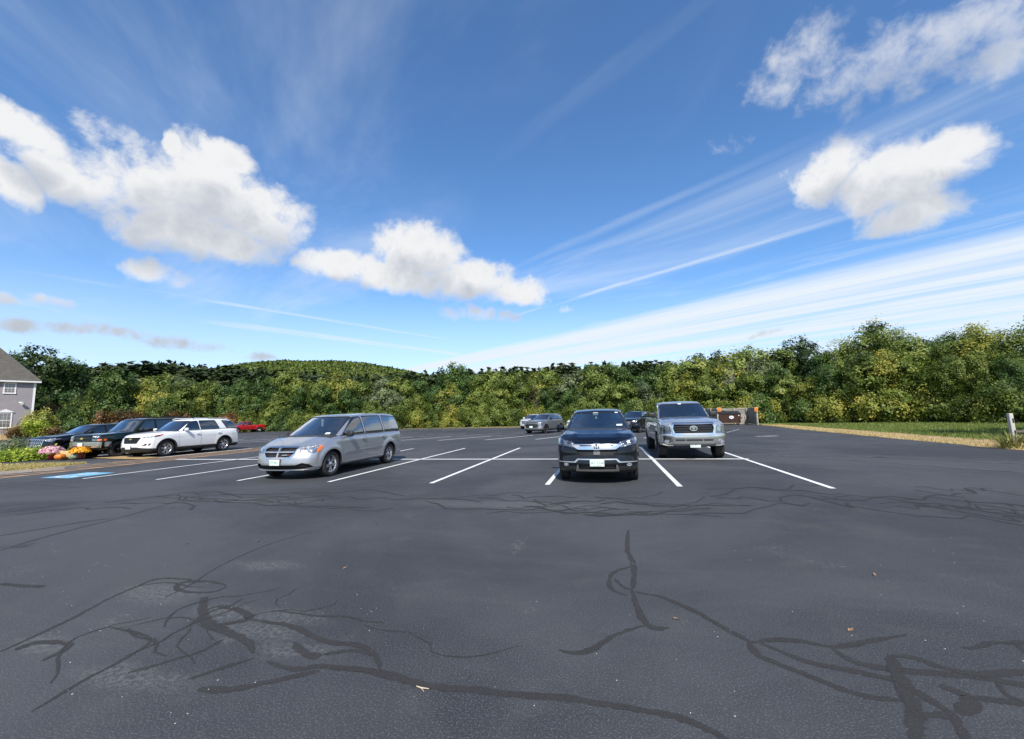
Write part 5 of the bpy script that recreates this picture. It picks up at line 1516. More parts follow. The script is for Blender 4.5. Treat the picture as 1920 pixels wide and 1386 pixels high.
mum(149, 861.6, 0.36, LM['dark'], ORANF, 'potted_chrysanthemum', 'orange chrysanthemums in a pot behind the green gourd')
def gourd(px_, py_, r, sq, m, name, label):
    x, y = gp(px_, py_); V = []; F = []
    nu, nv = 32, 12
    for j in range(nv+1):
        ph = math.pi*j/nv
        for i in range(nu):
            th = 2*math.pi*i/nu; k = 1-0.09*abs(math.cos(th*4))**3
            rr = r*math.sin(ph)**0.85*k; dip = -0.25*math.exp(-(math.sin(ph)/0.25)**2)
            V.append((rr*math.cos(th), rr*math.sin(th), r*sq*(1+math.cos(ph)*(1+dip))))
    for j in range(nv):
        for i in range(nu): F.append((j*nu+i, (j+1)*nu+i, (j+1)*nu+(i+1) % nu, j*nu+(i+1) % nu))
    t = thing(name, label, name, (x, y, 0.02), random.uniform(0, 6)); obj('flesh', mesh_of('flesh', V, F, True), m, t)
    MB().tube([(0, 0, r*sq*1.6), (0.01, 0, r*sq*2.05), (0.03, 0.01, r*sq*2.3)], [0.022, 0.016, 0.018], 7).build('stalk', pmat('gourd_stalk', (0.10, 0.11, 0.04), 0.8), t)
gourd(112, 863.3, 0.20, 0.72, pmat('pumpkin_skin', (0.60, 0.17, 0.02), 0.45, var=0.15, vscale=5), 'pumpkin', 'orange pumpkin in front of the straw bale')
gourd(139, 862.3, 0.17, 0.78, pmat('gourd_skin', (0.20, 0.24, 0.15), 0.5, var=0.25, vscale=8), 'gourd', 'grey green gourd at the end of the straw bale')
bx, by = gp(126, 862)
sb = thing('straw_bale', 'small straw bale between the pumpkin and the orange flowers', 'straw bale', (bx, by+0.18, 0.02), R(20))
MB().box((-0.42, -0.20, 0), (0.42, 0.20, 0.36), 0.04).build('bale', pmat('straw', (0.52, 0.38, 0.16), 0.9, var=0.5, vscale=40, bump=1.0, bscale=90), sb)
g2 = np.random.default_rng(4); n = 1500
C = np.stack([g2.uniform(-0.43, 0.43, n), g2.choice([-0.205, 0.205], n)*g2.uniform(0.3, 1.0, n), g2.uniform(0.0, 0.38, n)], 1)
sm = leaf_mesh('loose_straw', C, g2.normal(size=(n, 3))+np.array([0, -1, 0.5]), 0.05, g2.normal(0.5, 0.2, n), 0.09, 6); sm.materials.append(leaf_material('straw_stalks', [(0.0, (0.36, 0.24, 0.08)), (0.5, (0.55, 0.42, 0.18)), (1.0, (0.75, 0.62, 0.34))], 0.1)); so_ = obj('loose_straw', sm, None, sb); tag(so_, kind='stuff')
for yy in (-0.13, 0.13):
    MB().tube([(-0.425, yy, 0.02), (-0.43, yy, 0.36), (0.43, yy, 0.365), (0.425, yy, 0.02)], 0.004, 4).build('twine', TW, sb)
# foundation shrubs by the house
for (key, x, d, s, sz, lb) in [('shrub_brown0', 35, 36.5, 0.55, 0.85, 'rounded russet brown shrub below the pedimented window'), ('shrub_lime0', 73, 36.5, 0.72, 0.95, 'bright yellow green shrub at the house corner'), ('shrub_brown1', 104, 37.0, 0.42, 1.0, 'small brown shrub right of the yellow green one'),
        ('shrub_brown1', 98, 47, 1.0, 1.2, 'tall russet shrub behind the black crossovers'), ('shrub_olive0', 150, 50, 1.15, 1.3, 'tall grey olive shrub behind the green full size SUV'), ('shrub_brown0', 205, 50, 1.05, 1.05, 'wide rust brown shrub behind the green full size SUV'), ('shrub_brown1', 245, 51, 1.05, 1.05, 'rust brown shrub behind the white three row SUV'),
        ('shrub_green0', 128, 45, 0.9, 1.2, 'mid green shrub between the two tall ones by the house'), ('shrub_olive1', 285, 54, 1.0, 1.4, 'olive shrub left of the red pickup'), ('shrub_brown0', 325, 57, 1.1, 1.2, 'brown shrub in the hedge left of the red pickup'), ('shrub_yellow0', 75, 40.5, 0.9, 1.1, 'yellow tinged shrub behind the bright corner shrub')]:
    X, Y_ = px_at(x, d); plant(key, X, Y_, s, lb, 'shrub', None, 'shrub', sz=sz)

# ------------------------------------------------------------------ house
SIDING = pmat('mauve_clapboard', (0.30, 0.272, 0.284), 0.75, var=0.14, vscale=3, bump=0.2)
TRIM = pmat('white_trim', (0.78, 0.78, 0.76), 0.55, var=0.05)
SHING = pmat('weathered_shingle', (0.105, 0.095, 0.082), 0.95, var=0.45, vscale=2.0, bump=0.8, bscale=14)
PANE = glass('house_glass', (0.04, 0.05, 0.05))
hx, hy = px_at(62, 44.0); hz = gz(hx, hy)-0.15
hang = R(68)
house = thing('house', 'mauve clapboard two storey house with white trim and weathered hip roof', 'house', (hx, hy, hz), hang)
# local frame: x along the front (corner at 0, wall runs to -x), y towards the back
EH = 5.67; HL, HD = 13.0, 9.0
wall = MB(); wall.box((-HL, 0.03, 0.3), (-0.03, HD, EH)); wall.build('wall', SIDING, house)
MB().box((-HL+0.05, 0.0, -0.6), (-0.05, HD-0.05, 0.32)).build('foundation', pmat('concrete', (0.32, 0.31, 0.29), 0.9, var=0.2), house)
cb = MB(); z = 0.32; 
while z < EH-0.12:
    cb.add([(-HL, -0.012, z), (-0.12, -0.012, z), (-0.12, 0.012, z+0.125), (-HL, 0.012, z+0.125), (-HL, 0.03, z), (-0.12, 0.03, z)], [(0, 1, 2, 3), (4, 5, 1, 0)])
    cb.add([(0.012, 0.12, z), (0.012, HD, z), (-0.012, HD, z+0.125), (-0.012, 0.12, z+0.125)], [(0, 1, 2, 3)])
    z += 0.115
tag(cb.build('clapboards', SIDING, house), kind='stuff')
MB().box((-0.13, -0.03, 0.25), (0.03, 0.13, EH)).build('corner_board', TRIM, house)
MB().box((-HL, -0.36, EH-0.10), (0.36, -0.33, EH+0.10)).box((0.33, -0.33, EH-0.10), (0.36, HD, EH+0.10)).build('fascia', TRIM, house)
MB().box((-HL, -0.33, EH-0.02), (0.33, HD, EH+0.02)).build('soffit', TRIM, house)
rf = MB(); RH = 6.2; ov = 0.38
rf.add([(-HL, -ov, EH+0.09), (ov, -ov, EH+0.09), (-4.5, HD/2, EH+RH), (-HL, HD/2, EH+RH), (ov, HD+ov, EH+0.09), (-HL, HD+ov, EH+0.09)], [(0, 1, 2, 3), (1, 4, 2), (4, 5, 3, 2)])
roof_o = rf.build('roof', SHING, house)
sh = MB(); ns = 34
for k in range(ns):         # courses of shingles on the front and side slopes
    t0, t1 = k/ns, (k+1)/ns
    def pf(t, x): return (x, -ov+(HD/2+ov)*t, EH+0.09+(RH-0.09)*t)
    xa, xb = ov+(-4.5-ov)*t0, ov+(-4.5-ov)*t1
    up = Vector((0, -(RH), HD/2)).normalized()*0.018
    a, b_, c, d = pf(t0, -HL), pf(t0, xa), pf(t1, xb), pf(t1, -HL)
    sh.add([(a[0], a[1]+up.y, a[2]+up.z), (b_[0], b_[1]+up.y, b_[2]+up.z), (c[0], c[1], c[2]+0.004), (d[0], d[1], d[2]+0.004)], [(0, 1, 2, 3)])
tag(sh.build('shingle_courses', SHING, roof_o), kind='stuff')
def window(x0, x1, z0, z1, rows, cols, pediment=False):
    w = MB().box((x0-0.10, -0.05, z0-0.10), (x0, 0.02, z1+0.10)).box((x1, -0.05, z0-0.10), (x1+0.10, 0.02, z1+0.10)).box((x0, -0.05, z1), (x1, 0.02, z1+0.10)).box((x0-0.12, -0.08, z0-0.12), (x1+0.12, 0.02, z0)).build('window', TRIM, house)
    MB().box((x0, -0.004, z0), (x1, 0.0, z1)).build('pane', PANE, w)
    zm = (z0+z1)/2
    bars_ = MB().box((x0, -0.028, zm-0.03), (x1, -0.006, zm+0.03))
    bars_.build('sash_rail', TRIM, w)
    for k in range(1, cols):
        x_ = x0+(x1-x0)*k/cols; MB().box((x_-0.007, -0.018, z0), (x_+0.007, -0.006, z1)).build('glazing_bar', TRIM, w)
    for k in range(1, rows):
        z_ = z0+(z1-z0)*k/rows
        if abs(z_-zm) > 0.02: MB().box((x0, -0.018, z_-0.007), (x1, -0.006, z_+0.007)).build('glazing_bar', TRIM, w)
    if pediment:
        xm = (x0+x1)/2
        MB().add([(x0-0.24, -0.10, z1+0.11), (x1+0.24, -0.10, z1+0.11), (xm, -0.10, z1+0.44), (x0-0.24, 0.02, z1+0.11), (x1+0.24, 0.02, z1+0.11), (xm, 0.02, z1+0.44)], [(0, 1, 2), (0, 3, 4, 1), (1, 4, 5, 2), (2, 5, 3, 0)]).build('pediment', TRIM, w)
# the front wall is 1 m per about 18 pixels here
for x_ in (-1.75, -4.6, -7.6, -10.6): window(x_-0.33, x_+0.33, 4.46, 5.42, 4, 3)
for x_ in (-1.85, -4.7, -7.6): window(x_-0.36, x_+0.36, 0.90, 2.32, 4, 3, True)
fl = MB().box((-0.90, -0.05, 3.22), (-0.70, 0.0, 3.42)).tube([(-0.80, -0.03, 3.32), (-0.85, -0.25, 3.42)], 0.03, 6).box((-1.07, -0.42, 3.36), (-0.79, -0.22, 3.50), 0.03)
fl.build('floodlight', TRIM, house)

# ------------------------------------------------------------------ bin enclosure
WOODG = pmat('weathered_board', (0.24, 0.215, 0.185), 0.9, var=0.3, vscale=3, bump=0.5, bscale=30)
WOODD = pmat('weathered_post', (0.36, 0.33, 0.28), 0.9, var=0.25, vscale=3, bump=0.4)
ORNG = pmat('orange_sign', (0.62, 0.22, 0.04), 0.5, var=0.08)
def fence(ax, ay, bx_, by_, label, posts, h=1.75):
    L = math.hypot(bx_-ax, by_-ay); a = math.atan2(by_-ay, bx_-ax)
    t = thing('board_fence', label, 'fence', (ax, ay, 0), a)
    bm_ = [MB().box((0, -0.012, 0.05), (0.135, 0.012, h+q), 0.0).mesh('board') for q in (-0.02, 0.0, 0.03)]
    for m_ in bm_: m_.materials.append(WOODG)
    n = int(L/0.145)
    for k in range(n):
        o = obj('board', bm_[random.randrange(3)], None, t); o.location = (k*0.145+0.005, random.uniform(-0.004, 0.004), 0); o.rotation_euler = (0, random.uniform(-0.006, 0.006), 0)
    for zz in (0.35, 1.0, h-0.14): MB().box((0, -0.055, zz), (L, -0.015, zz+0.085)).build('rail', WOODD, t)
    for p in posts: MB().box((p-0.05, -0.155, -0.1), (p+0.05, -0.058, h+0.06)).build('post', WOODD, t)
    return t
fence(11.1, 50.6, 15.1, 50.2, 'back screen of weathered boards behind the brown dumpster', (0.1, 1.4, 2.7, 3.9))
fence(14.62, 46.0, 15.12, 50.15, 'shaded side screen of weathered boards right of the dumpster', (0.06, 2.1, 4.0))
fence(10.9, 50.5, 11.3, 46.6, 'side screen of weathered boards behind the silver pickup', (0.06, 2.0, 3.85))
def sign_on(x, y, z, lb, rz=0.0):
    t = thing('orange_sign', lb, 'sign', (x, y, z), rz)
    MB().box((-0.16, -0.012, -0.22), (0.16, 0.012, 0.22), 0.006).build('panel', ORNG, t)
    MB().tube([(0.0, -0.014, 0.13), (0.10, -0.014, 0.09), (0.10, -0.014, 0.0), (0.02, -0.014, -0.03), (0.02, -0.014, -0.12)], 0.018, 5).build('marking', pmat('dark_orange', (0.52, 0.13, 0.02), 0.5), t)
    return t
sign_on(14.60, 45.80, 1.55, 'orange sign on the end post of the shaded side screen', R(-16))
sign_on(11.33, 46.38, 1.62, 'orange sign just showing past the silver pickup', R(-12))
DUMP = pmat('brown_steel', (0.055, 0.026, 0.018), 0.55, var=0.35, vscale=3, bump=0.2)
dm = thing('dumpster', 'dark brown steel dumpster with black lids inside the board screen', 'dumpster', (12.55, 47.75, 0.0), R(-4))
MB().add([(-0.95, -0.55, 0.22), (0.95, -0.55, 0.22), (0.95, 0.6, 0.22), (-0.95, 0.6, 0.22), (-1.0, -0.72, 1.12), (1.0, -0.72, 1.12), (1.0, 0.7, 1.38), (-1.0, 0.7, 1.38)], [(3, 2, 1, 0), (0, 1, 5, 4), (1, 2, 6, 5), (2, 3, 7, 6), (3, 0, 4, 7), (4, 5, 6, 7)]).build('bin', DUMP, dm)
for x_ in (-0.95, 0.0, 0.88): MB().box((x_, -0.70, 0.25), (x_+0.07, -0.57, 1.05)).build('rib', DUMP, dm)
for s_ in (-1, 1): MB().box((min(s_*1.0, s_*1.12), -0.45, 0.62), (max(s_*1.0, s_*1.12), 0.45, 0.80)).build('fork_pocket', DUMP, dm)
for (x0, x1, lift) in ((-1.02, -0.02, 0.16), (0.02, 1.02, 0.02)):
    MB().add([(x0, -0.78, 1.14+lift*0.3), (x1, -0.78, 1.14+lift*0.3), (x1, 0.70, 1.41), (x0, 0.70, 1.41), (x0, -0.78, 1.18+lift*0.3), (x1, -0.78, 1.18+lift*0.3), (x1, 0.70, 1.45), (x0, 0.70, 1.45), ((x0+x1)/2, -0.1, 1.36+lift)], [(0, 1, 2, 3), (4, 5, 8), (5, 6, 8), (6, 7, 8), (7, 4, 8), (0, 4, 5, 1), (1, 5, 6, 2), (3, 2, 6, 7), (0, 3, 7, 4)]).build('lid', BLACKP, dm)
MB().add([(0.10+0.22*math.cos(k*math.pi/10), -0.735, 0.80+0.16*math.sin(k*math.pi/10)) for k in range(20)], [tuple(range(20))]).build('oval_label', PAPER, dm)
lm_ = MB()
for (x_, z_, w_, h_) in ((0.0, 0.79, 0.05, 0.08), (0.07, 0.79, 0.05, 0.08), (0.14, 0.79, 0.05, 0.08), (0.21, 0.79, 0.03, 0.08)): lm_.box((x_-w_/2, -0.742, z_-h_/2), (x_+w_/2, -0.737, z_+h_/2))
lo_ = lm_.build('label_print', pmat('grey_print', (0.12, 0.12, 0.13), 0.6), dm); tag(lo_, kind='stuff')
MB().add([(0.80+0.05*math.cos(k*math.pi/6), -0.72, 0.98+0.05*math.sin(k*math.pi/6)) for k in range(12)], [tuple(range(12))]).build('round_label', PAPER, dm)
for x_ in (-0.8, 0.8):
    for y_ in (-0.4, 0.4): MB().lathe([(-0.04, 0.001), (-0.04, 0.10), (0.04, 0.10), (0.04, 0.001)], 'x', 14, (x_, y_, 0.10)).box((x_-0.05, y_-0.03, 0.10), (x_+0.05, y_+0.03, 0.24)).build('caster', BLACKP, dm)
px0, py0 = gp(1380, 797)
pl = thing('pallet', 'grey wooden pallet leaning on the screen beside the dumpster', 'pallet', (14.05, 49.0, 0.0), R(-8))
for k in range(6): MB().box((-0.5+k*0.175, -0.02, 0.02), (-0.38+k*0.175, 0.0, 1.0)).build('slat', WOODD, pl)
for zz in (0.08, 0.5, 0.9): MB().box((-0.5, 0.0, zz-0.04), (0.495, 0.08, zz+0.04)).build('bearer', WOODD, pl)

# ------------------------------------------------------------------ rail fence post with grasses
POSTW = pmat('white_weathered_post', (0.40, 0.39, 0.35), 0.85, var=0.25, vscale=4, bump=0.5, bscale=25)
fx, fy = gp(1909, 838)
rp = thing('rail_fence', 'leaning pale mortised fence post with low dark rails by the lawn', 'fence', (fx, fy+0.1, 0.0), 0.0)
po = MB().box((-0.06, -0.06, -0.2), (0.06, 0.06, 1.18), 0.012).build('post', POSTW, rp); po.rotation_euler = (0, R(-1), 0)
for zz in (0.92, 0.50): MB().box((0.0, -0.066, zz-0.08), (0.045, -0.058, zz+0.08)).build('mortise', SEAM, po)
for (zz, dz) in ((0.52, -0.03), (0.30, -0.12)): MB().tube([(0.05, 0.0, zz), (1.6, 0.25, zz+dz), (3.0, 0.45, zz+dz*1.6)], [0.055, 0.06, 0.05], 7).build('rail', BARK, rp)
gg = np.random.default_rng(8)
gx, gy = gp(1895, 842)
lv = MB()
def tuft(cx, cy, n, h, seed, name, label):
    r = random.Random(seed); V = []; F = []; T_ = []
    for k in range(n):
        a = r.uniform(0, 6.28); L = h*r.uniform(0.6, 1.2); w = 0.016; bx2, by2 = cx+r.uniform(-0.22, 0.22), cy+r.uniform(-0.18, 0.18)
        pts = [(bx2+math.cos(a)*L*0.75*t, by2+math.sin(a)*L*0.75*t, L*(t*1.15-0.55*t*t)) for t in (0, 0.35, 0.7, 1.0)]
        i = len(V)
        for q, p in enumerate(pts):
            ww = w*(1-q/3.2); V += [(p[0]-math.sin(a)*ww, p[1]+math.cos(a)*ww, p[2]), (p[0]+math.sin(a)*ww, p[1]-math.cos(a)*ww, p[2])]
        for q in range(3): F.append((i+2*q, i+2*q+1, i+2*q+3, i+2*q+2)); T_.append(min(1, max(0, r.gauss(0.62, 0.22))))
    me = mesh_of('blades', V, F); me.attributes.new('tint', 'FLOAT', 'FACE').data.foreach_set('value', T_); me.materials.append(GRASS)
    t = thing(name, label, 'plant', (0, 0, 0)); o = obj('blades', me, None, t)
    MB().lathe([(0.0, 0.12), (0.05, 0.09), (0.08, 0.02)], 'z', 8, (cx, cy, 0)).build('root_crown', BARK, t)
tuft(gx+0.10, gy+0.15, 130, 0.85, 2, 'daylily_clump', 'straw coloured daylily clump at the foot of the pale post')
tuft(gx+0.85, gy+0.25, 120, 0.75, 3, 'daylily_clump', 'yellowing daylily clump under the low dark rails')
# a tall tree right of the picture that throws its shadow over the lawn
plant('airy0', 21.8, 21.0, 1.05, 'tall feathery tree standing off the right side of the lawn', 'tree', None, 'shade_tree')
plant('dark0', 26.5, 22.5, 1.0, 'dark green tree right of the lawn shading the grass', 'tree', None, 'shade_tree')

SILVER = paint('silver_paint', (0.43, 0.44, 0.46), metal=0.75, rough=0.38, flake=0.3)
SILVERB = paint('blue_silver_paint', (0.42, 0.45, 0.50), metal=0.7, rough=0.36, flake=0.3)
GREYS = paint('grey_silver_paint', (0.20, 0.215, 0.235), metal=0.6, rough=0.36, flake=0.2)
NAVY = paint('blue_black_paint', (0.0012, 0.0022, 0.007), rough=0.35)
BLACK = paint('black_paint', (0.0025, 0.0025, 0.003), rough=0.3)
GREEN = paint('dark_green_paint', (0.002, 0.009, 0.007), metal=0.0, rough=0.3)
WHITE = paint('white_paint', (0.80, 0.80, 0.79), rough=0.35)
RED = paint('red_paint', (0.42, 0.008, 0.012), rough=0.3)
DARKB = paint('dark_grey_blue_paint', (0.006, 0.008, 0.012), metal=0.2, rough=0.32)
HONEY = pmat('mesh_grille', (0.012, 0.012, 0.013), 0.5, bump=1.0, bscale=45, var=0.5, vscale=50)

def text_on(body_, txt, size, cx, cz, m_, parent, surf, off=0.03, sx=1.0):
    hit = surf.bvh.ray_cast(Vector((cx, -8, cz)), Vector((0, 1, 0)))
    me = text_mesh(txt, size); me.materials.append(m_)
    t = obj('emblem', me, None, parent); t.rotation_euler = (R(90), 0, 0)
    t.location = (cx, (hit[0].y if hit[0] is not None else 0)-off, cz); t.scale = (sx, 1, 6)
    return t
def ring_patch(fr, cx, cz, rx, rz, t, m_, off, n=18, nm='emblem'):
    """oval ring laid on the surface as short segments joined into one part"""
    o = None
    A, B = oval(cx, cz, rx, rz, n), oval(cx, cz, rx-t, rz-t, n)
    V, F, N = [], [], []
    for k in range(n):
        me = None
    return A, B
def bars(fr, x0, x1, zs, th, m_, off=0.012, nm='grille_bar', taper=0.0):
    for i, z in enumerate(zs):
        q = taper*(zs[0]-z)
        fr(rect(x0+q, x1-q, z-th/2, z+th/2), nm, m_, off=off, thick=0.03)
def surround(fr, P, w, m_, off=0.014, nm='grille_surround'):
    """frame of straight pieces along an outline"""
    Q = inset_poly(P, -w)
    n = len(P)
    for k in range(n):
        fr([P[k], P[(k+1) % n], Q[(k+1) % n], Q[k]], nm, m_, off=off, thick=0.03)

# ---- minivan -----------------------------------------------------------
def van_extra(S, fr, body, cab, Y, root):
    Pg = S['holes'][0][1]
    surround(fr, Pg, 0.03, CHROME, 0.012)
    fr(rect(-0.022, 0.022, 0.595, 0.845), 'grille_bar', CHROME, off=0.016, thick=0.05)
    fr(rect(-0.44, 0.44, 0.715, 0.745), 'grille_bar', CHROME, off=0.014, thick=0.05)
    fr(round_poly([(-0.05, 0.83), (0.0, 0.76), (0.05, 0.83), (0.035, 0.875), (-0.035, 0.875)], 0.012), 'emblem', CHROME, off=0.022)
    fr(rect(0.12, 0.27, 0.652, 0.668), 'grille_badge', SATIN, off=0.0, thick=0.01)
    fr(rect(0.275, 0.32, 0.652, 0.668), 'grille_badge', REDL, off=0.0, thick=0.01)
    for s in (1, -1):
        P = [(s*0.885, 0.705), (s*0.925, 0.715), (s*0.94, 0.862), (s*0.90, 0.862)]
        fr(P if s > 0 else list(reversed(P)), 'turn_signal', AMBER, off=0.008, thick=0.02)
        Pw = [(Y(0.36), 0.73), (Y(0.45), 0.75), (Y(0.48), 0.865), (Y(0.38), 0.86)]
        # side rubbing strips and sill line
        fr([(Y(1.55), 0.60), (Y(3.6), 0.63), (Y(3.6), 0.655), (Y(1.55), 0.625)], 'side_moulding', S['paint'], off=0.014, thick=0.02, proj='side', side=s)
        fr([(Y(1.45), 0.30), (Y(3.55), 0.30), (Y(3.55), 0.345), (Y(1.45), 0.345)], 'sill_moulding', S['paint'], off=0.016, thick=0.02, proj='side', side=s)
    fr([(-0.93, 0.245), (0.93, 0.245), (0.90, 0.275), (-0.90, 0.275)], 'bumper_lip', CHROME, off=0.010, thick=0.02)
    # whip aerial on the right front wing
    MB().tube([(-0.78, Y(0.95), 0.98), (-0.79, Y(0.97), 1.75)], [0.006, 0.0035], 5).tube([(-0.78, Y(0.95), 0.94), (-0.78, Y(0.95), 1.02)], 0.012, 6).build('aerial', BLACKP, root)
    # hanging tag and sticker on the windscreen
    hit = cab.bvh.ray_cast(Vector((-0.05, -8, 1.46)), Vector((0, 1, 0)))
    if hit[0] is not None: MB().box((-0.085, hit[0].y+0.16, 1.36), (-0.015, hit[0].y+0.163, 1.56)).build('hanging_tag', PAPER, root)
    fr(rect(0.50, 0.62, 1.14, 1.18), 'sticker', PAPER, off=0.003, thick=0, surf=cab)
van = dict(name='minivan', label='silver minivan with crosshair grille parked between white stall lines', cat='minivan', paint=SILVER,
    L=5.15, W=2.0, zb=0.235, fo=0.95, wb=3.078, R=0.345, rim=0.228, spokes=5, wstyle='twin', cell=0.05, crown=0.035, flare=0.035, arch=0.405,
    top=[(0, 0.83), (0.15, 0.87), (0.5, 0.955), (1.0, 1.06), (1.3, 1.09), (5.15, 1.11)],
    front=[(0.2, 0.10), (0.28, 0.03), (0.42, 0.0), (0.58, 0.02), (0.72, 0.07), (0.88, 0.17)], rear=[(0.2, 0.06), (0.4, 0.0), (0.7, 0.03), (1.1, 0.08)], bow_f=0.30, bow_r=0.12,
    side=[(0.2, 0.90), (0.34, 0.955), (0.55, 0.975), (0.75, 0.98), (0.95, 0.968), (1.1, 0.94)], plan=[(0, 0.92), (0.5, 0.97), (1.0, 1.0), (4.4, 1.0), (5.15, 0.95)],
    crease=[(0.92, 0.008, 0.035), (0.62, 0.006, 0.03)], ridge=[(0.42, 0.012, 0.09)],
    gh=dict(base=(0.92, 5.10), top=(1.98, 4.86), roof=[(1.8, 1.66), (2.2, 1.71), (3.0, 1.75), (4.4, 1.74), (5.1, 1.68)], wb=0.925, wt=0.74, bow=0.24, rcurve=2.2, rows=(0.15, 1.1, 2.0),
            splits=[(1.50, 2.16, 2.56, 2.50, GLS), (2.67, 2.61, 3.70, 3.64, GLP), (3.82, 3.76, 4.93, 4.74, GLP)]),
    doors=[[(1.46, 0.40), (2.60, 0.40), (2.60, 1.075), (1.36, 1.075)], [(2.63, 0.40), (3.56, 0.40), (3.62, 0.62), (3.76, 0.86), (3.76, 1.08), (2.63, 1.08)]], handle_z=0.955, handle_mat=SILVER,
    hood=[(-0.80, 0.42), (-0.3, 0.20), (0.3, 0.20), (0.80, 0.42), (0.84, 1.0), (0.5, 0.90), (-0.5, 0.90), (-0.84, 1.0)],
    holes=[('grille', [(-0.34, 0.60), (0.34, 0.60), (0.46, 0.70), (0.47, 0.84), (-0.47, 0.84), (-0.46, 0.70)], 'front', 0.05, HONEY),
           ('lower_intake', [(-0.62, 0.30), (0.62, 0.30), (0.86, 0.33), (0.80, 0.41), (0.66, 0.45), (0.52, 0.40), (-0.52, 0.40), (-0.66, 0.45), (-0.80, 0.41), (-0.86, 0.33)], 'front', 0.06, HONEY)],
    lamps=[round_poly([(0.53, 0.71), (0.88, 0.70), (0.895, 0.865), (0.60, 0.855)], 0.03)], bulbs=(-0.10, 0.08),
    tail=[[(4.93, 0.82), (5.02, 0.82), (5.02, 1.10), (4.93, 1.10)]], mirror_mat=BLACKP, mirror_z=1.13, mirror_s=1.66, mirror_size=(0.22, 0.16),
    plate=(0.475, '57F 4E21', None), plate_x=-0.03, extra=van_extra, handle_in=0.16)
van['at'] = at_wheel(van, -7.49, 10.18)

# ---- dark compact SUV ---------------------------------------------------
def crv_extra(S, fr, body, cab, Y, root):
    fr(round_poly([(-0.56, 0.85), (-0.40, 0.755), (0.40, 0.755), (0.56, 0.85), (0.44, 0.865), (-0.44, 0.865)], 0.02), 'grille_wing', CHROME, off=0.018, thick=0.04)
    fr(rect(-0.36, -0.10, 0.825, 0.848), 'grille_slot', HONEY, off=0.021, thick=0.01)
    fr(rect(0.10, 0.36, 0.825, 0.848), 'grille_slot', HONEY, off=0.021, thick=0.01)
    fr(round_poly(rect(-0.075, 0.075, 0.745, 0.875), 0.03), 'emblem', CHROME, off=0.028, thick=0.02)
    fr(round_poly(rect(-0.058, 0.058, 0.762, 0.860), 0.02), 'emblem_field', BLACKP, off=0.030, thick=0.004)
    for P in ([(-0.045, 0.855), (-0.030, 0.768), (-0.016, 0.768), (-0.026, 0.855)], [(0.045, 0.855), (0.026, 0.855), (0.016, 0.768), (0.030, 0.768)], rect(-0.026, 0.026, 0.80, 0.816)):
        fr(P, 'emblem_letter', CHROME, off=0.034, thick=0.006)
    fr(rect(-0.07, 0.07, 0.645, 0.715), 'radar_cover', pmat('grey_plastic', (0.16, 0.165, 0.17), 0.4), off=-0.015, thick=0.03)
    # lower bumper: grey bracket, bright lip, fog lamps
    fr([(-0.86, 0.47), (-0.46, 0.475), (-0.40, 0.535), (0.40, 0.535), (0.46, 0.475), (0.86, 0.47), (0.86, 0.49), (0.49, 0.497), (0.42, 0.56), (-0.42, 0.56), (-0.49, 0.497), (-0.86, 0.49)], 'bumper_trim', SATIN, off=0.010, thick=0.02)
    fr([(-0.46, 0.30), (0.46, 0.30), (0.40, 0.335), (-0.40, 0.335)], 'bumper_lip', CHROME, off=0.016, thick=0.03)
    for s in (1, -1):
        P = [(s*0.40, 0.335), (s*0.46, 0.30), (s*0.43, 0.43), (s*0.40, 0.43)]
        fr(P if s > 0 else list(reversed(P)), 'bumper_lip', CHROME, off=0.014, thick=0.03)
        fr(oval(s*0.68, 0.425, 0.055, 0.036, 12), 'fog_lamp', REFL, off=0.006, thick=0.02)
    # things seen inside the windscreen
    hit = cab.bvh.ray_cast(Vector((0.0, -8, 1.50)), Vector((0, 1, 0)))
    if hit[0] is not None:
        MB().box((-0.10, hit[0].y+0.10, 1.50), (0.03, hit[0].y+0.103, 1.57)).box((-0.05, hit[0].y+0.14, 1.40), (0.0, hit[0].y+0.143, 1.5)).build('hanging_tag', PAPER, root)
    fr(rect(0.48, 0.62, 1.225, 1.26), 'sticker', PAPER, off=0.003, thick=0, surf=cab)
    fr(rect(0.46, 0.54, 1.545, 1.565), 'sticker', PAPER, off=0.003, thick=0, surf=cab)
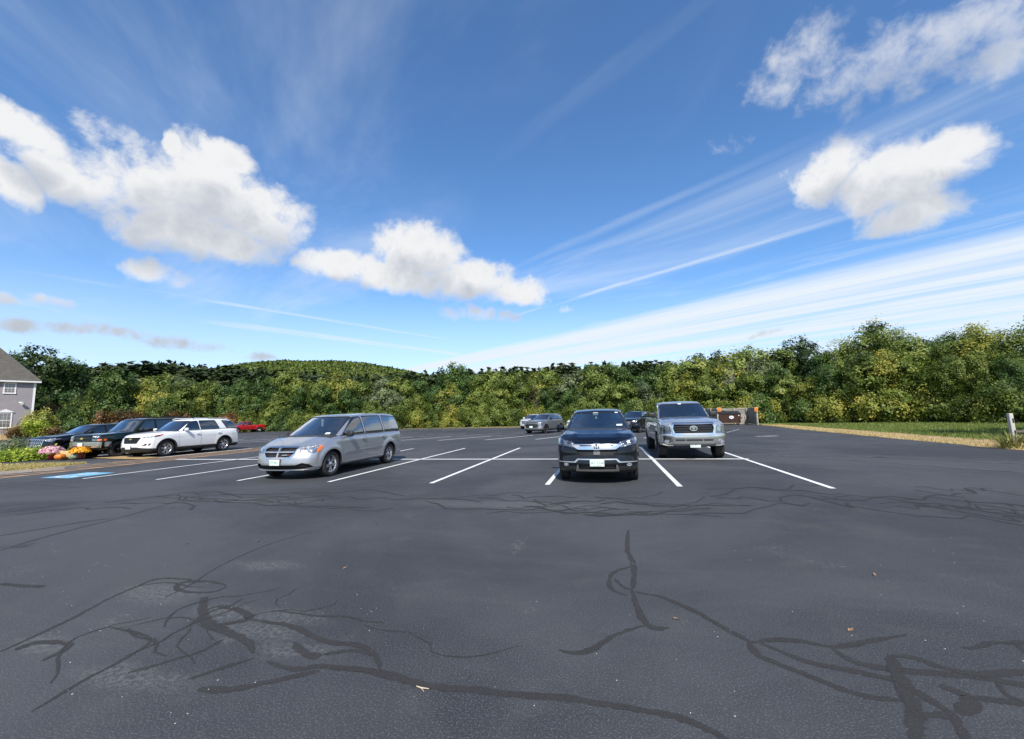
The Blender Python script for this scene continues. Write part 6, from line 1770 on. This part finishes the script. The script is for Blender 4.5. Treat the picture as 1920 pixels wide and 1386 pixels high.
crv = dict(name='compact_suv', label='dark blue black compact SUV with winged chrome grille facing out of its stall', cat='suv', paint=NAVY,
    L=4.59, W=1.855, zb=0.24, fo=0.93, wb=2.66, R=0.355, rim=0.235, spokes=5, cell=0.042, crown=0.035, flare=0.02, cladding=0.40,
    top=[(0, 0.90), (0.12, 0.965), (0.5, 1.05), (1.15, 1.12), (1.5, 1.14), (4.59, 1.17)], 
    front=[(0.2, 0.12), (0.30, 0.03), (0.45, 0.0), (0.60, 0.03), (0.72, 0.035), (0.85, 0.06), (1.0, 0.16)], rear=[(0.2, 0.06), (0.5, 0.0), (1.1, 0.10)], bow_f=0.30, bow_r=0.14,
    side=[(0.2, 0.85), (0.4, 0.905), (0.65, 0.922), (0.85, 0.918), (1.05, 0.895), (1.17, 0.87)], plan=[(0, 0.93), (0.5, 0.98), (1.0, 1.0), (3.9, 1.0), (4.59, 0.94)], crease=[(0.90, 0.010, 0.03)], ridge=[(0.50, 0.016, 0.07)],
    gh=dict(base=(1.10, 4.52), top=(2.02, 4.10), roof=[(1.9, 1.59), (2.4, 1.66), (3.0, 1.685), (4.0, 1.65), (4.5, 1.58)], wb=0.85, wt=0.63, bow=0.22, rcurve=1.6,
            splits=[(1.62, 2.18, 2.52, 2.47, GLS), (2.62, 2.57, 3.46, 3.40, GLP), (3.56, 3.50, 4.18, 3.86, GLP)]),
    doors=[[(1.42, 0.42), (2.56, 0.42), (2.56, 1.115), (1.40, 1.115)], [(2.58, 0.42), (3.20, 0.42), (3.30, 0.70), (3.50, 0.9), (3.50, 1.12), (2.58, 1.12)]], handle_z=0.98,
    hood=[(-0.66, 0.35), (-0.3, 0.16), (0.3, 0.16), (0.66, 0.35), (0.76, 1.15), (0.4, 1.07), (-0.4, 1.07), (-0.76, 1.15)],
    holes=[('grille', [(-0.34, 0.635), (0.34, 0.635), (0.46, 0.745), (-0.46, 0.745)], 'front', 0.05, HONEY),
           ('lower_intake', [(-0.39, 0.34), (0.39, 0.34), (0.39, 0.44), (-0.39, 0.44)], 'front', 0.05, HONEY)],
    lamps=[round_poly([(0.44, 0.835), (0.52, 0.80), (0.86, 0.865), (0.90, 0.975), (0.82, 0.975), (0.50, 0.90)], 0.02)], bulbs=(-0.06, 0.10),
    mirror_mat=NAVY, mirror_z=1.20, mirror_s=1.72, mirror_size=(0.21, 0.145),
    plate=(0.478, '36T 9268', 'NEW HAMPSHIRE'), extra=crv_extra)
crv['at'] = (-0.26, 10.17+4.59/2-0.93, 0)

# ---- silver pickup ------------------------------------------------------
def tundra_extra(S, fr, body, cab, Y, root):
    Pg = S['holes'][0][1]
    surround(fr, Pg, 0.055, CHROME, 0.03)
    fr([(-0.62, 1.13), (0.62, 1.13), (0.56, 1.175), (-0.56, 1.175)], 'grille_header', CHROME, off=0.03, thick=0.05)
    bars(fr, -0.56, 0.56, (1.065, 0.985, 0.905), 0.035, DALLOY, off=-0.01)
    fr(oval(0, 0.995, 0.115, 0.080, 20), 'emblem', CHROME, off=0.03, thick=0.05)
    fr(oval(0, 0.995, 0.095, 0.062, 20), 'emblem_field', BLACKP, off=0.032, thick=0.004)
    for (cx, cz, rx, rz) in ((0, 1.015, 0.062, 0.026), (0, 0.985, 0.024, 0.046)):
        A, B = oval(cx, cz, rx, rz, 16), oval(cx, cz, rx-0.011, rz-0.011, 16)
        for k in range(16): fr([A[k], A[(k+1) % 16], B[(k+1) % 16], B[k]], 'emblem_ring', CHROME, off=0.036, thick=0.004)
    # chrome bumper
    Pb = [(-0.98, 0.47), (-0.62, 0.43), (-0.60, 0.70), (0.60, 0.70), (0.62, 0.43), (0.98, 0.47), (1.0, 0.78), (-1.0, 0.78)]
    fr(round_poly(Pb, 0.03), 'bumper', CHROME, off=0.035, thick=0.05)
    fr(rect(-0.59, 0.59, 0.42, 0.69), 'bumper_valance', pmat('grey_plastic', (0.16, 0.165, 0.17), 0.4), off=0.03, thick=0.04)
    for (a, b) in ((-0.55, -0.27), (-0.24, 0.24), (0.27, 0.55)): fr(round_poly(rect(a, b, 0.605, 0.665), 0.015), 'bumper_slot', BLACKP, off=0.034, thick=0.006)
    for s in (1, -1):
        fr(oval(s*0.80, 0.585, 0.085, 0.075, 16), 'fog_lamp_bezel', CHROME, off=0.045, thick=0.02)
        fr(oval(s*0.80, 0.585, 0.062, 0.056, 14), 'fog_lamp', REFL, off=0.047, thick=0.01)
        fr([(Y(0.32), 0.5), (Y(0.62), 0.52), (Y(0.60), 0.76), (Y(0.30), 0.78)], 'bumper_end', CHROME, off=0.03, thick=0.05, proj='side', side=s)
    fr(rect(-0.09, 0.02, 1.80, 1.83), 'sticker', PAPER, off=0.003, thick=0, surf=cab)
tundra = dict(name='pickup_truck', label='silver full size pickup truck with chrome bumper and black wheels', cat='pickup truck', paint=SILVERB,
    L=5.81, W=2.03, zb=0.46, fo=1.0, wb=3.70, R=0.405, rim=0.255, spokes=7, tw=0.285, rimmat=DALLOY, cell=0.05, crown=0.05, flare=0.035, arch=0.50, track_in=0.0,
    top=[(0, 1.13), (0.12, 1.19), (0.6, 1.255), (1.4, 1.30), (1.6, 1.31), (3.95, 1.31), (4.05, 1.32), (5.81, 1.32)],
    front=[(0.4, 0.06), (0.5, 0.03), (0.78, 0.03), (0.85, 0.05), (1.1, 0.06), (1.2, 0.12)], rear=[(0.4, 0.03), (0.6, 0.0), (1.3, 0.02)], bow_f=0.18, bow_r=0.04,
    side=[(0.4, 0.93), (0.55, 0.975), (0.8, 0.995), (1.05, 0.985), (1.3, 0.95)], plan=[(0, 0.955), (0.5, 0.985), (1.0, 1.0), (5.5, 1.0), (5.81, 0.985)], crease=[(1.10, 0.008, 0.04)], ridge=[(0.52, 0.02, 0.10)],
    gh=dict(base=(1.38, 3.98), top=(2.16, 3.84), roof=[(2.0, 1.84), (2.5, 1.915), (3.3, 1.93), (3.9, 1.89)], wb=0.92, wt=0.74, bow=0.18, rcurve=1.2, rows=(0.1, 0.95),
            splits=[(1.82, 2.30, 2.72, 2.68, GLS), (2.84, 2.80, 3.72, 3.66, GLS)], apillar=0.075),
    bed=(0.82, 4.10, 5.70, 0.50),
    doors=[[(1.60, 0.55), (2.76, 0.55), (2.76, 1.27), (1.60, 1.27)], [(2.78, 0.55), (3.80, 0.55), (3.86, 1.27), (2.78, 1.27)]], handle_z=1.12, handle_mat=SILVERB,
    hood=[(-0.80, 0.30), (-0.3, 0.16), (0.3, 0.16), (0.80, 0.30), (0.86, 1.40), (0.4, 1.34), (-0.4, 1.34), (-0.86, 1.40)],
    holes=[('grille', [(-0.55, 0.845), (0.55, 0.845), (0.60, 1.0), (0.57, 1.11), (-0.57, 1.11), (-0.60, 1.0)], 'front', 0.05, HONEY)],
    lamps=[round_poly([(0.665, 0.84), (0.955, 0.84), (0.985, 1.10), (0.69, 1.11)], 0.03)], bulbs=(-0.05, 0.08),
    mirror_mat=BLACKP, mirror_z=1.44, mirror_s=1.95, mirror_size=(0.26, 0.19),
    plate=(0.475, 'SC 8171', None), plate_x=0.02, plate_out=0.075, extra=tundra_extra)
tundra['at'] = (2.64, 15.0+5.81/2-1.0, 0)

# ---- white three-row SUV ------------------------------------------------
def trav_extra(S, fr, body, cab, Y, root):
    bars(fr, -0.47, 0.47, (0.93, 0.865, 0.80, 0.735), 0.022, DALLOY, off=0.0, taper=0.12)
    fr([(p[0], p[1]+0.868) for p in emblem_bowtie(0.20, 0.07)], 'emblem', GOLD, off=0.02, thick=0.03)
    fr([(-0.99, 0.27), (0.99, 0.27), (0.96, 0.42), (0.55, 0.47), (0.40, 0.50), (-0.40, 0.50), (-0.55, 0.47), (-0.96, 0.42)], 'bumper_cladding', BLACKP, off=0.008, thick=0.02)
    for s in (1, -1):
        P = [(s*0.60, 0.56), (s*0.86, 0.57), (s*0.90, 0.66), (s*0.72, 0.65)]
        fr(P if s > 0 else list(reversed(P)), 'fog_lamp_recess', BLACKP, off=0.006, thick=0.01)
        fr(oval(s*0.80, 0.61, 0.035, 0.03, 10), 'fog_lamp', REFL, off=0.012, thick=0.01)
        fr([(Y(0.45), 0.955), (Y(0.80), 1.03), (Y(0.78), 1.07), (Y(0.42), 1.01)], 'turn_signal', REDL, off=0.006, thick=0.015, proj='side', side=s)
        for ax_ in (S['fo'], S['fo']+S['wb']):
            A = [(Y(ax_)+(S['R']+0.055+0.05)*math.cos(math.pi*k/12), S['R']+(S['R']+0.055+0.05)*math.sin(math.pi*k/12)) for k in range(13)]
            B = [(Y(ax_)+(S['R']+0.056)*math.cos(math.pi*k/12), S['R']+(S['R']+0.056)*math.sin(math.pi*k/12)) for k in range(13)]
            fr(A+list(reversed(B)), 'arch_trim', BLACKP, off=0.008, thick=0.02, proj='side', side=s)
    for x_ in (-0.62, 0.62):
        MB().tube([(x_, Y(2.4), 1.775), (x_, Y(2.6), 1.815), (x_, Y(4.3), 1.795), (x_, Y(4.5), 1.74)], 0.018, 6).build('roof_rail', S['paint'], root)
trav = dict(name='three_row_suv', label='white three row SUV with black lower trim beside the striped walkway', cat='suv', paint=WHITE,
    L=5.19, W=1.996, zb=0.24, fo=0.98, wb=3.07, R=0.385, rim=0.255, spokes=6, wstyle='twin', cell=0.06, crown=0.035, flare=0.015, cladding=0.42, arch=0.44,
    top=[(0, 0.97), (0.12, 1.03), (0.6, 1.10), (1.35, 1.17), (1.6, 1.18), (5.19, 1.24)],
    front=[(0.2, 0.10), (0.32, 0.02), (0.5, 0.0), (0.75, 0.03), (0.95, 0.08), (1.05, 0.16)], rear=[(0.2, 0.06), (0.5, 0.0), (1.2, 0.10)], bow_f=0.28, bow_r=0.14,
    side=[(0.2, 0.92), (0.42, 0.972), (0.7, 0.99), (0.95, 0.985), (1.24, 0.935)], plan=[(0, 0.93), (0.5, 0.98), (1.0, 1.0), (4.5, 1.0), (5.19, 0.94)], crease=[(1.0, 0.010, 0.03)],
    gh=dict(base=(1.30, 5.12), top=(2.16, 4.72), roof=[(2.0, 1.70), (2.5, 1.77), (3.2, 1.795), (4.3, 1.765), (5.1, 1.69)], wb=0.92, wt=0.70, bow=0.2, rcurve=1.6, rows=(0.1, 1.05),
            splits=[(1.78, 2.28, 2.64, 2.60, GLS), (2.73, 2.69, 3.78, 3.60, GLP), (4.22, 4.0, 5.02, 4.72, GLP)]),
    doors=[[(1.55, 0.44), (2.68, 0.44), (2.68, 1.16), (1.55, 1.16)], [(2.70, 0.44), (3.55, 0.44), (3.65, 0.75), (3.88, 0.95), (3.88, 1.19), (2.70, 1.19)]], handle_z=1.02,
    hood=[(-0.76, 0.34), (-0.3, 0.16), (0.3, 0.16), (0.76, 0.34), (0.85, 1.32), (0.4, 1.25), (-0.4, 1.25), (-0.85, 1.32)],
    holes=[('grille', [(-0.38, 0.66), (0.38, 0.66), (0.52, 0.95), (-0.52, 0.95)], 'front', 0.05, HONEY)],
    lamps=[round_poly([(0.56, 0.90), (0.90, 0.93), (0.965, 1.0), (0.58, 0.965)], 0.015)], bulbs=(0.0,),
    tail=[[(4.86, 0.98), (5.16, 0.98), (5.16, 1.16), (4.80, 1.14)]], mirror_mat=WHITE, mirror_z=1.26, mirror_s=1.86,
    plate=(0.49, None, None), plate_x=-0.02, extra=trav_extra)
trav['at'] = at_wheel(trav, -20.84, 15.91)

# ---- dark green full size SUV -------------------------------------------
def sub_extra(S, fr, body, cab, Y, root):
    fr(rect(-0.94, 0.94, 0.925, 0.965), 'grille_bar', S['paint'], off=0.015, thick=0.03)
    fr([(p[0], p[1]+0.945) for p in emblem_bowtie(0.24, 0.085)], 'emblem', GOLD, off=0.03, thick=0.03)
    bars(fr, -0.55, 0.55, (1.03, 0.99, 0.885, 0.845), 0.012, DALLOY, off=-0.01)
    for s in (1, -1):
        for (z0, z1, m_) in ((0.975, 1.065, REFL), (0.83, 0.915, REFL)):
            lo = fr(rect(min(s*0.60, s*0.90), max(s*0.60, s*0.90), z0, z1), 'headlight', m_, off=0.008, thick=0.03)
            if lo: fr(rect(min(s*0.595, s*0.905), max(s*0.595, s*0.905), z0-0.004, z1+0.004), 'lens', CLEAR, off=0.014, thick=0.008, parent=lo)
        fr(rect(min(s*0.85, s*0.97), max(s*0.85, s*0.97), 0.83, 0.915), 'turn_signal', AMBER, off=0.016, thick=0.02)
        fr([(Y(0.30), 0.83), (Y(0.42), 0.83), (Y(0.42), 0.915), (Y(0.30), 0.915)], 'turn_signal', AMBER, off=0.008, thick=0.02, proj='side', side=s)
        fr([(Y(0.34), 0.52), (Y(0.60), 0.52), (Y(0.60), 0.76), (Y(0.33), 0.78)], 'bumper_end', CHROME, off=0.03, thick=0.05, proj='side', side=s)
    fr(round_poly(rect(-0.99, 0.99, 0.52, 0.78), 0.03), 'bumper', CHROME, off=0.035, thick=0.05)
    fr(rect(-0.62, 0.62, 0.54, 0.60), 'bumper_slot', BLACKP, off=0.038, thick=0.004)
    for x_ in (-0.66, 0.66):
        MB().tube([(x_, Y(2.3), 1.88), (x_, Y(2.45), 1.945), (x_, Y(5.0), 1.935), (x_, Y(5.1), 1.87)], 0.020, 6).build('roof_rail', BLACKP, root)
    for s_ in (2.9, 4.3): MB().tube([(-0.66, Y(s_), 1.945), (0.66, Y(s_), 1.945)], 0.016, 6).build('cross_bar', BLACKP, root)
sub = dict(name='full_size_suv', label='dark green full size SUV with roof rack and stacked headlights', cat='suv', paint=GREEN,
    L=5.30, W=2.0, zb=0.40, fo=0.98, wb=3.20, R=0.39, rim=0.23, spokes=6, tw=0.27, rimmat=DALLOY, cell=0.07, crown=0.03, flare=0.02, arch=0.46,
    top=[(0, 1.07), (0.1, 1.11), (0.6, 1.15), (1.4, 1.20), (1.6, 1.21), (5.3, 1.21)], rad=(0.10, 0.10, 0.07),
    front=[(0.4, 0.05), (0.5, 0.03), (0.8, 0.03), (1.1, 0.06)], rear=[(0.4, 0.05), (0.6, 0.0), (1.2, 0.05)], bow_f=0.12, bow_r=0.06,
    side=[(0.4, 0.95), (0.6, 0.98), (0.9, 0.99), (1.2, 0.955)], plan=[(0, 0.97), (0.5, 0.99), (1.0, 1.0), (5.0, 1.0), (5.3, 0.97)],
    gh=dict(base=(1.40, 5.28), top=(2.02, 5.15), roof=[(1.9, 1.83), (2.4, 1.885), (4.0, 1.90), (5.2, 1.87)], wb=0.93, wt=0.77, bow=0.12, rows=(0.1, 1.05), 
            splits=[(1.80, 2.22, 2.62, 2.60, GLS), (2.73, 2.71, 3.60, 3.56, GLP), (3.72, 3.70, 5.02, 4.95, GLP)]),
    doors=[[(1.62, 0.48), (2.66, 0.48), (2.66, 1.18), (1.62, 1.18)], [(2.69, 0.48), (3.60, 0.48), (3.72, 0.85), (3.72, 1.18), (2.69, 1.18)]], handle_z=1.05, handle_mat=BLACKP,
    hood=[(-0.80, 0.25), (0.80, 0.25), (0.86, 1.36), (-0.86, 1.36)], holes=[('grille', rect(-0.58, 0.58, 0.82, 1.06), 'front', 0.04, HONEY)],
    mirror_mat=BLACKP, mirror_z=1.30, mirror_s=1.85, plate=(0.66, None, None), plate_out=0.06, extra=sub_extra)
sub['at'] = at_wheel(sub, -23.45, 15.65)

# ---- black crossover with wide mesh grille ------------------------------
def gmc_extra(S, fr, body, cab, Y, root):
    Pg = S['holes'][0][1]
    surround(fr, Pg, 0.03, CHROME, 0.012)
    for k in range(7):
        for j in range(4):
            x_ = -0.36+0.12*k+(0.06 if j % 2 else 0.0); z_ = 0.66+0.075*j
            if abs(x_) < 0.43: fr(round_poly(rect(x_-0.034, x_+0.034, z_-0.02, z_+0.02), 0.012), 'grille_stud', CHROME, off=-0.01, thick=0.03)
    fr(rect(-0.80, 0.80, 0.50, 0.525), 'bumper_trim', CHROME, off=0.012, thick=0.02)
gmc = dict(name='crossover', label='black crossover with studded chrome grille behind the flower bed', cat='suv', paint=BLACK,
    L=4.63, W=1.84, zb=0.24, fo=0.93, wb=2.725, R=0.365, rim=0.25, spokes=5, rimmat=DALLOY, cell=0.07, crown=0.035, flare=0.015, cladding=0.36,
    top=[(0, 0.96), (0.12, 1.02), (0.6, 1.08), (1.25, 1.14), (1.5, 1.15), (4.63, 1.20)],
    front=[(0.2, 0.10), (0.32, 0.02), (0.5, 0.0), (0.75, 0.02), (0.95, 0.06), (1.05, 0.14)], rear=[(0.2, 0.06), (0.5, 0.0), (1.2, 0.10)], bow_f=0.24, bow_r=0.14,
    side=[(0.2, 0.85), (0.4, 0.90), (0.65, 0.915), (0.9, 0.91), (1.2, 0.865)], plan=[(0, 0.93), (0.5, 0.98), (1.0, 1.0), (3.9, 1.0), (4.63, 0.94)], crease=[(0.95, 0.01, 0.03)],
    gh=dict(base=(1.20, 4.55), top=(2.0, 4.15), roof=[(1.9, 1.58), (2.4, 1.645), (3.0, 1.66), (4.0, 1.62), (4.5, 1.56)], wb=0.845, wt=0.63, bow=0.2, rcurve=1.6,
            splits=[(1.66, 2.15, 2.50, 2.46, GLS), (2.60, 2.56, 3.45, 3.36, GLP), (3.58, 3.5, 4.2, 3.9, GLP)]),
    doors=[[(1.45, 0.40), (2.54, 0.40), (2.54, 1.13), (1.45, 1.13)], [(2.57, 0.40), (3.22, 0.40), (3.32, 0.70), (3.52, 0.92), (3.52, 1.15), (2.57, 1.15)]], handle_z=1.0,
    holes=[('grille', [(-0.44, 0.60), (0.44, 0.60), (0.50, 0.92), (-0.50, 0.92)], 'front', 0.05, HONEY)],
    lamps=[round_poly([(0.54, 0.86), (0.80, 0.80), (0.90, 0.97), (0.56, 0.94)], 0.02)], bulbs=(0.0,), mirror_mat=BLACK, mirror_z=1.22, mirror_s=1.75,
    plate=(0.43, None, None), extra=gmc_extra)
gmc['at'] = (-27.75, 15.7+4.63/2-0.93, 0)

def variant(src, **kw):
    d = {k: v for k, v in src.items() if not k.startswith('_') and k not in ('extra', 'at', 'plate', 'rot', 'plate_x', 'plate_out')}
    d.update(kw); return d
def plain_extra(S, fr, body, cab, Y, root):
    bars(fr, -0.42, 0.42, (0.86, 0.80, 0.74, 0.68), 0.02, S.get('barmat', SATIN), off=0.0, taper=0.05)
    fr(oval(0, 0.80, 0.06, 0.05, 12), 'emblem', CHROME, off=0.02, thick=0.03)
def rails_extra(S, fr, body, cab, Y, root):
    plain_extra(S, fr, body, cab, Y, root)
    for x_ in (-0.56, 0.56): MB().tube([(x_, Y(2.2), 1.63), (x_, Y(2.35), 1.69), (x_, Y(3.9), 1.67), (x_, Y(4.05), 1.60)], 0.018, 6).build('roof_rail', BLACKP, root)
gmc2 = variant(gmc, label='black crossover mostly hidden beyond the one with the studded grille', extra=plain_extra, cell=0.09)
gmc2['at'] = (-33.6, 22.2, 0.1)

# ---- silver subcompact SUV with black lower grille ----------------------
def tb_extra(S, fr, body, cab, Y, root):
    fr([(-0.60, 0.86), (0.60, 0.86), (0.56, 0.93), (-0.56, 0.93)], 'upper_grille', BLACKP, off=0.006, thick=0.02)
    fr([(p[0], p[1]*0.8+0.845) for p in emblem_bowtie(0.18, 0.06)], 'emblem', GOLD, off=0.02, thick=0.02)
    for s in (1, -1):
        P = [(s*0.58, 0.42), (s*0.86, 0.42), (s*0.88, 0.66), (s*0.70, 0.66)]
        fr(P if s > 0 else list(reversed(P)), 'bumper_corner', SATIN, off=0.012, thick=0.03)
tb = variant(gmc, name='small_suv', label='silver small SUV with wide black grille in the angled row', paint=GREYS, roofpaint=GREYS, L=4.41, W=1.81, wb=2.64, cell=0.07, rimmat=DALLOY,
    plate=(0.56, None, None), extra=tb_extra,
    holes=[('grille', [(-0.50, 0.50), (0.50, 0.50), (0.64, 0.66), (0.54, 0.80), (-0.54, 0.80), (-0.64, 0.66)], 'front', 0.05, HONEY)],
    lamps=[round_poly([(0.62, 0.89), (0.84, 0.90), (0.88, 0.95), (0.62, 0.94)], 0.012), round_poly([(0.72, 0.67), (0.84, 0.68), (0.85, 0.80), (0.72, 0.79)], 0.02)], bulbs=(0.0,))
tb['rot'] = R(-21); tb['at'] = at_wheel(tb, -5.0, 34.2, 1, R(-21))
tb['gh'] = dict(tb['gh'], base=(1.20, 4.36), top=(2.0, 4.02), splits=[(1.66, 2.15, 2.50, 2.46, GLS), (2.60, 2.56, 3.45, 3.36, GLP), (3.58, 3.5, 4.05, 3.8, GLP)])

wht = variant(gmc, name='crossover', label='white crossover tucked behind the dark compact SUV', paint=WHITE, cladding=0.50, cell=0.08, extra=plain_extra, barmat=DALLOY, mirror_mat=WHITE, plate=(0.45, None, None))
wht['rot'] = R(-23); wht['at'] = (-1.55, 33.9, 0)
wh2 = variant(gmc, name='crossover', label='pale silver white crossover in the last row behind the silver small SUV', paint=paint('pale_silver_paint', (0.62, 0.62, 0.61), metal=0.3, rough=0.36), cell=0.09, extra=plain_extra, mirror_mat=WHITE, plate=(0.45, None, None))
wh2['rot'] = R(-12); wh2['at'] = (-8.35, 47.3, 0)
dks = variant(gmc, name='crossover', label='dark grey blue crossover with roof rails glimpsed between the SUV and the pickup', paint=DARKB, cell=0.08, extra=rails_extra, mirror_mat=DARKB, plate=(0.45, None, None))
dks['rot'] = R(-23); dks['at'] = (2.15, 34.6, 0)

# ---- small red pickup ----------------------------------------------------
def ran_extra(S, fr, body, cab, Y, root):
    bars(fr, -0.42, 0.42, (0.90, 0.83, 0.76), 0.025, CHROME, off=0.0)
    fr(round_poly(rect(-0.86, 0.86, 0.45, 0.64), 0.03), 'bumper', SATIN, off=0.03, thick=0.05)
ran = dict(name='pickup_truck', label='small red extended cab pickup parked on the grass edge', cat='pickup truck', paint=RED,
    L=5.10, W=1.78, zb=0.40, fo=0.85, wb=3.19, R=0.375, rim=0.215, spokes=6, tw=0.25, cell=0.08, crown=0.04, flare=0.05, arch=0.44, track_in=0.0,
    top=[(0, 0.97), (0.1, 1.02), (0.6, 1.06), (1.2, 1.10), (3.1, 1.10), (5.1, 1.12)], rad=(0.10, 0.10, 0.07),
    front=[(0.4, 0.03), (0.7, 0.0), (1.0, 0.05)], rear=[(0.4, 0.03), (0.6, 0.0), (1.1, 0.02)], bow_f=0.14, bow_r=0.03,
    side=[(0.4, 0.81), (0.6, 0.85), (0.85, 0.86), (1.1, 0.82)], plan=[(0, 0.95), (0.5, 0.99), (1.0, 1.0), (4.8, 1.0), (5.1, 0.98)],
    gh=dict(base=(1.15, 3.10), top=(1.72, 2.96), roof=[(1.6, 1.61), (2.1, 1.68), (2.9, 1.66)], wb=0.79, wt=0.64, bow=0.12, rcurve=1.2, rows=(0.1,),
            splits=[(1.50, 1.86, 2.26, 2.24, GLS), (2.40, 2.38, 2.86, 2.80, GLP)], apillar=0.06),
    bed=(0.70, 3.20, 5.02, 0.42), doors=[[(1.35, 0.47), (2.32, 0.47), (2.32, 1.07), (1.35, 1.07)]], handle_z=0.95, handle_mat=BLACKP,
    holes=[('grille', rect(-0.44, 0.44, 0.73, 0.93), 'front', 0.04, HONEY)], lamps=[round_poly(rect(0.50, 0.80, 0.75, 0.92), 0.03)], bulbs=(0.0,),
    tail=[[(5.0, 0.75), (5.09, 0.75), (5.09, 1.05), (5.0, 1.05)]], mirror_mat=RED, mirror_z=1.20, mirror_s=1.60, extra=ran_extra)
ran['rot'] = R(-16)
ran['at'] = (-53.2, 52.0, 0.0)
ALL_CARS = [van, crv, tundra, trav, sub, gmc, gmc2, tb, wht, wh2, dks, ran]

for c in ALL_CARS: build_car(c)
